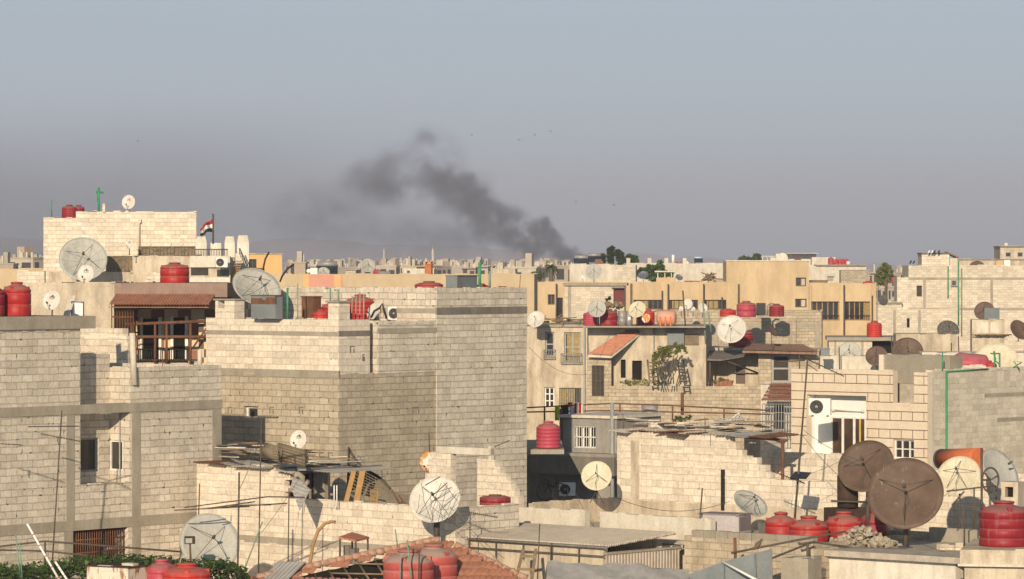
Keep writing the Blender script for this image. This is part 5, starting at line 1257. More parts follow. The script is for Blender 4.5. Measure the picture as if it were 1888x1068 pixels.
t = thing('sheet_fence', 'blue grey sheet metal screen rising to the right at the bottom right of centre', 'fence', P(1350, 1085, 98.4))
m = MB(); pts = [P(1262, 1100, 98.9), P(1425, 1100, 98.0), P(1423, 1012, 98.0), P(1332, 1036, 98.5), P(1262, 1062, 98.9)]
m.face(pts); bk = [p + Vector((.01,.03,0)) for p in pts]; m.face(bk[::-1])
for i in range(5): j = (i+1) % 5; m.face([pts[j], pts[i], bk[i], bk[j]])
m.build('sheet', M['galv'], t)
m = MB(); m.tube([P(1332, 1036, 98.4), P(1405, 1075, 97.4)], .035, 6); m.build('brace', M['wframe'], t)
m = MB(); m.tube([P(1392, 1021, 98.1), P(1394, 1090, 98.05)], .02, 4); m.tube([P(1334, 1037, 98.4), P(1336, 1090, 98.4)], .02, 4); m.build('seam', M['galv'], t)
railing([[(1348, 1020), (1470, 996), (1560, 980)], [(1500, 1000), (1473, 1004), (1473, 1000)]], 99.5, 'slanting dark pipe rail with a bird on it above the sheet metal screen', 2.2, posts=[[(1489, 1002), (1489, 1085)]])
ppole(1356, 1040, 1355, 992, 99.6, 3, label='short rusty post at the low end of the slanting pipe rail', mat='rust', name='post', cat='post')
t = thing('pigeon', 'brown pigeon perched on the slanting pipe rail', 'bird', P(1398, 1008, 99.5))
m = MB(); c = P(1397, 1005, 99.5); m.lathe([(0, -.17), (.03, -.13), (.065, -.04), (.07, .03), (.045, .10), (.03, .13), (.034, .16), (.02, .19), (0, .195)], 12, c, Matrix.Rotation(R(38), 3, 'Y'))
m.tube([c + Vector((-.08,0,-.07)), c + Vector((-.2, 0, -.1))], .03, 6, r2=.015); m.tube([c + Vector((.11,0,.13)), c + Vector((.15,0,.12))], .01, 5, r2=.003); m.build('body', M['bark'], t)
m = MB(); m.tube([c + Vector((0,0,-.05)), c + Vector((0,0,-.11))], .008, 4); m.tube([c + Vector((.02,.03,-.05)), c + Vector((.02,.03,-.11))], .008, 4); m.build('legs', M['rust'], t)
F = Fr(1490, 98.3, 30); t = thing('water_trough', 'grey concrete box with a sheet side at the bottom beside the near right house', 'box', F.p(0, 0, 0))
m = MB(); wallbox(m, F, 0, .8, F.v(1440), 0, 4.5, F.zA(1030, 1470), par=.3); m.build('casing', M['conc'], t)
for i, (x0, y0, x1, y1, D, lab) in enumerate(((1287, 1000, 1295, 900, 103.8, 'thin grey rod rising left of the lilac metal box'), (1465, 950, 1488, 664, 104.2, 'x'),)):
    if lab != 'x': ppole(x0, y0, x1, y1, D, 1.5, label=lab, mat='iron', name='iron_rod', cat='iron rod')
t = thing('aerial', 'tallest leaning aerial mast with a long slanting boom before the cut stone house', 'aerial', P(1465, 950, 104.2))
m = MB(); m.tube([P(1465, 960, 104.2), P(1478, 800, 104.2)], .032, 6); m.tube([P(1478, 800, 104.2), P(1489, 662, 104.2)], .025, 6); m.build('mast', M['iron'], t)
m = MB(); m.tube([P(1472, 655, 104.8), P(1556, 694, 103.4)], .016, 5); m.tube([P(1436, 667, 104.2), P(1484, 665, 104.2)], .02, 5); m.tube([P(1474, 653, 104.2), P(1474, 680, 104.2)], .015, 4)
m.tube([P(1489, 672, 104.1), P(1507, 684, 104.1), P(1511, 674, 104.1)], .012, 4)
for i in range(12):
    c = P(1474+80*i/12, 656+37*i/12, 104.7-1.2*i/12); v = Vector((.05, .22, .02)); m.tube([c-v, c+v], .007, 4)
m.build('rod_array', M['iron'], t)
t = thing('aerial', 'dark flat panel aerial low on the tallest leaning mast', 'aerial', P(1468, 886, 104))
m = MB(); m.tube([P(1424, 869, 104.4), P(1484, 892, 103.6)], .015, 5); m.tube([P(1458, 880, 104.1), P(1482, 891, 104.1)], .02, 5)
for i in range(9): c = P(1426+56*i/9, 870+21*i/9, 104.3-.6*i/9); v = Vector((.04, .25, .03)); m.tube([c-v, c+v], .007, 4)
m.build('rod_array', M['iron'], t)
m = MB(); a = P(1456, 882, 103.9); m.box(a, P(1486, 884, 103.4)-a, P(1466, 870, 104.6)-a, (0,0,.012)); m.build('reflector_screen', M['black'], t)
cable((P(1478, 790, 104), P(1590, 850, 103)), 'stay wire from the leaning mast to the second brown dish', .12, .006)
cable((P(1470, 880, 104), P(1560, 845, 103.5)), 'lower stay wire from the leaning mast to the brown dishes', .05, .006)
cable((P(1137, 918, 108), P(1345, 925, 105)), 'slack wire hanging along the terrace back wall', .32, .008)
cable((P(1060, 905, 108), P(1105, 985, 105.8)), 'loose black cable hanging into the terrace gap', .1, .009)
cable((P(830, 935, 103), P(930, 1030, 101)), 'slanting stay wire from the big white dish down to the ladder', .08, .007)
# ------------------------------------------------------------------ shaded courtyard building right of the tower
K = Fr(1137, 131.5, 33)
def courtyard():
    F = K; t = thing('courtyard_house', 'shaded grey courtyard house with a balcony and a barred white window', 'house', F.p(0, 0, 0))
    w = F.RA(1059, 786, 1098, 827); zt = F.zA(771, 1090); zs = F.zA(834, 1060); vl = F.v(1036)
    m = MB(); wallbox(m, F, 0, 3, vl, 0, zs, zt, hA=[w], depth=.25); m.build('upper_wall', M['conc_cool'], t)
    m = MB(); slab(m, F, -.12, 3.1, vl-.1, .1, zt, zt+.1); m.build('roof_slab', M['offwhite'], t)
    window(t, F, 'A', 0, w, .14, 3, 2, M['wframe'], M['glass'], t=.06, bars=9)
    m = MB(); slab(m, F, -.5, 4, F.v(930), .2, zs-.12, zs-.005); m.build('balcony_slab', M['conc_cool'], t)
    m = MB(); slab(m, F, -.5, -.3, F.v(930), .2, zs-.75, zs-.125); m.build('balcony_front', M['conc_d'], t)  # dark concrete colour stands in for the shade on this front
    m = MB(); wallbox(m, F, .8, 4, F.v(930), 0, 0, zs-.125); m.build('lower_wall', M['conc_cool'], t)
    m = MB(); m.tube([F.p(-.1, -.12, zs-3), F.p(-.1, -.12, F.zA(742, 1131))], .07, 8); m.build('drain_pipe', M['gframe'], t)
    m = MB(); m.tube([F.p(-.06, vl+.0, zs), F.p(-.06, vl, zt+.3)], .06, 6); m.build('rusty_post', M['rust'], t)
    return zs
zK = courtyard()
tank(1011, 826, 124.0, 45, 50, 'pink', 'ribbed', 'pink ribbed water tank on the balcony between the tower and the barred window')
m = MB(); a = P(965, 829, 123.6); m.box(a, P(1040, 829, 123.6)-a, (0, 7, 0), (0, 0, -.15)); tag(m.build('tank_ledge', M['conc'], None, loc=a), 'concrete ledge under the pink ribbed tank', 'ledge')
ac_unit(1046, 902, 130.6, 30, 24, 'outdoor air conditioner in the dark shade under the courtyard balcony')
t = thing('bicycle', 'dark old bicycle lying in the shade under the balcony', 'bicycle', P(1015, 915, 128)); 
for x in (1005, 1032):
    m = MB(); c = P(x, 907, 128); m.tube([c + Vector((.28*math.cos(2*math.pi*k/20), .1*math.sin(2*math.pi*k/20), .28*math.sin(2*math.pi*k/20))) for k in range(21)], .02, 5, caps=False); m.build('wheel', M['black'], t)
m = MB(); m.tube([P(1005, 907, 128), P(1012, 894, 128), P(1026, 896, 128), P(1016, 908, 128), P(1012, 894, 128), P(1010, 886, 128), P(1004, 884, 128)], .02, 5); m.tube([P(1026, 896, 128), P(1032, 907, 128)], .02, 5); m.tube([P(1024, 891, 128), P(1029, 891, 128)], .03, 5); m.build('frame', M['black'], t)
railing([[(968, 752), (1130, 744), (1240, 748), (1420, 757)], [(968, 760), (1130, 757), (1240, 760), (1420, 764)]], 135, 'long rusty pipe railing running behind the stepped wall and the laundry', 1.4, 'rust', posts=[[(x, y), (x, y+26)] for x, y in ((1004, 750), (1143, 744), (1240, 748), (1335, 753))])
def laundry():
    t = thing('laundry_line', 'coloured laundry hung on the railing left of the pipe post', 'laundry', P(1045, 770, 134))
    for i, (x, y0, y1, w, c) in enumerate(((1023, 748, 775, 8, 'lime'), (1034, 747, 779, 8, 'black'), (1041, 746, 768, 7, 'black'), (1050, 750, 764, 9, 'skyblue'), (1059, 744, 765, 4, 'redink'), (1063, 743, 770, 4, 'lilac'), (1068, 745, 768, 4, 'redink'), (1072, 746, 767, 4, 'white'), (1047, 742, 750, 8, 'redink'))):
        m = MB(); n = 4
        for k in range(n):
            q = lambda f, y: P(x + w*f, y, 134 - .3 + .05*math.sin(f*7 + i))
            m.face([q(k/n, y1 + k % 2), q((k+1)/n, y1 + (k+1) % 2), q((k+1)/n, y0), q(k/n, y0)]); m.face([q(k/n, y0) + Vector((0,.01,0)), q((k+1)/n, y0) + Vector((0,.01,0)), q((k+1)/n, y1) + Vector((0,.01,0)), q(k/n, y1) + Vector((0,.01,0))])
        m.build('garment', M[c], t)
M['lime'] = plain_mat('lime_cloth', (0.38,0.55,0.03), 0.8); M['skyblue'] = plain_mat('blue_cloth', (0.42,0.55,0.65), 0.8)
laundry()
t = thing('basin', 'grey metal basin on the roof behind the pipe railing', 'basin', P(1198, 770, 136)); m = MB(); m.lathe([(.27*1, 0), (.3, .45), (.28, .45), (.25, .05), (0, .05)], 16, P(1198, 768, 136)); m.build('tub', M['steel'], t)
tree(1258, 783, 134, [(1258, 770, 9), (1246, 774, 7), (1270, 772, 6)], 'small potted shrub behind the sheet roof', 'potted_shrub', 'leaf', 160, .045, 'shrub', trunk=.03)
ppole(1258, 765, 1258, 724, 135.5, 3.2, label='stout rusty post standing behind the potted shrub', mat='rust', name='post', cat='post')

# ------------------------------------------------------------------ middle houses: balcony windows, orange pent roof, vine terrace
H1 = Fr(1083, 212, 6)
def balcony_house():
    F = H1; t = thing('plaster_house', 'cream plastered house with two tall balcony windows right of the tower', 'house', F.p(0, 0, 0))
    vl = F.v(990); zt = F.zA(603, 1050)
    wl = F.RA(1005, 612, 1022, 658); wr = F.RA(1040, 613, 1071, 668); w3 = F.RA(1004, 714, 1022, 752); w4 = F.RA(1031, 715, 1072, 770)
    m = MB(); wallbox(m, F, 0, 6, vl, 0, 0, zt, hA=[wl, wr, w3, w4], depth=.3); m.build('wall', M['cream'], t)
    m = MB(); slab(m, F, -.15, 6, vl-.1, .1, zt, zt+.14); m.build('roof_slab', M['conc'], t)
    window(t, F, 'A', 0, wl, .18, 1, 2, M['gframe'], M['glass'], t=.09)
    window(t, F, 'A', 0, wr, .18, 2, 2, M['gframe'], M['glass'], t=.09, curtain=(.15, .95, M['curtain']))
    window(t, F, 'A', 0, w3, .18, 2, 3, M['wframe'], M['glass'], t=.07)
    window(t, F, 'A', 0, w4, .18, 2, 1, M['gframe'], M['dim'], t=.05, curtain=(.0, .7, M['curtain']), bars=10)
    for (x0, x1, y0, y1) in ((1003, 1024, 645, 660), (1035, 1073, 652, 669)):
        m = MB(); v0, v1 = F.v(x0), F.v(x1); z0, z1 = F.zA(y1, x0), F.zA(y0, x0); n = int((v1-v0)/.09)
        for i in range(n+1): a = v0 + (v1-v0)*i/n; m.tube([F.p(-.35, a, z0), F.p(-.35, a, z1)], .014, 4)
        for z in (z0, z1):
            m.tube([F.p(-.35, v0, z), F.p(-.35, v1, z)], .025, 4)
            for v in (v0, v1): m.tube([F.p(0, v, z), F.p(-.35, v, z)], .02, 4)
        m.build('balcony_guard', M['gframe'], t)
    m = MB(); m.tube([F.p(-.06, -.15, 2), F.p(-.06, -.15, zt)], .06, 6); m.build('drain_pipe', M['gframe'], t)
    m = MB(); r2 = random.Random(3)
    for k in range(22):
        v = r2.uniform(vl, -.1); a = F.p(r2.uniform(-.6, 1.5), v, zt+.2+r2.uniform(0,.25)); b = a + Vector((r2.gauss(0, 1.0), r2.uniform(-.3,.3), r2.uniform(-.25,.25))); m.tube([a, b], .03, 4)
    m.build('roof_battens', M['wood'], t)
M['curtain'] = plain_mat('striped_curtain', (0.34,0.26,0.12), 0.9, var=.3)
balcony_house()
H0 = Fr(996, 222, 6)
t = thing('plaster_house', 'narrow cream house wall in the shade strip beside the tower edge', 'house', H0.p(0, 0, 0)); m = MB(); wallbox(m, H0, 0, 5, H0.v(955), 0, 0, H0.zA(600, 980)); m.build('wall', M['cream'], t)
m = MB(); slab(m, H0, -.2, 5, H0.v(955), .05, H0.zA(600, 980), H0.zA(600, 980)+.2); m.build('roof_slab', M['conc'], t)
dish(988, 589, 210, 33, 'prime', 'dish_white', -15, 28, 'white dish on a dark box at the right edge of the tower', 'big satellite dishes', base=606, struts=0, depth=.2)
# house with orange pent roof
H2 = Fr(1300, 205, 6)
def pent_house():
    F = H2; t = thing('plaster_house', 'cream house with a bright orange tiled pent roof and two dark door openings', 'house', F.p(0, 0, 0))
    zt = F.zA(604, 1190); vl = F.v(1082)
    dr = [F.RA(1163, 666, 1181, 702), F.RA(1142, 664, 1151, 698)]
    wb = F.RA(1091, 674, 1114, 731)
    zk = F.zA(712, 1190); zr1 = F.zA(655, 1105)
    m = MB(); wallbox(m, F, 1.0, 7, vl, 0, 0, zt, hA=dr, par=.2, depth=.3); m.build('wall', M['cream'], t)
    for r in dr:
        m = MB(); slab(m, F, 1.28, 1.33, r[0], r[1], r[2], r[3]); m.build('door_opening', M['dark'], t)
    m = MB(); wallbox(m, F, 0, 1.0, vl, F.v(1127), 0, F.zA(655, 1105), hA=[wb], depth=.2); m.build('front_wall', M['block_warm'], t)
    window(t, F, 'A', 0, wb, .12, 3, 4, M['iron'], M['dim'], t=.05)
    m = MB(); wallbox(m, F, -.2, .0, F.v(1127), F.v(1420), 0, zk); m.build('terrace_wall', M['block_warm'], t)
    # pent roof: eave at lower left, rising to the right rear
    a, b = F.p(-.5, F.v(1084, -.5), F.zA(654, 1086)), F.p(-.5, F.v(1127, -.5), F.zA(656, 1127))
    c, d = F.p(.97, F.v(1181, .97), F.zA(614, 1182)), F.p(.97, F.v(1146, .97), F.zA(615, 1148)); m = MB(); n = 16
    for i in range(n):
        for q in range(4):
            f0, f1 = (i+q/4)/n, (i+(q+1)/4)/n; h0, h1 = .05*abs(math.sin(math.pi*(i+q/4))), .05*abs(math.sin(math.pi*(i+(q+1)/4)))
            h0, h1 = .07*math.sin(math.pi*q/4), .07*math.sin(math.pi*(q+1)/4)
            for k in range(7):
                g0, g1 = k/7, (k+1)/7; up = Vector((0,0,1)); st = .04
                p0 = a.lerp(b, f0).lerp(d.lerp(c, f0), g0) + up*(h0+st); p1 = a.lerp(b, f1).lerp(d.lerp(c, f1), g0) + up*(h1+st)
                p2 = a.lerp(b, f1).lerp(d.lerp(c, f1), g1) + up*h1; p3 = a.lerp(b, f0).lerp(d.lerp(c, f0), g1) + up*h0
                m.face([p0, p1, p2, p3], None, True); m.face([p0 - up*st, p1 - up*st, p1, p0])
    m.build('tile_roof', M['tile_o'], t)
    m = MB(); e = Vector((0,0,-.12)); m.face([a+e, d+e, c+e, b+e]); m.face([a+e, b+e, b, a]); m.face([b+e, c+e, c, b]); m.build('roof_boarding', M['offwhite'], t)
    m = MB(); m.face([F.p(.0, F.v(1127), zk), F.p(.98, F.v(1127), zk), F.p(.98, F.v(1127), F.zA(640, 1127)), F.p(0, F.v(1127), F.zA(656, 1127))]); m.build('gable', M['cream'], t)
    m = MB(); slab(m, F, -.5, 7, F.v(1076), 0.05, zt, zt+.08); m.build('roof_slab', M['conc'], t)
    m = MB(); r = F.RA(1231, 608, 1262, 637, 1.0); slab(m, F, .6, 1.0, r[0], r[1], r[2], r[3]); m.build('grey_shutter', M['galv'], t)
    m = MB(); r = F.RA(1262, 616, 1288, 636, 1.0); slab(m, F, .9, 1.0, r[0], r[1], r[2], r[3]); m.build('ribbed_panel', M['reed'], t)
    m = MB(); m.tube([F.p(.9, F.v(1206, 1), 4), F.p(.9, F.v(1206, 1), zt)], .04, 5); m.build('drain_pipe', M['gframe'], t)
    m = MB(); r = F.RA(1152, 608, 1178, 616, 1.0); slab(m, F, .9, 1.0, r[0], r[1], r[2], r[3]); m.build('high_window', M['bframe'], t)
    return zt + .08
zH2 = pent_house()
for i in range(4):
    pass
zK2 = H2.zA(712, 1190)
t = thing('plant_row', 'row of low potted plants on the terrace wall below the orange roof', 'plants', P(1175, 706, 204)); m = MB(); rs = random.Random(9)
for i in range(26): x = rs.uniform(1145, 1222); leaf_cluster(m, H2.p(-.1, H2.v(x), zK2 + .12 + rs.random()*.12), .2, 40, .045, rs=rs)
m.build('leaf_mass', M['leaf_y'], t); tag(t, kind='stuff')
t = thing('vine', 'straggling green vine climbing up beside the dark awning', 'vine', P(1215, 705, 203.5)); m = MB(); rs = random.Random(12)
for (x, y, r, n) in ((1212, 655, 11, 480), (1222, 648, 14, 650), (1236, 645, 13, 600), (1250, 643, 11, 420), (1262, 645, 7, 160), (1215, 668, 9, 320), (1210, 682, 8, 200), (1220, 690, 7, 140), (1205, 662, 6, 130)):
    leaf_cluster(m, P(x, y, 203.5), r/FPX*203.5, n, .06, (1, .8, 1), rs)
m.build('foliage', M['leaf_y'], t)
m = MB()
for k in range(7): m.tube([P(1212 + k*5, 708, 203.5), P(1208 + k*6 + rs.uniform(-8, 8), 685, 203.4), P(1215 + k*7, 655, 203.4)], .03, 4)
m.build('stem', M['bark'], t)
t = thing('ladder', 'narrow ladder leaning on the wall beside the vine', 'ladder', P(1200, 706, 203.8))
for x0, x1 in ((1198, 1194), (1208, 1203)): m = MB(); m.tube([P(x0, 706, 203.6), P(x1, 664, 204.6)], .05, 5); m.build('rail', M['wood'], t)
for k in range(6): m = MB(); f = k/6; m.tube([P(1198-4*f, 702-40*f, 203.6+f), P(1208-5*f, 702-40*f, 203.6+f)], .035, 4); m.build('rung', M['wood'], t)
t = thing('ladder', 'narrow ladder under the dark awning, left of the door', 'ladder', P(1255, 706, 203.8))
for x0, x1 in ((1255, 1250), (1266, 1260)): m = MB(); m.tube([P(x0, 708, 203.0), P(x1, 664, 204.4)], .05, 5); m.build('rail', M['iron'], t)
for k in range(7): m = MB(); f = k/7; m.tube([P(1255-5*f, 704-40*f, 203+1.4*f), P(1266-6*f, 704-40*f, 203+1.4*f)], .035, 4); m.build('rung', M['iron'], t)
# awning terrace
H3 = Fr(1510, 207, 6)
def awning_house():
    F = H3; t = thing('terrace_house', 'block house with a terrace under a dark sheet awning on two posts', 'house', F.p(0, 0, 0))
    zt = F.zA(648, 1450); vl = F.v(1225); dz = F.RA(1357, 674, 1374, 708)
    w = F.RA(1422, 654, 1457, 706); wd = F.RA(1282, 673, 1292, 709)
    m = MB(); wallbox(m, F, 1.8, 8, vl, F.v(1398, 1.8), 0, F.zA(642, 1300, 1.8), hA=[F.RA(1357, 674, 1374, 708, 1.8), F.RA(1282, 673, 1292, 709, 1.8)], depth=.25); m.build('wall', M['cream'], t)
    for q, mt in (((1357, 674, 1374, 708), 'bframe'), ((1282, 673, 1292, 709), 'wframe')):
        r = F.RA(*q, 1.8); m = MB(); slab(m, F, 1.98, 2.03, r[0], r[1], r[2], r[3]); m.build('door', M[mt], t)
    m = MB(); wallbox(m, F, .2, 8, F.v(1398), 0, 0, zt, hA=[w], depth=.3); m.build('side_wall', M['block_warm'], t)
    window(t, F, 'A', .2, w, .15, 1, 2, M['gframe'], M['dim'], t=.12)
    a, b = F.p(-1.2, F.v(1228, -1), F.zA(659, 1230)), F.p(-1.2, F.v(1330, -1), F.zA(662, 1330)); c, d = F.p(2, F.v(1440, 2), F.zA(645, 1440)), F.p(2, F.v(1262, 2), F.zA(648, 1262))
    m = MB(); m.face([a, b, c, d]); e = Vector((0,0,-.08)); m.face([a+e, d+e, c+e, b+e]); m.face([a+e, b+e, b, a]); m.face([b+e, c+e, c, b]); m.build('awning', M['awning'], t)
    for x in (1268, 1309): m = MB(); m.tube([F.p(-.9, F.v(x, -.9), F.zA(712, x)), F.p(-.9, F.v(x, -.9), F.zA(662, x))], .06, 5); m.build('awning_post', M['iron'], t)
    m = MB(); m.tube([F.p(-.9, F.v(1332, -.9), F.zA(662, 1332)), F.p(1.7, F.v(1398, 1.7), F.zA(690, 1398))], .05, 5); m.build('awning_brace', M['iron'], t); m = MB(); m.tube([F.p(-.9, F.v(1232, -.9), F.zA(660, 1232)), F.p(-.9, F.v(1268, -.9), F.zA(684, 1268))], .05, 5); m.build('awning_brace', M['iron'], t)
    m = MB(); zz = F.zA(646, 1400); n = 46
    a, b, c, d = F.p(-.9, F.v(1370), zz-.02), F.p(-.9, F.v(1508), F.zA(650, 1500)), F.p(1.2, F.v(1480), F.zA(638, 1480)), F.p(1.2, F.v(1376), zz+.3)
    for i in range(n):
        for q in range(3):
            f0, f1 = (i+q/3)/n, (i+(q+1)/3)/n; h0, h1 = .09*math.sin(math.pi*q/3), .09*math.sin(math.pi*(q+1)/3); up = Vector((0,0,1))
            m.face([a.lerp(b, f0)+up*h0, a.lerp(b, f1)+up*h1, d.lerp(c, f1)+up*h1, d.lerp(c, f0)+up*h0], None, True)
    m.face([a-Vector((0,0,.1)), d-Vector((0,0,.1)), c-Vector((0,0,.1)), b-Vector((0,0,.1))]); m.face([a-Vector((0,0,.1)), b-Vector((0,0,.1)), b+Vector((0,0,.02)), a+Vector((0,0,.02))]); m.build('tile_edge', M['tile_dusty'], t)
    m = MB(); r = F.RA(1293, 704, 1313, 722, -.4)
    for i in range(6):
        for j in range(4):
            c = F.p(-.5, r[0] + (r[1]-r[0])*(i+.5)/6, r[2] + (r[3]-r[2])*(j+.5)/4); m.tube([c + Vector((.045*math.cos(2*math.pi*k/8), 0, .045*math.sin(2*math.pi*k/8))) for k in range(9)], .016, 4, caps=False)
    m.build('lattice_block', M['offwhite'], t)
M['awning'] = rough_mat('weathered_awning', (0.20,0.175,0.15), (0.14,0.125,0.105), stain=(0.28,0.24,0.19), amt=0.5, scale=1)
M['tile_dusty'] = rough_mat('dusty_brown_tile', (0.27,0.15,0.10), (0.20,0.11,0.075), stain=(0.35,0.29,0.22), amt=0.6, scale=1.5)
awning_house()
tree(1328, 711, 204.7, [(1328, 701, 7), (1318, 704, 4), (1340, 704, 5)], 'bushy plant on the terrace wall under the awning', 'terrace_plant', 'leaf_y', 110, .08, 'plant', trunk=.03)
t = thing('planter', 'row of small clay pots on the awning terrace wall', 'planter', P(1330, 710, 203.2))
for i in range(4): m = MB(); m.lathe([(.12, 0), (.2, .28), (.21, .32), (.17, .32), (0, .26)], 12, H2.p(-.1, H2.v(1322 + i*8), zK2)); m.build('pot', M['clay'], t)
# the roof line behind those houses: tanks, barrels and dishes
for i, (x, y, w, h, D, c, s, lab) in enumerate(((1090, 597, 30, 27, 211, 'pink', 'ribbed', 'pink tank at the left of the row, behind the round grey dish'), (1122, 598, 33, 31, 210, 'crimson', 'smooth', 'dark red tank right of the round grey dish'), (1181, 598, 16, 18, 211.5, 'crimson', 'smooth', 'crimson tank peeping out behind the two barrels'), (1196, 600, 22, 30, 212, 'redorange', 'smooth', 'bright red tank behind the small rusty disc'))):
    tank(x, y + 2, D - 4, w, h, c, s, lab, z=zH2)
dish(1101, 570, 205.2, 33, 'prime', 'dish_grey', -8, 22, 'round grey dish before the pink and dark red tanks', 'middle roof satellite dishes', base_z=zH2, struts=3, depth=.2)
dish(1175, 571, 205.2, 33, 'prime', 'dish_cream', -22, 26, 'cream dish above the two grey barrels', 'middle roof satellite dishes', base_z=zH2, struts=3, depth=.2)
dish(1191, 587, 204.8, 17, 'offset', 'dish_rusty', -10, 10, 'small rusty round disc before the bright red tank', 'middle roof satellite dishes', base_z=zH2)
for i, (x, w, lab) in enumerate(((1147, 16, 'wider grey barrel left of the pair on the middle roof'), (1160, 11, 'narrow grey barrel with a pale label, right of the pair'))):
    p = P(x, 598, 206.5); p.z = zH2; r = w/2/FPX*206; t = thing('barrel', lab, 'barrel', p, 'barrels on the middle roof', local=True); m = MB(); m.lathe([(0,0), (r,0), (r,.24), (r*1.04,.26), (r,.28), (r,.5), (r*1.04,.52), (r,.54), (r,.78), (r*1.04,.8), (0,.78)], 20); m.build('drum', M['steel'], t)
    if i: m = MB(); m.cbox((0, -r, .4), r*.9, .012, .16); m.build('paper_label', M['wframe'], t)
p = P(1229, 598, 206.5); p.z = zH2; t = thing('fuel_tank', 'orange and white horizontal ribbed tank on the middle roof', 'tank', p, rz=R(80), local=True)
m = MB(); r = .42; m.lathe([(0, -.52), (r*.6, -.52), (r, -.42), (r, .42), (r*.6, .52), (0, .52)], 24, (0, 0, r), Matrix.Rotation(R(90), 3, 'X') @ Matrix.Identity(3)); m.build('drum', M['orange_fade'], t)
for k in (-.28, 0, .28): m = MB(); m.cbox((0, k, .25), r*2.1, .09, .5); m.build('leg', M['orange'], t)
M_of = M.get('orange_fade')
# block building behind with parapet
H4 = Fr(1515, 236, 5)
t = thing('block_house', 'long low block house with a wide parapet behind the awning terrace', 'house', H4.p(0, 0, 0)); zt4 = H4.zA(575, 1400)
m = MB(); wallbox(m, H4, 0, 10, H4.v(1200), 0, 0, zt4, par=.3); m.build('wall', M['block_warm'], t)
band(t, H4, 'A', 0, H4.v(1200), 0, H4.zA(603, 1400), H4.zA(597, 1400), M['conc'])
for x in (1320, 1392, 1458, 1508): band(t, H4, 'A', 0, H4.v(x-5), H4.v(x+4), 0, H4.zA(604, x), M['conc'], 'concrete_column', proud=.02)
m = MB(); slab(m, H4, -.25, .0, H4.v(1461), H4.v(1468), 4, H4.zA(588, 1465)); m.build('buttress', M['block_warm'], t)
dish(1349, 608, 206, 55, 'prime', 'dish_white', -14, 24, 'large white dish with two rusty streaks above the awning', 'middle roof satellite dishes', base=640, struts=4, depth=.2, spin=60)
tank(1366, 640, 210, 46, 34, 'crimson', 'smooth', 'crimson tank hidden behind the large white dish above the awning')
dish(1424, 610, 206, 27, 'prime', 'dish_brown', 55, 35, 'small dark dish seen side on, right of the large white dish', 'middle roof satellite dishes', base=640, struts=0, depth=.15, rod=False)
for i, (x, y0, y1, D, mt, lab) in enumerate(((1261, 607, 536, 205, 'iron', 'dark thin mast with a stub aerial near the orange fuel tank'), (1298, 635, 556, 205, 'teal', 'greenish mast right of the orange fuel tank'), (1308, 612, 575, 205.5, 'teal', 'short greenish post right of the greenish mast'))):
    ppole(x+3, y0, x-2, y1, D, 1.5, label=lab, mat=mt, name='mast', cat='pole')
m = MB(); p = P(1240, 588, 230); 
tank(1342, 576, 232, 30, 15, 'redorange', 'smooth', 'low bright red tank left of the big pink tank on the long parapet', z=zt4-.25, lid='dustlid')
tank(1376, 576, 230, 36, 30, 'pink', 'smooth', 'big pink tank standing on the long block parapet', z=zt4-.25)
tank(1432, 576, 232, 28, 24, 'crimson', 'ribbed', 'crimson tank right of the dark box on the long parapet', z=zt4-.25)
t = thing('metal_box', 'black box between the pink and the crimson tank on the long parapet', 'metal box', P(1403, 576, 233)); m = MB(); p = P(1403, 576, 233); p.z = zt4 + .2; m.cbox(p, .55, .5, .75); m.build('casing', M['black'], t); m = MB(); m.tube([p + Vector((.4,0,-.4)), p + Vector((.4,0,.2)), p + Vector((.6,0,.35)), p + Vector((.8,0,.3))], .06, 6); m.build('pipe', M['steel'], t)
for i, (x, y, d, yw) in enumerate(((1268, 561, 20, -20), (1296, 568, 18, 15), (1256, 569, 9, -10), (1278, 570, 9, 10))):
    dish(x, y, 232, d, 'offset', 'dish_white', yw, 15, ['white dish standing highest of the cluster before the school windows', 'white dish at the right of the cluster by the green post', 'tiny white dish at the left of the cluster', 'tiny white dish in the middle of the cluster'][i], 'white dishes before the school windows', base_z=zt4-.25)
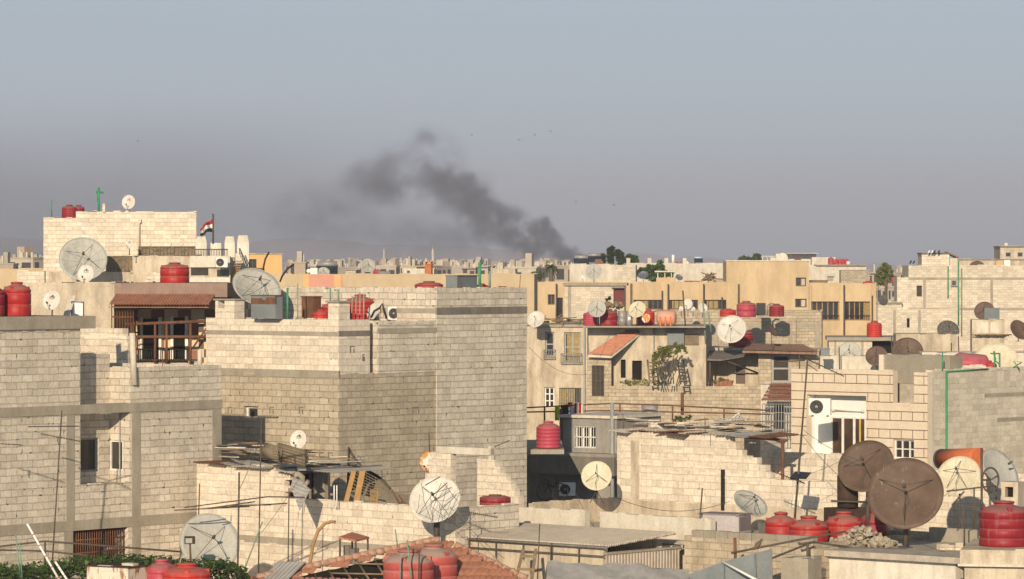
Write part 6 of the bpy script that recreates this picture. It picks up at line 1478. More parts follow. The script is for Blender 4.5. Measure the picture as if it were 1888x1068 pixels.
# ------------------------------------------------------------------ cut stone house on the right
H = Fr(1710, 136, 42)
def stone_house():
    F = H; t = thing('stone_house', 'cream cut stone house with brown joints and a white recessed balcony', 'house', F.p(0, 0, 0))
    vl, zt = F.v(1459), F.zA(684, 1640); s0, s1 = F.v(1646), F.v(1685); zn = F.zA(744, 1660)
    al = F.RA(1487, 729, 1597, 850); wn_ = F.RA(1647, 811, 1688, 846)
    m = MB(); wallbox(m, F, 0, .3, vl, s0, 0, zt, hA=[al + (.3,)], back=False); wallbox(m, F, 0, .3, s1, 0, 0, zt-.03); wallbox(m, F, 0, .3, s0, s1, 0, zn, hA=[wn_ + (.25,)], back=False); m.build('stone_front', M['stone'], t)
    m = MB(); h = .325; k = 0; z = zt - .16
    def line(v0, v1, z0, z1): slab(m, F, -.006, .02, v0, v1, z0, z1)
    while z > zt - 6:
        segs = []
        for (a, b, top) in ((vl, s0, zt), (s0, s1, zn), (s1, 0, zt)):
            if z > top: continue
            if a == vl and al[2] < z < al[3]: segs += [(vl, al[0]), (al[1], s0)]
            elif a == s0 and wn_[2] < z < wn_[3]: segs += []
            else: segs.append((a, b))
        for a, b in segs: line(a, b, z-.014, z+.014)
        if k % 2 == 1:
            v = vl + .5
            while v < 0:
                ok = not (al[0]-.05 < v < al[1]+.05 and al[2] < z+.16 < al[3]+.3) and not (s0-.02 < v < s1+.02 and z + h > zn) and not (wn_[0] < v < wn_[1] and wn_[2]-h < z < wn_[3])
                if ok and (v > F.v(1590) or z > al[3]): slab(m, F, -.005, .02, v-.012, v+.012, z+.016, z+h-.016)
                v += .5
        z -= h; k += 1
    m.build('stone_joints', M['joint'], t)
    m = MB(); wallbox(m, F, .55, 6, vl, F.v(1600), 0, zt-.4); m.build('balcony_wall', M['white'], t)
    m = MB(); slab(m, F, .3, .55, vl, vl+.3+al[0]-vl-.32, al[2], al[3]+.2); slab(m, F, .3, .55, al[1]+.01, al[1]+.2, al[2], al[3]+.2); slab(m, F, .3, .57, vl, al[1]+.2, al[3]+.02, al[3]+.2); slab(m, F, .3, .57, vl, al[1]+.2, al[2]-.3, al[2]); m.build('balcony_lining', M['white'], t)
    r = F.RA(1534, 772, 1597, 850, .55); dr = MB()
    for i in range(3):
        a, b = r[0] + (r[1]-r[0])*i/3, r[0] + (r[1]-r[0])*(i+1)/3
        for (x0, x1) in ((a, a+.05), (b-.05, b-.002)): slab(dr, F, .51, .56, x0, x1, r[2], r[3])
    slab(dr, F, .51, .56, r[0], r[1], r[3]+.002, r[3]+.06); d = dr.build('sliding_door', M['wframe'], t)
    p2 = MB(); slab(p2, F, .535, .55, r[0]+.01, r[1]-.01, r[2], r[3]); p2.build('pane', M['glass_brown'], d)
    m = MB(); slab(m, F, .50, .53, r[1]-.28, r[1]-.22, r[2], r[3]); m.build('yellow_strip', M['yellowc'], d)
    m = MB(); zl = F.zA(757, 1565, .55); m.tube([F.p(.45, F.v(1538, .5), zl), F.p(.45, F.v(1592, .5), zl)], .03, 8)
    for x in (1538, 1592): m.tube([F.p(.45, F.v(x, .5)-.04, zl), F.p(.45, F.v(x, .5)+.04, zl)], .055, 8)
    m.build('tube_lamp', M['wframe'], t)
    m = MB(); wallbox(m, F, .3, 9, 0-.3, 0.0, 0, F.zB(681, 1760)); m.build('side_wall', M['block_side'], t)
    m = MB(); wallbox(m, F, 1.2, 9, vl, -.3, 0, zt-.5); m.build('roof', M['roof'], t)
    m = MB(); wallbox(m, F, 1.8, 2.6, F.v(1628, 1.8), -.3, zt-1.8, F.zA(655, 1670, 1.8)); m.build('stair_room', M['grey_plaster'], t)
    m = MB(); slab(m, F, 1.75, 2.6, F.v(1622, 1.8), F.v(1630, 1.8), zt-1.8, F.zA(655, 1670, 1.8)); m.build('stair_room_trim', M['stone'], t)
    window(t, F, 'A', 0, wn_, .12, 3, 2, M['wframe'], M['glass'], t=.05)
    m = MB(); u = F.u(1743); m.tube([F.p(u, .05, 3), F.p(u, .05, F.zB(684, 1743))], .036, 8); m.tube([F.p(u, .05, F.zB(684, 1743)-.02), F.p(u+2.6, .05, F.zB(684, 1743)+.02)], .025, 6); m.tube([F.p(u-.25, .05, F.zB(683, 1743)), F.p(u-.25, .05, F.zB(650, 1743))], .025, 6); m.build('green_pipe', M['green'], t)
    for (y0, y1, x0) in ((733, 726, 1815), (778, 771, 1838)): band(t, F, 'B', 0, F.u(x0), 9, F.zB(y0, x0), F.zB(y1, x0), M['conc'], proud=.012)
    return zt
zH = stone_house()
ac_unit(1512, 750, 136.2, 40, 31, 'large outdoor air conditioner hung in the white balcony of the stone house', yaw=-12)
HF = Fr(1830, 142, 20)
t = thing('roof_parapet', 'cream roof ledge behind the grey side wall of the stone house', 'parapet', HF.p(0, 0, zH-.5)); m = MB(); wallbox(m, HF, 0, .25, HF.v(1738), HF.v(1818), zH-.6, HF.zA(674, 1780)); m.build('wall', M['offwhite'], t)
t = thing('water_tank', 'dusty crimson tank lying on its side on the stone house roof', 'water tank', P(1796, 680, 143)); b, l = tank_meshes(.45, .95, 'smooth'); m = MB(); c = P(1796, 672, 143)
m.lathe([(0, -.75), (.3, -.75), (.4, -.6), (.4, .35), (.36, .45), (.2, .55), (.2, .65), (0, .65)], 24, c, Matrix.Rotation(R(95), 3, 'Y')); m.build('tank_body', M['pink'], t); m = MB(); m.cbox(c + Vector((0,0,-.42)), 1.2, .5, .12); m.build('cradle', M['offwhite'], t)
tank(1828, 686, 141.0, 20, 18, 'redorange', 'smooth', 'small red tank below the green frame on the stone house roof')
dish(1836, 668, 146, 82, 'prime', 'dish_cream', -14, 36, 'very large cream dish rising behind the stone house side wall', 'big satellite dishes', base=690, struts=0, depth=.2, rod=False)
t = thing('green_frame', 'bright green post frame before the very large cream dish', 'frame', P(1836, 686, 140.5)); m = MB()
for x in (1834, 1843): m.tube([P(x, 688, 140.5), P(x, 651, 140.5)], .035, 6)
m.tube([P(1826, 652, 140.5), P(1842, 652, 140.5)], .03, 6); m.tube([P(1834, 664, 140.5), P(1843, 672, 140.5)], .025, 6); m.tube([P(1860, 683, 140), P(1884, 668, 140), P(1869, 666, 140), P(1880, 682, 140)], .025, 5); m.build('frame', M['green'], t)
# small tiled roof and cage between the awning house and the stone house
PT = Fr(1470, 168, 6)
t = thing('porch', 'small porch with a steep clay tile roof and white bars left of the stone house', 'porch', PT.p(0, 0, 0)); F = PT
m = MB(); n = 16; a, b = F.p(-.4, F.v(1402), F.zA(741, 1430)), F.p(-.4, 0.3, F.zA(741, 1430)); c, d = F.p(1.6, .3, F.zA(710, 1440)), F.p(1.6, F.v(1418), F.zA(710, 1440))
for i in range(n):
    for q in range(3):
        f0, f1 = (i+q/3)/n, (i+(q+1)/3)/n; h0, h1 = .06*math.sin(math.pi*q/3), .06*math.sin(math.pi*(q+1)/3); up = Vector((0,0,1))
        for k in range(5):
            g0, g1 = k/5, (k+1)/5; st = up*.035
            m.face([a.lerp(b,f0).lerp(d.lerp(c,f0),g0)+up*h0+st, a.lerp(b,f1).lerp(d.lerp(c,f1),g0)+up*h1+st, a.lerp(b,f1).lerp(d.lerp(c,f1),g1)+up*h1, a.lerp(b,f0).lerp(d.lerp(c,f0),g1)+up*h0], None, True)
m.build('tile_roof', M['clay'], t)
m = MB(); wallbox(m, F, 1.6, 3, F.v(1400), .3, 0, F.zA(712, 1440)); m.build('wall', M['offwhite'], t)
m = MB(); r = F.RA(1428, 744, 1446, 790, 1.5); slab(m, F, 1.5, 1.6, r[0], r[1], r[2], r[3]); m.build('door', M['dim'], t)
m = MB(); v0, v1 = F.v(1406), F.v(1466); z0, z1 = F.zA(808, 1440), F.zA(745, 1440)
for i in range(13): v = v0 + (v1-v0)*i/12; m.tube([F.p(-.1, v, z0), F.p(-.1, v, z1)], .02, 4)
for k in range(5): z = z0 + (z1-z0)*k/4; m.tube([F.p(-.1, v0, z), F.p(-.1, v1, z)], .018, 4)
m.build('iron_bars', M['gframe'], t)

# ------------------------------------------------------------------ clutter of low roofs between the school and the stone house
M1 = Fr(1675, 222, 4)
def mid_right():
    F = M1; t = thing('block_house', 'low block house with a dark opening and one red tank on its slab', 'house', F.p(0, 0, 0))
    zt = F.zA(622, 1600); o = F.RA(1608, 626, 1651, 652)
    m = MB(); wallbox(m, F, 0, 6, F.v(1528), 0, 0, zt-.2, hA=[o + (.8,)]); m.build('wall', M['block_pale'], t)
    m = MB(); slab(m, F, .8, .9, o[0], o[1], o[2], o[3]); m.build('shade_backing', M['dark'], t)  # near-black sheet stands in for shade deep in the opening
    m = MB(); slab(m, F, -.2, 6, F.v(1524), .1, zt-.2, zt); m.build('roof_slab', M['conc'], t)
    for x in (1540, 1590): band(t, F, 'A', 0, F.v(x-2), F.v(x+2), 0, zt-.2, M['conc'], 'concrete_column', proud=.02)
    return zt
zM1 = mid_right()
tank(1612, 621, 223, 28, 30, 'redorange', 'ribbed', 'single upright red tank on the low slab roof before the school', z=zM1)
t = thing('low_wall', 'long pale cement parapet between the grey and brown dishes', 'wall', P(1570, 690, 196)); F = Fr(1640, 196, 4); m = MB(); wallbox(m, F, 0, 3, F.v(1512), 0, 0, F.zA(657, 1580)); m.build('wall', M['offwhite'], t)
t = thing('low_wall', 'cream plastered parapet below the dark mesh dish', 'wall', P(1700, 690, 205)); F = Fr(1770, 205, 4); m = MB(); wallbox(m, F, 0, 5, F.v(1652), 0, 0, F.zA(617, 1710)); m.build('wall', M['cream'], t); zcw = F.zA(617, 1710)
t = thing('low_wall', 'pale plastered roof wall right of the largest rust brown dish', 'wall', P(1790, 690, 190)); F = Fr(1900, 190, 4); m = MB(); wallbox(m, F, 0, 5, F.v(1700), 0, 0, F.zA(652, 1800)); m.build('wall', M['offwhite'], t)
for a in ((1566, 651, 197.5, 44, 'dish_grey', -10, 'round grey dish at the left of the dishes behind the stone house', 690), (1616, 657, 193, 40, 'dish_brown', -15, 'smaller rust brown dish left of the largest rust brown one', 690), (1673, 650, 199, 58, 'dish_brown', -5, 'largest rust brown dish among the low roofs, left of the cement wall', 690)):
    dish(a[0], a[1], a[2], a[3], 'prime', a[4], a[5], 26, a[6], 'dishes among the low roofs', base=a[7], struts=3, depth=.2)
dish(1748, 610, 206.5, 41, 'prime', 'dish_mesh', 5, 30, 'dark grey mesh dish on the cream parapet', 'dishes among the low roofs', base_z=zcw, struts=3, depth=.2, mesh_ribs=True)
dish(1815, 574, 235, 37, 'prime', 'dish_brown', -15, 25, 'dark brown dish half covered by a grey panel on the pale block building', 'dishes among the low roofs', base=590, struts=3, depth=.2)
dish(1879, 609, 215, 40, 'prime', 'dish_brown', 30, 28, 'dark dish cut by the right edge below the grey panel', 'dishes among the low roofs', base=630, struts=0, depth=.2, rod=False)
dish(1628, 553, 300, 18, 'prime', 'dish_mesh', 0, 30, 'small grey dish beside the right end of the school', 'dishes among the low roofs', base=560, struts=3)
t = thing('flat_collector', 'flat grey panel standing before the dark brown dish', 'panel', P(1829, 590, 232)); m = MB(); a = P(1815, 588, 232); m.box(a, P(1843, 588, 232)-a, (0,.06,0), P(1815, 568, 232.6)-a); m.build('panel', M['galv'], t)
m = MB()
for x in (1817, 1841): m.tube([P(x, 592, 232), P(x, 568, 232.8)], .03, 4)
m.build('frame', M['iron'], t)
F = Fr(1852, 228, 5); t = thing('roof_room', 'small cream roof cabin with faded shutters below the dark brown dish', 'roof room', F.p(0, 0, 0)); m = MB(); wallbox(m, F, 0, 3, F.v(1792), 0, 0, F.zA(590, 1820)); m.build('wall', M['cream'], t)
for (x0, x1) in ((1800, 1822), (1826, 1842)): r = F.RA(x0, 594, x1, 614); band(t, F, 'A', 0, r[0], r[1], r[2], r[3], M['offwhite'], 'shutter', .03)
m = MB()
for k in range(12): x = 1800 + k*5; m.tube([F.p(-.5, F.v(x-8), F.zA(617, x)), F.p(-.2, F.v(x+10), F.zA(621 - (k % 3)*2, x))], .035, 4)
m.build('timber_pile', M['wood'], t)
t = thing('canopy', 'small slanted brown tile canopy over a pale window', 'canopy', P(1685, 640, 214)); m = MB()
a, b, c, d = P(1664, 617, 214), P(1682, 616, 214), P(1706, 641, 213), P(1696, 641, 213); m.face([a, d, c, b]); dn = Vector((0,0,-.12)); m.face([a+dn, b+dn, c+dn, d+dn]); m.face([d+dn, c+dn, c, d]); m.face([a+dn, d+dn, d, a]); m.build('tile_canopy', M['tile_dusty'], t)
m = MB(); a = P(1670, 634, 215); m.box(a, P(1682, 634, 215)-a, (0,.1,0), (0,0,.45)); m.build('window', M['wframe'], t)
for x in (1668, 1702): m = MB(); m.tube([P(x, 660, 214), P(x, 622, 214)], .03, 4); m.build('post', M['iron'], t)
for i, (x, y0, y1, D) in enumerate(((1768, 690, 620, 203), (1755, 685, 632, 203), (1548, 685, 640, 195), (1645, 690, 620, 195))):
    ppole(x, y0, x - 1, y1, D, 1.1, label='thin dark rod standing among the dishes on the low roofs', name='iron_rod', cat='iron rod', group='thin rods on the low roofs')
t = thing('tied_bundle', 'blue grey wrapped roof cistern at the left of the round grey dish', 'cistern', P(1521, 660, 193)); m = MB(); m.cbox(P(1521, 650, 194), .45, .4, .35); m.build('casing', M['galv'], t); m = MB(); m.cbox(P(1521, 643, 194), .5, .45, .06); m.build('lid', M['galv'], t)

# ------------------------------------------------------------------ big pale block building at the right
R1 = Fr(1990, 300, 3)
def pale_building():
    F = R1; t = thing('block_building', 'large pale block apartment building at the right with green pipes and a roof tower', 'apartment building', F.p(0, 0, 0))
    vr = 0; zt = F.zA(490, 1800)
    w = F.RA(1690, 527, 1700, 547)
    m = MB(); wallbox(m, F, 0, 10, F.v(1675), vr, 0, zt, hA=[w], par=.4, depth=.3); m.build('wall', M['block_pale'], t)
    window(t, F, 'A', 0, w, .2, 1, 1, M['bframe'], M['dim'], t=.05)
    m = MB(); wallbox(m, F, .0, 5, F.v(1654), F.v(1675), 0, F.zA(512, 1660)); m.build('wing_wall', M['block_white'], t)
    m = MB(); wallbox(m, F, .4, 6, F.v(1700), F.v(1751), zt-.1, F.zA(468, 1720)); m.build('tower_wall', M['block_white'], t)
    m = MB(); slab(m, F, .2, 6, F.v(1698), F.v(1753), F.zA(468, 1720), F.zA(466, 1720)); a = F.p(.4, F.v(1746), F.zA(467, 1750)); m.build('tower_roof', M['conc_d'], t)
    m = MB(); a = F.p(.3, F.v(1747), F.zA(467, 1747)); m.box(a, F.p(.3, F.v(1768), F.zA(476, 1768))-a, F.p(4, F.v(1747), F.zA(467, 1747))-a, (0,0,.12)); m.build('lean_to_roof', M['awning'], t)
    m = MB(); wallbox(m, F, .5, 5, F.v(1752), F.v(1766), zt-.1, F.zA(476, 1768)); m.build('lean_to_wall', M['offwhite'], t)
    band(t, F, 'A', 0, F.v(1675), 0, F.zA(516, 1780), F.zA(512, 1780), M['conc'], proud=.03)
    band(t, F, 'A', 0, F.v(1675), 0, F.zA(572, 1780), F.zA(568, 1780), M['conc'], proud=.03)
    for x in (1704, 1828): band(t, F, 'A', 0, F.v(x-2), F.v(x+3), 0, F.zA(516, x), M['conc'], 'concrete_column', proud=.025)
    for x, y0, y1 in ((1748, 550, 491), (1767, 600, 482), (1773, 620, 495)):
        m = MB(); m.tube([F.p(-.1, F.v(x), F.zA(y0, x)), F.p(-.1, F.v(x), F.zA(y1, x))], .055, 5); m.build('pipe', M['green' if x != 1773 else 'teal'], t)
    m = MB(); r = F.RA(1753, 516, 1766, 528); slab(m, F, -.25, .0, r[0], r[1], r[2], r[3]); m.build('cooler_box', M['gframe'], t); m = MB(); r = F.RA(1755, 518, 1762, 526); slab(m, F, -.29, -.25, r[0], r[1], r[2], r[3]); m.build('cooler_grille', M['iron'], t)
    m = MB(); wallbox(m, F, -.6, 0, F.v(1618), F.v(1662), 0, F.zA(557, 1640)); wallbox(m, F, -.6, 0, F.v(1662), F.v(1765), 0, F.zA(570, 1640)); m.build('lower_wall', M['block_pale'], t)
    m = MB(); slab(m, F, -.8, 0, F.v(1616), F.v(1663), F.zA(560, 1640), F.zA(557, 1640)+.02); m.build('lower_slab', M['conc'], t)
    for x in (1648, 1694): band(t, F, 'A', -.6, F.v(x-2), F.v(x+3), 0, F.zA(572, x), M['conc'], 'concrete_column', proud=.025)
    m = MB(); r = F.RA(1672, 587, 1677, 604, -.6); slab(m, F, -.62, -.55, r[0], r[1], r[2], r[3]); m.build('wall_slit', M['dark'], t)
    return zt
zR1 = pale_building()
dish(1802, 495, 305, 30, 'prime', 'dish_brown', 0, 28, 'rust brown dish half hidden on the roof of the pale block building', None, base_z=zR1-.4, struts=0, depth=.2, rod=False)
t = thing('roof_clutter_box', 'white box beside an ochre sheet on the pale building roof', 'box', P(1856, 491, 303)); m = MB(); m.cbox(P(1856, 485, 303), .5, .5, .45); m.build('casing', M['white'], t); m = MB(); m.cbox(P(1842, 487, 303), .55, .3, .4); m.build('ochre_sheet', M['orange_pl'], t)
R2 = Fr(1960, 380, 3)
t = thing('apartment_building', 'cream apartment house with small windows at the top right edge', 'apartment building', R2.p(0, 0, 0)); F = R2
ws = [F.RA(1854, 466, 1864, 474), F.RA(1876, 466, 1886, 474)]
m = MB(); wallbox(m, F, 0, 8, F.v(1844), 0, 0, F.zA(455, 1860), hA=ws, depth=.3); m.build('wall', M['cream'], t); m = MB(); slab(m, F, -.3, 8, F.v(1842), 0, F.zA(455, 1860), F.zA(453.5, 1860)); m.build('roof_slab', M['conc'], t)
for w in ws: window(t, F, 'A', 0, w, .2, 1, 1, M['gframe'], M['glass'], t=.06)
m = MB(); slab(m, F, -.5, .0, F.v(1845), F.v(1880), F.zA(479, 1860), F.zA(477.5, 1860)); m.build('ledge', M['conc'], t)
dish(1855, 451, 381, 6.5, 'offset', 'dish_white', -15, 15, 'tiny white dish on the top right cream apartment house', None, base=455)
F = Fr(1900, 340, 3); t = thing('cream_house', 'long low cream house behind the pale building roof', 'house', F.p(0, 0, 0)); m = MB(); wallbox(m, F, 0, 6, F.v(1764), 0, 0, F.zA(479, 1800)); m.build('wall', M['cream'], t); m = MB(); slab(m, F, -.2, 6, F.v(1762), 0, F.zA(479, 1800), F.zA(478, 1800)); m.build('roof_slab', M['conc'], t)
# pigeons on the pale building
for i, (x, y, D, c, lab) in enumerate(((1679, 485, 300.3, 'black', 'dark pigeon at the left on the lower roof edge of the pale building'), (1685, 485, 300.3, 'black', 'dark pigeon second from the left on the pale building'), (1713, 466, 300.3, 'white', 'white pigeon at the left on the roof tower'), (1719, 466, 300.3, 'white', 'second white pigeon on the roof tower'), (1723, 466, 300.3, 'black', 'dark pigeon beside the white ones on the roof tower'), (1731, 466, 300.3, 'black', 'dark pigeon at the right of the roof tower'))):
    m = MB(); c_ = P(x, y - 1.5, D); m.lathe([(0, -.14), (.05, -.1), (.075, .0), (.05, .09), (.04, .13), (0, .17)], 8, c_, Matrix.Rotation(R(25), 3, 'Y')); m.tube([c_ + Vector((-.05, 0, -.08)), c_ + Vector((-.16, 0, -.13))], .03, 5, r2=.01)
    tag(m.build('pigeon', M[c], None, loc=c_), lab, 'bird')
for a, b, sg, lab in (((1478, 800, 104), (1590, 905, 103.6), .2, 'slack wire from the leaning mast towards the black barrel'), ((1760, 900, 103.8), (1606, 990, 101.6), .1, 'long stay wire behind the biggest brown dish'), ((1690, 1000, 100.8), (1762, 1022, 99.4), .02, 'black cable running along the slab right of the brown dish'),
    ((1500, 1006, 100.9), (1672, 1012, 100.6), .01, 'black cable lying along the slab left of the brown dish'), ((975, 640, 200), (1083, 690, 200), .5, 'sagging wire across the balcony house front'), ((1089, 690, 203), (1125, 612, 203), .2, 'wire hanging on the orange roof house wall'), ((440, 905, 102), (482, 800, 103), .1, 'thin wire between the two aerial masts before the shed')):
    cable((P(*a), P(*b)), lab, sg, .007 if a[2] < 120 else .01)
for i, (x, y, D, h) in enumerate(((242, 676, 110, .5), (300, 674, 110.6, .35), (700, 592, 118.2, .45), (1150, 794, 111.9, .5), (1300, 796, 108, .4), (958, 530, 122.9, .4), (850, 531, 120.4, .3))):
    p = P(x, y + 3, D + .1); pole([p, p + Vector((.03*(i % 3 - 1), 0, h + .05))], .012, ['rebar stub on the recessed left house wing corner', 'second rebar stub on the left house wing', 'rebar stub on the central roof by the slot', 'rebar stub at the left end of the stepped white wall', 'rebar stub on the scrap roof of the stepped wall', 'rebar stub at the right end of the tower top', 'rebar stub on the tower top before the cistern'][i], 'rebar', 'rebar_stub', 'rust')
# ------------------------------------------------------------------ ochre school behind the middle roofs
Y = Fr(1616, 330, 2)
def school():
    F = Y; t = thing('school', 'long ochre flat roofed school with window bands and tall piers', 'school', F.p(0, 0, 0))
    vl = F.v(935); zt = F.zA(521, 1200); v1, v2 = F.v(1339), F.v(1491); zw = F.zA(482, 1400); zR = F.zA(523, 1550)
    holes = [(1010,543,1023,562),(1027,549,1038,589),(1168,553,1222,571),(1234,553,1287,571),(1298,553,1350,571)]
    hol3 = [(1496,556,1547,591),(1557,556,1604,591)]; hol2 = [(1467,512,1490-4,528),(1466,551,1487,567)]
    A = [F.RA(*h) for h in holes]; B = [F.RA(*h) for h in hol2]; Cc = [F.RA(*h) for h in hol3]
    m = MB(); wallbox(m, F, 0, 14, vl, v1, 0, zt, hA=A, par=.4, depth=.35); m.build('wall', M['yellow'], t)
    m = MB(); wallbox(m, F, -.25, 14, v1, v2, 0, zw, hA=B, par=.3, depth=.35); m.build('tall_wing', M['yellow'], t)
    m = MB(); wallbox(m, F, 0, 14, v2, 0, 0, zR, hA=Cc, par=.4, depth=.4); m.build('right_wing', M['yellow'], t)
    for i, r in enumerate(A): window(t, F, 'A', 0, r, .28, [2,1,6,6,6][i], 1, M['bframe'], M['glass'], t=.09, curtain=(.1, .5, M['curtain']) if i > 1 else None)
    for r in B: window(t, F, 'A', -.25, r, .28, 2, 1, M['bframe'], M['glass'], t=.09, curtain=(.5, .9, M['offwhite']))
    for i, r in enumerate(Cc): window(t, F, 'A', 0, r, .32, 5, 1, M['woodlight'], M['glass'], t=.09, curtain=(.75, .98, M['curtain']) if i else None)
    for r in Cc:
        m = MB(); z0 = r[2] + .45; m.tube([F.p(-.05, r[0], z0), F.p(-.05, r[1], z0)], .03, 4)
        n = 14
        for k in range(n+1): m.tube([F.p(-.05, r[0] + (r[1]-r[0])*k/n, r[2]), F.p(-.05, r[0] + (r[1]-r[0])*k/n, z0)], .012, 4)
        m.build('window_rail', M['black'], t)
    for x0, x1 in ((1158, 1166), (1223, 1231), (1289, 1296), (1352, 1360)):
        m = MB(); slab(m, F, -.3, .1, F.v(x0), F.v(x1), 0, zt-.05); m.build('pier', M['yellow'], t)
    for x0, x1 in ((1492, 1495), (1548, 1555), (1606, 1615)):
        m = MB(); slab(m, F, -.3, .1, F.v(x0), F.v(x1), 0, zR-.05); m.build('pier', M['yellow'], t)
    for x, y0, y1 in ((1026, 600, 523), (1163.5, 600, 523), (1221, 600, 536), (1232, 600, 524), (1297.5, 600, 524), (1362, 560, 524), (1331, 600, 548), (1556, 660, 526), (1608, 640, 545)):
        m = MB(); m.tube([F.p(-.32, F.v(x), F.zA(y0, x)), F.p(-.32, F.v(x), F.zA(y1, x))], .075, 6); m.build('drain_pipe', M['iron'], t)
    m = MB(); slab(m, F, -.32, -.2, v1-.05, v2+.05, zw, zw+.1); m.build('cornice', M['offwhite'], t)
    return zt, zw, zR
zY, zYw, zYR = school()
F = Fr(1152, 312, 3); t = thing('roof_room', 'white block room with a flat slab and a dark red door before the school', 'roof room', F.p(0, 0, 0)); zt = F.zA(527, 1090)
d = F.RA(1131, 532, 1151, 566); m = MB(); wallbox(m, F, 0, 6, F.v(1041), F.v(1151), 0, zt, hA=[d], depth=.3); m.build('wall', M['block_pale'], t)
m = MB(); slab(m, F, -.25, 6, F.v(1038), F.v(1156), zt, zt+.2); m.build('roof_slab', M['conc'], t); m = MB(); slab(m, F, .25, .3, d[0], d[1], d[2], d[3]); m.build('door', M['door_red'], t)
m = MB(); slab(m, F, -.3, .0, F.v(1128), F.v(1155), d[3]+.02, d[3]+.1); m.build('door_lintel', M['conc_d'], t)
band(t, F, 'A', 0, F.v(1047), F.v(1053), 0, zt-.01, M['conc'], 'concrete_column', proud=.02)
t = thing('goods_pile', 'bundles and black goods piled before the dark red door', 'pile', P(1130, 566, 308)); rs = random.Random(31); m = MB()
for k in range(26): p = P(rs.uniform(1117, 1148), 566 - abs(rs.gauss(0, 4.5)), 308.5 + rs.uniform(-.4,.4)); s = rs.uniform(.12, .32); m.cbox(p, s*1.3, s, s, rs.uniform(0,3), Quaternion(Vector((rs.random(), rs.random(), rs.random())).normalized(), rs.uniform(0, 2)).to_matrix())
m.build('bundles', M['wood'], t); m = MB(); leaf_cluster(m, P(1124, 550, 308.5), .3, 120, .1, rs=rs); m.build('black_bags', M['black'], t)
# things behind the school, left to right
F = Fr(1172, 348, 3); t = thing('cream_house', 'cream wall and block gable behind the round grey roof dish', 'house', F.p(0, 0, 0)); m = MB(); wallbox(m, F, 0, 6, F.v(1050), F.v(1133), 0, F.zA(488, 1100)); m.build('wall', M['offwhite'], t); m = MB(); wallbox(m, F, .05, 6, F.v(1133), 0, 0, F.zA(489, 1150)); m.build('block_gable', M['block_pale'], t)
dish(1095, 501, 333, 30, 'prime', 'dish_grey', -5, 22, 'grey round dish on the school roof, before the cream wall', 'dishes on the school roof', base_z=zY-.4, struts=3, depth=.2)
dish(1075, 513, 332, 13, 'offset', 'dish_white', -10, 12, 'small white dish left of the grey one on the school roof', 'dishes on the school roof', base_z=zY-.4)
dish(1186, 508, 335, 20, 'prime', 'dish_steel', -15, 45, 'shiny metal dish on the school roof by the bushes', 'dishes on the school roof', base_z=zY-.4, struts=3)
dish(1252, 512, 336, 14, 'prime', 'dish_steel', 20, 40, 'second shiny dish right of the small roof shelter on the school', 'dishes on the school roof', base_z=zY-.4, struts=3)
def heater(px, py, D, w, label, drum='white'):
    s = w/FPX*D; c = P(px, py, D); t = thing('solar_heater', label, 'solar heater', c)
    m = MB(); a = c + Vector((-s*.5, -.1, 0)); m.box(a, (s, 0, 0), (0, s*.8, s*.45), (0, -.03, .06)); m.build('panel', M['solar'], t)
    m = MB(); q = c + Vector((-s*.45, s*.75, s*.52)); m.tube([q, q + Vector((s*.9, 0, 0))], s*.14, 14); m.build('drum', M[drum], t)
    m = MB()
    for k in (-.4, .4): m.tube([c + Vector((s*k, s*.8, -.3)), c + Vector((s*k, s*.8, s*.5))], .04, 4); m.tube([c + Vector((s*k, -.1, -.3)), c + Vector((s*k, s*.8, s*.42))], .04, 4)
    m.build('stand', M['iron'], t)
heater(1072, 489, 352, 28, 'left solar heater with dark panel and grey drum behind the cream wall', 'steel')
heater(1096, 484, 356, 26, 'right solar heater with grey drum behind the cream wall', 'steel')
t = thing('gable_roof', 'small orange tiled gable between the solar heaters and the cypresses', 'roof', P(1105, 489, 351)); m = MB(); a, b, c, d = P(1094, 489, 350), P(1116, 489, 350), P(1108, 478, 353), P(1098, 478, 353); m.face([a, b, c, d]); m.face([p - Vector((0,0,.1)) for p in (d, c, b, a)]); m.build('tile_roof', M['tile_o'], t); m = MB(); m.cbox(P(1105, 493, 352), 1.0, 1.0, .5); m.build('wall', M['cream'], t)
for i, (cl, lab, mt) in enumerate((([(1127, 470, 7), (1127, 464, 5), (1126, 480, 8), (1128, 459, 3)], 'tallest dark cypress behind the solar heaters', 'leaf_d'), ([(1143, 472, 6), (1141, 466, 4.5), (1144, 481, 7)], 'second dark cypress right of the tallest', 'leaf_d'), ([(1162, 473, 7), (1168, 477, 7), (1159, 481, 8), (1172, 483, 6)], 'broad dark tree right of the cypresses', 'leaf'), ([(1112, 474, 5), (1110, 480, 6)], 'thin dark tree left of the tallest cypress', 'leaf_d'))):
    tree(cl[0][0], 540, 430 + i, cl, lab, 'cypress_tree' if i < 2 else 'tree', mt, 420, .26, group='trees behind the solar heaters', squash=1.25 if i < 2 else 1)
def palm(px, pyc, D, pyb, label):
    base, top = P(px, pyb, D), P(px, pyc, D); t = thing('palm_tree', label, 'palm tree', base); m = MB(); m.tube([base, base.lerp(top, .5) + Vector((.1,0,0)), top], .3, 8, r2=.22); m.build('trunk', M['bark'], t)
    rs = random.Random(2); m = MB()
    for k in range(44):
        a = 2*math.pi*k/44*7.3; e = rs.uniform(-.5, 1.2); L = rs.uniform(1.1, 1.6); d = Vector((math.cos(a), math.sin(a), 0)); pr = None
        for q in range(7):
            f = q/6; p = top + d*L*f*math.cos(e*.6) + Vector((0, 0, L*(math.sin(e)*f - .75*f*f))); sd = Vector((-d.y, d.x, 0))*.16*(1-f*.8)
            if pr: m.face([pr[0], p - sd, p + sd, pr[1]]); 
            pr = (p - sd, p + sd)
    m.build('fronds', M['leaf'], t)
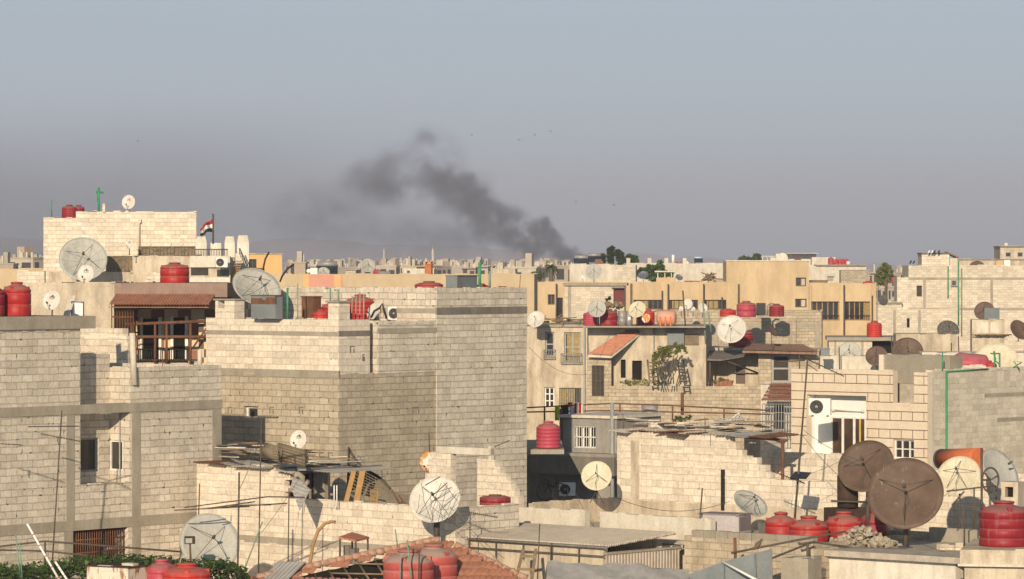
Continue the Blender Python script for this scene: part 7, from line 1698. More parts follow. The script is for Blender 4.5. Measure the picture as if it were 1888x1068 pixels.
palm(1015, 494, 420, 560, 'palm tree with a full crown rising above the school roof')
tree(990, 545, 440, [(990, 505, 8), (986, 510, 6), (995, 509, 6)], 'small round green tree left of the palm', 'tree', 'leaf', 300, .25)
tree(1205, 540, 372, [(1196, 498, 13), (1212, 495, 14), (1222, 506, 9), (1186, 504, 10), (1236, 508, 10), (1205, 508, 12)], 'wide bushy green tree on the left of the roof shelter', 'tree', 'leaf', 420, .24)
F = Fr(1262, 338, 3); t = thing('roof_shelter', 'little roof shelter on four posts on the school roof', 'roof shelter', F.p(0, 0, 0)); z0, z1 = zY-.4, F.zA(502, 1230)
m = MB(); slab(m, F, -.2, 2.2, F.v(1207), F.v(1247), z1, z1+.12); m.build('roof_slab', M['offwhite'], t); m = MB(); wallbox(m, F, 0, 2, F.v(1210), F.v(1245), z0, F.zA(512, 1230)); m.build('low_wall', M['yellow'], t)
for x in (1212, 1225, 1237, 1243): m = MB(); slab(m, F, .05, .2, F.v(x), F.v(x+1.6), F.zA(512, 1230), z1); m.build('post', M['offwhite'], t)
F = Fr(1336, 430, 3); t = thing('white_house', 'long off white house with crenel posts, red tanks and a solar heater on its roof', 'house', F.p(0, 0, 0)); zt = F.zA(486, 1250)
m = MB(); wallbox(m, F, 0, 10, F.v(1154), 0, 0, zt, par=.4); m.build('wall', M['offwhite'], t)
for x in (1158, 1197, 1228, 1262): m = MB(); slab(m, F, .0, .3, F.v(x-3), F.v(x+4), zt, F.zA(476, x)); m.build('parapet_post', M['offwhite'], t)
for i, (x, w, h, c, lab) in enumerate(((1219, 9, 10, 'redorange', 'leftmost small red tank on the off white house'), (1246, 9, 10, 'redorange', 'middle small red tank on the off white house'), (1255, 6, 10, 'redorange', 'rightmost small red tank on the off white house'), (1267, 8, 11, 'white', 'small white tank on the off white house'))):
    tank(x, 486, 433, w, h, c, 'smooth', lab, z=zt-.4)
    if i == 1: ppole(1241, 486, 1241, 470, 433, 3, label='white vent post between the small red tanks', mat='white', name='vent_post', cat='post')
heater(1288, 484, 432, 16, 'solar heater with a blue and white drum on the off white house', 'skyblue')
rs = random.Random(41); t = thing('scrap_heap', 'heap of folded metal frames and chairs on the school roof', 'scrap heap', P(1306, 520, 336)); m = MB()
for k in range(30): a = P(rs.uniform(1292, 1322), rs.uniform(500, 520), 336 + rs.uniform(-.4,.4)); b = P(rs.uniform(1292, 1322), rs.uniform(503, 521), 336 + rs.uniform(-.4,.4)); m.tube([a, b], .045, 4)
for k in range(8): x = 1318 + k*2.4; m.tube([P(x, 521, 336), P(x+3, 513, 336)], .03, 4)
m.tube([P(1312, 513, 336), P(1340, 517, 336)], .04, 4); m.build('frames', M['wood'], t)
t = thing('red_sheet_pile', 'faded red sheets lying on the school roof', 'pile', P(1275, 521, 336)); m = MB()
for k in range(6): m.cbox(P(1268 + k*4, 518.5 + (k % 2), 336), .7, .5, .07, k*.4)
m.build('sheets', M['dusty'], t)
# behind the tall wing
F = Fr(1510, 440, 3); t = thing('white_house', 'white house with a shaded roof room behind the school tall wing', 'house', F.p(0, 0, 0)); m = MB(); wallbox(m, F, 0, 8, F.v(1430), F.v(1505), 0, F.zA(468, 1480)); m.build('wall', M['white_wall'], t); m = MB(); wallbox(m, F, -.5, 0, F.v(1420), F.v(1453), 0, F.zA(475, 1440)); m.build('low_wall', M['white_wall'], t)
m = MB(); slab(m, F, -2, 8, F.v(1450), F.v(1508), F.zA(468, 1480), F.zA(467, 1480)); m.build('roof_slab', M['offwhite'], t)
F = Fr(1432, 400, 3); t = thing('roof_shelter', 'row of short posts under a slab on the tall wing roof', 'roof shelter', F.p(0, 0, 0)); m = MB(); slab(m, F, 0, 2, F.v(1404), F.v(1432), F.zA(473.5, 1418), F.zA(472, 1418)); m.build('roof_slab', M['offwhite'], t)
for x in (1405, 1414, 1421, 1430): m = MB(); slab(m, F, .1, .4, F.v(x), F.v(x+2), F.zA(486, 1418), F.zA(473.5, 1418)); m.build('post', M['offwhite'], t)
tank(1471, 484, 336, 14, 12, 'crimson', 'ribbed', 'crimson tank on the right end of the tall ochre wing', z=zYw-.3)
for i, (cl, lab) in enumerate((([(1370, 480, 6), (1378, 481, 5), (1366, 482, 4)], 'low tree top peeping over the left of the tall wing'), ([(1391, 475, 7), (1397, 478, 7), (1386, 480, 6)], 'rounded tree top left of the roof posts on the tall wing'))):
    tree(cl[0][0], 530, 500, cl, lab, 'tree', 'leaf', 260, .3)
F = Fr(1600, 420, 3); t = thing('white_house', 'pale house with a thin roof slab under the row of four red tanks', 'house', F.p(0, 0, 0)); zt = F.zA(490, 1550); m = MB(); wallbox(m, F, 0, 8, F.v(1490), F.v(1597), 0, zt); m.build('wall', M['offwhite'], t); m = MB(); slab(m, F, -.4, 8, F.v(1504), F.v(1596), zt, zt+.12); m.build('roof_slab', M['conc'], t)
m = MB(); wallbox(m, F, 3, 8, F.v(1498), F.v(1542), zt+.1, F.zA(475, 1520)); m.build('roof_room', M['offwhite'], t)
for i, (x, w, h, c) in enumerate(((1532, 11, 14, 'pink'), (1542, 8, 11, 'redorange'), (1549, 8, 11, 'pink'), (1555, 8, 11, 'redorange'), (1561, 7, 11, 'pink'))):
    tank(x, 489, 421, w, h, c, 'smooth', ['larger pink tank standing apart at the left of the roof tank row', 'first red tank in the tight roof tank row', 'second tank in the tight roof tank row', 'third tank in the tight roof tank row', 'last pink tank in the tight roof tank row, by a white dish'][i], 'row of red tanks above the brick store', z=zt+.12)
dish(1564, 485, 420, 7, 'offset', 'dish_white', -10, 12, 'tiny white dish at the end of the roof tank row', None, base_z=zt+.1)
F = Fr(1604, 380, 3); t = thing('brick_store', 'brown block store room with a crumbling top behind the school right wing', 'store room', F.p(0, 0, 0)); m = MB(); wallbox(m, F, 0, 4, F.v(1550), 0, 0, F.zA(499, 1575)); m.build('wall', M['block_brown'], t); m = MB(); slab(m, F, -.05, 4, F.v(1550), 0, F.zA(499, 1575), F.zA(498, 1575)); m.build('coping', M['conc'], t)
tank(1601, 523, 334, 21, 13, 'redorange', 'ribbed', 'red tank on the right end of the school roof', z=zYR-.4)
tank(1648, 521, 345, 11, 10, 'pink', 'smooth', 'pink tank right of the olive tree')
tree(1632, 560, 390, [(1632, 497, 9), (1628, 506, 12), (1636, 508, 13), (1626, 514, 12), (1642, 514, 9), (1632, 490, 4)], 'pointed olive green tree in the gap right of the school', 'tree', 'leaf_y', 420, .22)
t = thing('caged_stair', 'white caged stair stub on the school right wing', 'stair', P(1530, 520, 345)); m = MB(); 
for k in range(6): m.cbox(P(1530+ (k%2)*1.5, 518 - k*1.6, 345), .55, .3, .05)
m.build('steps', M['wood'], t); m = MB()
for k in range(6): x = 1522 + k*3.2; m.tube([P(x, 511, 345), P(x, 497, 345)], .03, 4)
for y in (497, 504, 511): m.tube([P(1522, y, 345), P(1538, y, 345)], .03, 4)
m.build('cage', M['wframe'], t)
t = thing('wood_stack', 'dark red boards stacked on the school right wing', 'boards', P(1510, 521, 333)); m = MB()
for k in range(4): m.cbox(P(1509, 521 - k*1.3, 333), 1.6, .5, .05, .02*k)
m.build('board_stack', M['rust'], t)

# ------------------------------------------------------------------ ochre walls and roofs behind the tower and the left house
F = Fr(985, 255, 2); t = thing('ochre_wall', 'long ochre roof wall with pink and orange painted panels behind the tower', 'wall', F.p(0, 0, 0)); zt = F.zA(506, 700)
m = MB(); wallbox(m, F, 0, 8, F.v(470), 0, 0, zt, par=.3); m.build('wall', M['yellow_dull'], t)
for (x0, x1, mt) in ((570, 616, 'pink_pl'), (559, 569.5, 'orange_pl'), (616.5, 628, 'orange_pl'), (628.5, 632, 'pink_pl')): band(t, F, 'A', 0, F.v(x0), F.v(x1), 4, zt-.02, M[mt], 'painted_panel', proud=.02)
F = Fr(986, 300, 2); t = thing('ochre_house', 'ochre house with a raised parapet left of the school', 'house', F.p(0, 0, 0)); m = MB(); wallbox(m, F, 0, 4, F.v(946), 0, 0, F.zA(507, 960)); m.build('wall', M['yellow'], t); m = MB(); slab(m, F, -.1, 4, F.v(945), .05, F.zA(507, 960), F.zA(506, 960)); m.build('coping', M['cream'], t)
F = Fr(520, 262, -4); t = thing('orange_house', 'bright orange house with a dark window right of the white columns', 'house', F.p(0, 0, 0)); w = F.RA(459, 478, 473, 498)
m = MB(); wallbox(m, F, 0, 6, F.v(452), 0, 0, F.zA(469, 490), hA=[w], depth=.3); m.build('wall', M['orange_pl'], t); window(t, F, 'A', 0, w, .2, 2, 1, M['bframe'], M['glass'], t=.05)
m = MB(); r = F.RA(459, 494, 484, 503); slab(m, F, -.5, 0, r[0], r[1], r[2], r[3]); m.build('balcony', M['rust'], t); m = MB(); slab(m, F, -.1, 6, F.v(451), .1, F.zA(469, 490), F.zA(468, 490)); m.build('coping', M['cream'], t)
for i, (pts, lab) in enumerate((([(486, 505), (486, 492), (489, 478), (496, 465)], 'bent black pipe before the orange house'), ([(516, 520), (521, 508), (530, 496), (542, 487)], 'bent black pipe leaning right of the orange house'))):
    t = thing('bent_pipe', lab, 'pipe', P(*pts[0], 150)); m = MB(); m.tube([P(x, y, 150) for x, y in pts], .04, 6); m.build('pipe', M['black'], t)
t = thing('brick_chimney', 'square orange brick chimney with a capped top on the ochre roof', 'chimney', P(789, 512, 262)); F = Fr(795, 262, 20); zt = F.zA(488, 790); m = MB(); wallbox(m, F, 0, .3, F.v(783), 0, F.zA(512, 790), zt); m.build('stack', M['brickred'], t); m = MB(); slab(m, F, -.06, .36, F.v(783)-.06, .06, zt, zt+.06)
for q in (F.v(783)+.02, -.08): slab(m, F, .0, .3, q, q+.06, zt+.06, zt+.16)
slab(m, F, -.03, .33, F.v(783)-.03, .03, zt+.16, zt+.22); m.build('cap', M['brickred'], t)
F = Fr(800, 330, 3); t = thing('cream_house', 'small cream house with one window behind the brick chimney', 'house', F.p(0, 0, 0)); w = F.RA(750, 499, 756, 504); m = MB(); wallbox(m, F, 0, 4, F.v(744), 0, 0, F.zA(496, 770), hA=[w]); m.build('wall', M['offwhite'], t); window(t, F, 'A', 0, w, .1, 1, 1, M['gframe'], M['glass'], t=.04)
F = Fr(950, 420, 3); t = thing('cream_house', 'plain cream house with a round vent right of the green posts', 'house', F.p(0, 0, 0)); m = MB(); wallbox(m, F, 0, 5, F.v(908), 0, 0, F.zA(496, 930)); m.build('wall', M['cream'], t); m = MB(); m.lathe([(0,.05),(.3,.05),(.3,-.1)], 14, F.p(0, F.v(918), F.zA(509, 918)), Matrix.Rotation(R(90), 3, 'X')); m.build('vent', M['dark'], t)
heater(602, 508, 275, 40, 'wide dark solar heater panels on the ochre roof', 'steel')
dish(596, 503, 268, 24, 'prime', 'dish_grey', 0, 40, 'grey dish in front of the solar panels on the ochre roof', 'dishes on the ochre roof', base_z=P(0, 506, 255).z-.4, struts=3)
dish(678, 490, 270, 26, 'prime', 'dish_grey', 10, 20, 'see-through grey dish standing high on the ochre roof', 'dishes on the ochre roof', base=508, struts=3, mesh_ribs=True)
dish(664, 491, 271, 14, 'prime', 'dish_grey', -50, 20, 'narrow grey dish seen side on beside the see-through one', 'dishes on the ochre roof', base=508, struts=0, rod=False)
t = thing('white_cistern', 'white cistern with a round end left of the solar panels', 'cistern', P(578, 508, 268)); m = MB(); m.cbox(P(579, 500, 268), .5, .5, .45); m.build('casing', M['white'], t); m = MB(); m.lathe([(0,.0),(.16,.0),(.16,-.3)], 14, P(569, 500, 268), Matrix.Rotation(R(90), 3, 'X')); m.build('drum', M['white'], t)
F = Fr(656, 268, 3); t = thing('roof_room', 'low grey block roof cabin right of the solar panels', 'roof room', F.p(0, 0, 0)); m = MB(); wallbox(m, F, 0, 2, F.v(637), 0, 4, F.zA(499, 640)); m.build('wall', M['block'], t); m = MB(); slab(m, F, -.1, 2.1, F.v(636), .1, F.zA(499, 640), F.zA(498, 640)); m.build('slab', M['conc'], t)
tank(696, 508, 268, 16, 11, 'pink', 'smooth', 'low pink tank by a grey cistern on the ochre roof')
t, F = sheet_box(698, 720, 722, 501, 508, 266, 'grey green metal cistern beside the low pink tank on the ochre roof', 'galv', M['galv'], 5)

# ------------------------------------------------------------------ white block house at the top left, with its dishes, flag and columns
TL = Fr(362, 186, -5)
def top_left():
    F = TL; t = thing('block_house', 'tall white block house at the top left under a white roof dish', 'house', F.p(0, 0, 0))
    va, vb = F.v(80), F.v(140); zt, z2 = F.zA(391, 260), F.zA(402, 100)
    m = MB(); wallbox(m, F, 0, 8, va, vb, 0, z2, par=.3); m.build('wall', M['block_white'], t)
    m = MB(); wallbox(m, F, -.05, 8, vb, 0, 0, zt, par=.3); m.build('wall', M['block_white'], t)
    m = MB(); slab(m, F, -.15, .5, F.v(189), F.v(194), zt, F.zA(376, 190)); m.build('corner_stub', M['block_white'], t)
    m = MB(); m.tube([F.p(-.15, F.v(256), F.zA(470, 256)), F.p(-.15, F.v(256), F.zA(412, 256)), F.p(-.15, F.v(259), F.zA(410, 256)), F.p(-.15, F.v(259), F.zA(404, 256))], .06, 6); m.build('vent_pipe', M['offwhite'], t)
    # lower front: terrace with reed screens
    zl, zm = F.zA(472, 300), F.zA(502, 220)
    m = MB(); wallbox(m, F, -3, -.05, F.v(245, -3), F.v(425, -3), 0, zl-.05); m.build('terrace_wall', M['cream'], t)
    m = MB(); wallbox(m, F, -3.6, -3, F.v(268, -3.6), F.v(300, -3.6), 0, F.zA(504, 290, -3.6)); m.build('low_block_wall', M['block_white'], t)
    m = MB(); wallbox(m, F, -2.8, -.05, F.v(90, -2.8), F.v(245, -2.8), 0, zm); m.build('low_roof', M['cream'], t)
    for (x0, x1, y0, y1, u) in ((196, 244, 473, 502, -2.7), (256, 360, 455, 472, -2.8)):
        m = MB(); r = F.RA(x0, y0, x1, y1, u); slab(m, F, u-.04, u, r[0], r[1], r[2], r[3]); s = m.build('reed_screen', M['reed'], t)
        m = MB(); n = int((r[1]-r[0])/.16); rs = random.Random(5)
        for i in range(n+1):
            a = r[0] + (r[1]-r[0])*i/n; m.tube([F.p(u-.08, a, r[2]), F.p(u-.08, a, r[3])], .012, 4)
        for i in range(n*2): a = rs.uniform(r[0], r[1]); z = rs.uniform(r[2], r[3]); m.tube([F.p(u-.07, a-.12, z), F.p(u-.07, a+.12, z + rs.gauss(0, .12))], .012, 3)
        for z in (r[2], r[3]): m.tube([F.p(u-.08, r[0], z), F.p(u-.08, r[1], z)], .02, 4)
        m.build('screen_twigs', M['wood'], s)
    m = MB(); r = F.RA(209, 472, 232, 502, -2.65); slab(m, F, -2.68, -2.6, r[0], r[1], r[2], r[3]); m.build('dark_cabinet', M['dark'], t)
    m = MB(); r = F.RA(360, 460, 420, 472, -2.9); n = 20
    for i in range(n+1): a = r[0] + (r[1]-r[0])*i/n; m.tube([F.p(-2.9, a, r[2]), F.p(-2.9, a, r[3])], .015, 4)
    m.tube([F.p(-2.9, r[0], r[3]), F.p(-2.9, r[1], r[3])], .025, 4); m.build('railing', M['iron'], t)
    # white columns with slanted caps
    for (x0, x1, y, cap) in ((361, 381, 448, 436), (388, 408, 448, 0), (414, 433, 448, 436), (437, 459, 447, 434)):
        u = -1.6; m = MB(); v0, v1 = F.v(x0, u), F.v(x1, u); slab(m, F, u, u+.6, v0, v1, zl-1 if x0 < 410 else 4, F.zA(y, x0, u)); m.build('column', M['white_wall'], t)
        if cap:
            m = MB(); zb, zc = F.zA(y, x0, u), F.zA(cap, x0, u); k = .12*(v1-v0); b = [F.p(u, v0, zb), F.p(u, v1, zb), F.p(u+.6, v1, zb), F.p(u+.6, v0, zb)]; c = [F.p(u+.1, v0+k, zc), F.p(u+.1, v1-k, zc), F.p(u+.5, v1-k, zc), F.p(u+.5, v0+k, zc)]
            for i in range(4): j = (i+1) % 4; m.face([b[i], b[j], c[j], c[i]])
            m.face(c); m.build('column_cap', M['offwhite'], t)
    m = MB(); wallbox(m, F, -1.5, 4, F.v(425), F.v(458), 0, F.zA(470, 440)); m.build('side_wall', M['white_wall'], t)
    # lower floor: dark openings under white slab
    m = MB(); r = F.RA(352, 495, 384, 508, -3); slab(m, F, -3.02, -2.9, r[0], r[1], r[2], r[3]); m.build('dark_opening', M['dim'], t)
    m = MB(); r = F.RA(400, 497, 422, 510, -3); slab(m, F, -3.03, -2.9, r[0], r[1], r[2], r[3]); m.build('window', M['glass'], t)
    m = MB(); z = F.zA(512, 380, -3); slab(m, F, -3.5, -3, F.v(350, -3), F.v(424, -3), z-.3, z); m.build('sill_slab', M['white_wall'], t)
    m = MB(); z = F.zA(493, 380, -3)
    slab(m, F, -3.2, -3, F.v(350, -3), F.v(424, -3), z, z+.55); m.build('balcony_front', M['offwhite'], t)
    # outside stair
    m = MB(); 
    for k in range(9): z = F.zA(515 - 4*k, 428, -2.2); slab(m, F, -2.6, -1.9, F.v(424, -2.2) + .06*k*.5, F.v(424, -2.2) + .06*k*.5 + .35, z, z+.05)
    m.build('stair_steps', M['woodlight'], t)
    m = MB()
    for i in range(7): f = i/6; m.tube([F.p(-2.7, F.v(440 + 15*f), F.zA(470 + 34*f, 445)), F.p(-2.7, F.v(440 + 15*f), F.zA(458 + 34*f, 445))], .02, 4)
    m.tube([F.p(-2.7, F.v(440), F.zA(458, 445)), F.p(-2.7, F.v(456), F.zA(494, 445))], .03, 4); m.build('stair_railing', M['iron'], t)
    return zt, z2, zl, zm
zTL, zTL2, zTLl, zTLm = top_left()
dish(153, 480, 180.2, 88, 'prime', 'dish_grey', 8, 26, 'huge grey mesh dish before the top left white house', 'big satellite dishes', base_z=zTLm, struts=4, mesh_ribs=True, spin=60, rod=False)
dish(158, 505, 176, 34, 'offset', 'dish_white', -14, 12, 'white dish with navy emblem in front of the huge grey mesh dish', 'small white satellite dishes', base=522, logo='navy')
dish(238, 450, 181.5, 18, 'offset', 'dish_white', -24, 12, 'small white dish with emblem on the wall left of the reed screen', 'small white satellite dishes', base=470, logo='navy')
dish(237, 373, 187.2, 27, 'offset', 'dish_white', -12, 12, 'white dish with faint red lettering alone on the top left roof', 'small white satellite dishes', base_z=zTL-.3, logo='redink')
tank(128, 400, 188, 28, 28, 'crimson', 'ribbed', 'left ribbed crimson tank on the top left roof', z=zTL2-.05)
tank(145, 400, 189.4, 22, 28, 'crimson', 'ribbed', 'right ribbed crimson tank of the touching pair on the top left roof', z=zTL2-.05)
tank(176, 391, 189, 24, 16, 'pink', 'smooth', 'pink tank with white lid under the green mast on the top left roof', z=zTL-.3, lid='white')
t = thing('aerial', 'green aerial mast on the top left roof', 'aerial', P(182, 391, 188)); m = MB(); m.tube([P(182, 391, 188), P(182, 346, 188)], .06, 6); m.tube([P(180, 372, 188), P(180, 352, 188)], .03, 5); m.build('mast', M['green'], t); m = MB(); m.tube([P(177, 355, 188), P(190, 355, 188)], .025, 4)
for x in (178, 182, 186, 190): m.tube([P(x, 352, 188), P(x, 358, 188)], .015, 4)
m.build('rod_array', M['green'], t)
ppole(95, 401, 95, 370, 187, 1.3, label='thin green rod at the left end of the top left roof', mat='green', name='iron_rod', cat='iron rod')
ac_unit(408, 484, 182, 22, 18, 'small air conditioner under the white columns by the flag', yaw=14)
def flag():
    base = P(393, 450, 184.5); t = thing('flag', 'red white and black flag with two green stars drooping on a dark pole', 'flag', base)
    m = MB(); m.tube([base, P(393, 394, 184.5)], .05, 6); m.build('flag_pole', M['iron'], t)
    nx, ny = 12, 9
    def q(i, j):
        f, g = i/nx, j/ny; x = 391.5 - 22*f**.9; y = 404 + 13*f + 4*f*f + (23 - 8*f)*g + 1.2*math.sin(f*8 + g*2)
        p = P(x, y, 184.4); p.y += .22*math.sin(f*9 + g*1.5); return p
    for k, (nm, mt) in enumerate((('red_stripe', 'redflag'), ('white_stripe', 'white'), ('black_stripe', 'black'))):
        m = MB()
        for i in range(nx):
            for j in range(k*3, k*3+3): m.face([q(i, j+1), q(i+1, j+1), q(i+1, j), q(i, j)], None, True)
        s = m.build(nm, M[mt], t)
        if k == 1:
            for fi in (3.5, 8.0):
                m = MB(); c = q(int(fi), 4).lerp(q(int(fi)+1, 5), .5) + Vector((0, -.03, 0)); pts = [c + Vector((.11*(1 if i % 2 == 0 else .42)*math.sin(math.pi*i/5), -.0, .11*(1 if i % 2 == 0 else .42)*math.cos(math.pi*i/5))) for i in range(10)]
                for i in range(10): m.face([c, pts[(i+1) % 10], pts[i]])
                m.build('star', M['green'], s)
M['redflag'] = plain_mat('flag_red', (0.42,0.015,0.02), 0.8)
flag()
F = Fr(82, 196, 3); t = thing('ochre_wall', 'ochre roof wall at the left edge beside the top left house', 'wall', F.p(0, 0, 0)); m = MB(); wallbox(m, F, 0, 6, F.v(-60), F.v(80), 0, F.zA(496, 40)); m.build('wall', M['yellow_dull'], t)
t = thing('low_wall', 'white block parapet stub at the foot of the top left house', 'wall', P(60, 520, 180)); F = Fr(82, 180, 4); m = MB(); wallbox(m, F, 0, .3, F.v(32), 0, 4, F.zA(500, 60)); m.build('wall', M['block_white'], t)
F = Fr(86, 186, 4); 
# ------------------------------------------------------------------ ground, hills, far town, minarets, birds
m = MB(); m.face([(-6000, -60, 0), (6000, -60, 0), (6000, 14000, 0), (-6000, 14000, 0)], [(0,0),(1,0),(1,1),(0,1)])
g = m.build('ground', rough_mat('dusty_ground', (0.30,0.25,0.19), (0.22,0.19,0.15), scale=.02, bmp=0), None, loc=(0,0,0)); tag(g, kind='structure')
def hill_strip(name, D, prof, mat):
    m = MB(); n = len(prof); rows = []
    for k in range(5):
        f = k/4; row = []
        for i, (x, y) in enumerate(prof):
            p = P(x, y, D + f*900); base = 0
            p.z = base + (p.z - base) * math.sin(math.pi*.5*f) ** .8 + (mnoise.noise(Vector((x*.03, f*3, D))) * 12 * f*(1-f)*4)
            row.append(p)
        rows.append(row)
    for k in range(4):
        for i in range(n-1): m.face([rows[k][i], rows[k][i+1], rows[k+1][i+1], rows[k+1][i]], None, True)
    o = m.build(name, M[mat], None, loc=P(prof[n//2][0], HY, D)); tag(o, kind='structure'); return o
M['hill'] = rough_mat('bare_hill', (0.50,0.34,0.25), (0.36,0.26,0.20), scale=.008, bmp=0, fine=.05)
rs = random.Random(77); prof = []
for i in range(80):
    x = -400 + i*2700/79
    y = 462 - 22*math.exp(-((x+10)/90)**2) - 14*math.exp(-((x-140)/160)**2) - 20*math.exp(-((x-560)/260)**2) + (max(0, x-900)/900)*30 + 3*math.sin(x*.02) + 2*math.sin(x*.057) + rs.gauss(0, 1)
    prof.append((x, min(y, 489)))
hill_strip('hills', 7200, prof, 'hill')
hill_strip('hills', 5600, [(x, min(490, 474 - 22*math.exp(-((x-10)/70)**2) + 6*math.sin(x*.03+1) + max(0, x-300)/30)) for x in range(-300, 700, 20)], 'hill')
FARM = [rough_mat('far_wall', tuple(q*.86 for q in c), tuple(q*.70 for q in c), scale=.2, bmp=0, fine=2) for c in ((0.60,0.51,0.40), (0.52,0.45,0.36), (0.66,0.58,0.47), (0.56,0.44,0.32))]
M['far_dark'] = plain_mat('far_opening', (0.06,0.05,0.045), 0.9)
def far_block(x, D, w, top, label, group, seed):
    """far apartment block: floor slabs, walls set back, dark openings, roof bits"""
    rs = random.Random(seed); h = P(x, top, D).z; wd = w/FPX*D; F = Fr(x + w/2, D, rs.choice([-30, 8, 12, 25, 35]) + rs.uniform(-4, 4))
    dp = rs.uniform(.7, 1.1)*wd; fl = 3.1; n = max(1, int(h/fl)); mt = rs.choice(FARM)
    t = thing('apartment_block', label, 'apartment block', F.p(0, -wd/2, 0), group)
    z0 = h - n*fl; m = MB(); wallbox(m, F, 0, dp, -wd, 0, 0, h); m.build('wall', mt, t)
    m = MB(); nn = min(n, 4)
    for k in range(nn):
        zb = h - (k+1)*fl
        for f, L in (('A', wd), ('B', dp)):
            c = max(2, int(L/rs.uniform(2.6, 3.6)))
            for i in range(c):
                if rs.random() < .12: continue
                a0 = L*(i+.18)/c; a1 = L*(i+rs.uniform(.6, .9))/c; zz, zt = zb + rs.choice([.3, .9, .9]), zb + rs.uniform(2.1, 2.7)
                if f == 'A': slab(m, F, -.06, .1, a0-wd, a1-wd, zz, zt)
                else: slab(m, F, a0, a1, -.1, .06, zz, zt)
    m.build('windows', M['far_dark'], t)['kind'] = 'stuff'
    m = MB()
    for k in range(nn + 1):
        z = h - k*fl; e = rs.choice([.15, .15, .9]); slab(m, F, -e, dp, -wd-.1, .2, z-.16, z+.1)
    m.build('floor_slabs', rs.choice(FARM), t)['kind'] = 'stuff'
    if rs.random() < .75:
        a = rs.uniform(.1, .6); m = MB(); slab(m, F, dp*.2, dp*.7, -wd*(a+rs.uniform(.15,.35)), -wd*a, h+.1, h + rs.uniform(1.2, 2.4)); m.build('roof_room', rs.choice(FARM), t)
    if rs.random() < .5:
        m = MB(); 
        for k in range(rs.randint(3, 6)): q = F.p(dp*.1, -wd*rs.random(), h); m.box(q, (.35,0,0), (0,.35,0), (0,0,rs.uniform(.8,1.8)))
        m.build('roof_columns', M['far_dark' if rs.random() < .3 else 'offwhite'], t)['kind'] = 'stuff'
    return t
rs = random.Random(99); sd = 0
ZN = ((-30, 84, 22, 'hazy apartment block of the far town, left of the top left house', 'far blocks at the left edge'),
      (470, 640, 34, 'hazy apartment block of the far town around the left minaret', 'far blocks around the left minaret'),
      (640, 765, 30, 'hazy apartment block of the far town around the middle minaret', 'far blocks around the middle minaret'),
      (765, 905, 34, 'hazy apartment block of the far town right of the brick chimney', 'far blocks right of the brick chimney'),
      (905, 1075, 36, 'hazy apartment block of the far town under the rising smoke', 'far blocks under the smoke'))
for (x0, x1, n, lab, grp) in ZN:
    for i in range(n):
        f = i/(n-1); D = 2300 - 1500*f**.8 + rs.uniform(-60, 60); x = rs.uniform(x0, x1); w = rs.uniform(16, 34) * (1500/D)**.7
        top = 484 + 9*f**1.5 + max(-2.6, min(3, rs.gauss(0, 1.6))) - (8 if x < 80 else 0)*(1 - .3*f) + (3 if x > 905 else 0)
        sd += 1; far_block(x, D, w, top, lab, grp, sd)
for i, (x, D, w, top, lab) in enumerate(((30, 760, 62, 476, 'nearest far apartment block at the left edge, with rows of dark windows'), (965, 560, 46, 493, 'nearer pale block with a colonnade under the smoke, left of the palm'), (1040, 600, 52, 490, 'nearer white block with dark windows right of the palm'), (548, 700, 30, 484, 'nearer grey block just left of the solar panels'))):
    far_block(x, D, w, top, lab, None, 500 + i)
for (x0, x1, D, lab) in ((1610, 1660, 800, 'far pale block glimpsed through the gap beside the olive tree'),):
    for i in range(4): far_block(x0 + i*16, D + i*40, 16, 503 + i % 3, lab, 'far blocks in the gap by the olive tree', 700 + i)
def minaret(x, D, top, w, label):
    s = D/FPX; b = P(x, 495, D); b.z = 0; H_ = P(x, top, D).z; r = w/2*s; t = thing('minaret', label, 'minaret', b, local=True)
    m = MB(); m.lathe([(r*1.25, 0), (r*1.25, H_*.45), (r, H_*.47), (r, H_*.72)], 12, smooth=False); m.build('shaft', M['offwhite'], t)
    m = MB(); m.lathe([(r, H_*.70), (r*1.7, H_*.73), (r*1.7, H_*.75), (r*.9, H_*.75)], 12, smooth=False); m.lathe([(r, H_*.58), (r*1.5, H_*.60), (r*1.5, H_*.615), (r, H_*.615)], 12, smooth=False); m.build('gallery', M['cream'], t)
    m = MB(); m.lathe([(r*.72, H_*.75), (r*.72, H_*.88), (r*.95, H_*.885), (r*.7, H_*.9), (0, H_*.97)], 12, smooth=False); m.tube([(0,0,H_*.96), (0,0,H_)], r*.12, 5); m.build('lantern', M['offwhite'], t)
minaret(560, 1500, 464, 4.2, 'left minaret, short and pink grey, on the far skyline')
minaret(708, 1650, 454, 3.6, 'middle minaret, slim and bare, on the far skyline')
minaret(798, 1350, 453, 6.0, 'right minaret, widest and golden white, behind the brick chimney')
minaret(645, 2300, 472, 2.0, 'faint thin tower between the left and the middle minaret')
for i, (x, y, lab) in enumerate(((254, 260, 'single dark bird high in the sky above the top left house'), (870, 249, 'lone bird in the sky above the smoke column'), (957, 258, 'lower bird of the loose flock right of the smoke'), (986, 249, 'second bird of the loose flock, brightest dark'), (1015, 242, 'highest bird of the loose flock right of the smoke'), (1062, 372, 'lone low bird in the sky right of the smoke'), (1132, 378, 'rightmost low bird in the sky'))):
    m = MB(); D = 650; c = P(x, y, D)
    m.lathe([(0, -.2), (.05, -.12), (.06, .05), (0, .22)], 8, c, Matrix.Rotation(R(80), 3, 'Y'))
    for k in (-1, 1): m.face([c + Vector((-.06, 0, .02)), c + Vector((.08, 0, .02)), c + Vector((.02, k*.28, .12)), c + Vector((-.05, k*.26, .12))]); m.face([c + Vector((-.05, k*.26, .12)), c + Vector((.02, k*.28, .12)), c + Vector((-.08, k*.5, .04))])
    tag(m.build('flying_bird', M['black'], None, loc=c), lab, 'bird')
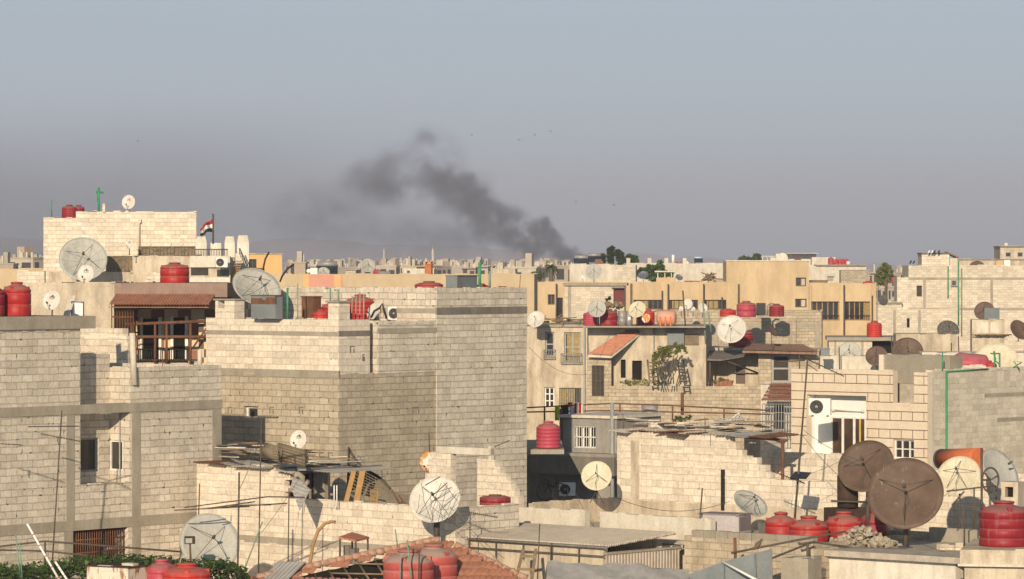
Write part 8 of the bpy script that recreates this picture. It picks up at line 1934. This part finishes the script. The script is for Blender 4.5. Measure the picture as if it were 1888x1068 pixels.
# ------------------------------------------------------------------ smoke and haze
SD = 2600.0
def smoke():
    s = SD/FPX; m = MB(); a = P(-420, 492, SD - 90); m.box(a, (P(1120, 492, SD-90) - a), (0, 180, 0), (0, 0, 345*s))
    o = m.build('smoke', [], None, loc=P(1062, 474, SD)); tag(o, kind='stuff')
    mt = bpy.data.materials.new('smoke_volume'); mt.use_nodes = True; n, l = mt.node_tree.nodes, mt.node_tree.links
    n.remove(n['Principled BSDF']); pv = n.new('ShaderNodeVolumePrincipled'); l.new(pv.outputs[0], n['Material Output'].inputs['Volume'])
    pv.inputs['Color'].default_value = (0.10, 0.125, 0.17, 1)
    geo = n.new('ShaderNodeNewGeometry'); pos = geo.outputs['Position']
    wn_ = noise_node(n, l, pos, .022, 6, .66)
    wv = n.new('ShaderNodeVectorMath'); wv.operation = 'MULTIPLY_ADD'; l.new(wn_.outputs['Color'], wv.inputs[0]); wv.inputs[1].default_value = (40, 24, 40)
    sb = n.new('ShaderNodeVectorMath'); sb.operation = 'SUBTRACT'; l.new(pos, sb.inputs[0]); sb.inputs[1].default_value = (20, 12, 20); l.new(sb.outputs[0], wv.inputs[2]); q = wv.outputs[0]
    tot = None
    blobs = ((650,340,34,30,.15),(725,300,40,30,.14),(735,360,44,40,.17),(820,330,46,40,.38),(905,410,40,30,.6),(960,440,36,26,.65),(1000,425,16,14,1.0),(560,400,120,50,.06),(1062,476,20,10,1.5),(1040,465,26,15,2.8),(1012,452,30,24,1.1),(990,430,26,22,1.0),(975,462,40,22,.7),(930,425,46,30,.62),(935,458,60,26,.35),(880,388,44,34,.85),(848,355,48,42,.95),(870,345,40,34,.6),(800,300,50,56,.27),(790,265,40,36,.10),(690,325,46,42,.38),(700,362,44,32,.26),(760,350,60,60,.16),(610,400,110,70,.09),(800,440,170,50,.10))
    for (x, y, rx, rz, st) in blobs:
        c = P(x, y, SD); mp = n.new('ShaderNodeMapping'); mp.vector_type = 'POINT'
        k = (1/(rx*s), 1/max(18, rx*s*.8), 1/(rz*s)); mp.inputs['Scale'].default_value = k; mp.inputs['Location'].default_value = (-c.x*k[0], -c.y*k[1], -c.z*k[2]); l.new(q, mp.inputs['Vector'])
        ln = n.new('ShaderNodeVectorMath'); ln.operation = 'LENGTH'; l.new(mp.outputs[0], ln.inputs[0])
        mr = n.new('ShaderNodeMapRange'); mr.interpolation_type = 'SMOOTHSTEP'; l.new(ln.outputs['Value'], mr.inputs[0]); mr.inputs[1].default_value = .15; mr.inputs[2].default_value = 1.35; mr.inputs[3].default_value = st; mr.inputs[4].default_value = 0
        tot = mr.outputs[0] if tot is None else math_node(n, l, 'ADD', tot, mr.outputs[0])
    nz = noise_node(n, l, pos, .05, 7, .68); r1 = n.new('ShaderNodeMapRange'); l.new(nz.outputs[0], r1.inputs[0]); r1.inputs[1].default_value = .43; r1.inputs[2].default_value = .60; r1.inputs[3].default_value = 0.05; r1.inputs[4].default_value = 1.7
    core = math_node(n, l, 'MULTIPLY', math_node(n, l, 'MULTIPLY', tot, r1.outputs[0]), .12)
    # thin drifting veil to the left
    sx = n.new('ShaderNodeSeparateXYZ'); l.new(pos, sx.inputs[0])
    fx = n.new('ShaderNodeMapRange'); fx.interpolation_type = 'SMOOTHSTEP'; l.new(sx.outputs['X'], fx.inputs[0]); fx.inputs[1].default_value = P(950,0,SD).x; fx.inputs[2].default_value = P(250,0,SD).x; fx.inputs[3].default_value = 0; fx.inputs[4].default_value = 1
    fz = n.new('ShaderNodeMapRange'); fz.interpolation_type = 'SMOOTHSTEP'; l.new(sx.outputs['Z'], fz.inputs[0]); fz.inputs[1].default_value = 345*s + 8; fz.inputs[2].default_value = 130*s; fz.inputs[3].default_value = 0; fz.inputs[4].default_value = 1
    vn = noise_node(n, l, pos, .006, 4, .55); vr = n.new('ShaderNodeMapRange'); l.new(vn.outputs[0], vr.inputs[0]); vr.inputs[1].default_value = .3; vr.inputs[2].default_value = .7; vr.inputs[3].default_value = .5; vr.inputs[4].default_value = 1.4
    veil = math_node(n, l, 'MULTIPLY', math_node(n, l, 'MULTIPLY', fx.outputs[0], fz.outputs[0]), math_node(n, l, 'MULTIPLY', vr.outputs[0], VEIL))
    l.new(math_node(n, l, 'ADD', core, veil), pv.inputs['Density'])
    mt.cycles.volume_step_rate = 0.2
    o.data.materials.append(mt)
VEIL = .0030
smoke()
HAZE = .00024
m = MB(); m.box((-2600, -40, -1), (5200, 0, 0), (0, 8600, 0), (0, 0, 190))
hz = m.build('haze', [], None, loc=(0, -40, -1)); tag(hz, kind='stuff')
mt = bpy.data.materials.new('haze_air'); mt.use_nodes = True; n, l = mt.node_tree.nodes, mt.node_tree.links
n.remove(n['Principled BSDF']); pv = n.new('ShaderNodeVolumePrincipled'); l.new(pv.outputs[0], n['Material Output'].inputs['Volume'])
pv.inputs['Color'].default_value = (0.82, 0.83, 0.98, 1); pv.inputs['Density'].default_value = HAZE; pv.inputs['Anisotropy'].default_value = 0.0
hz.data.materials.append(mt)
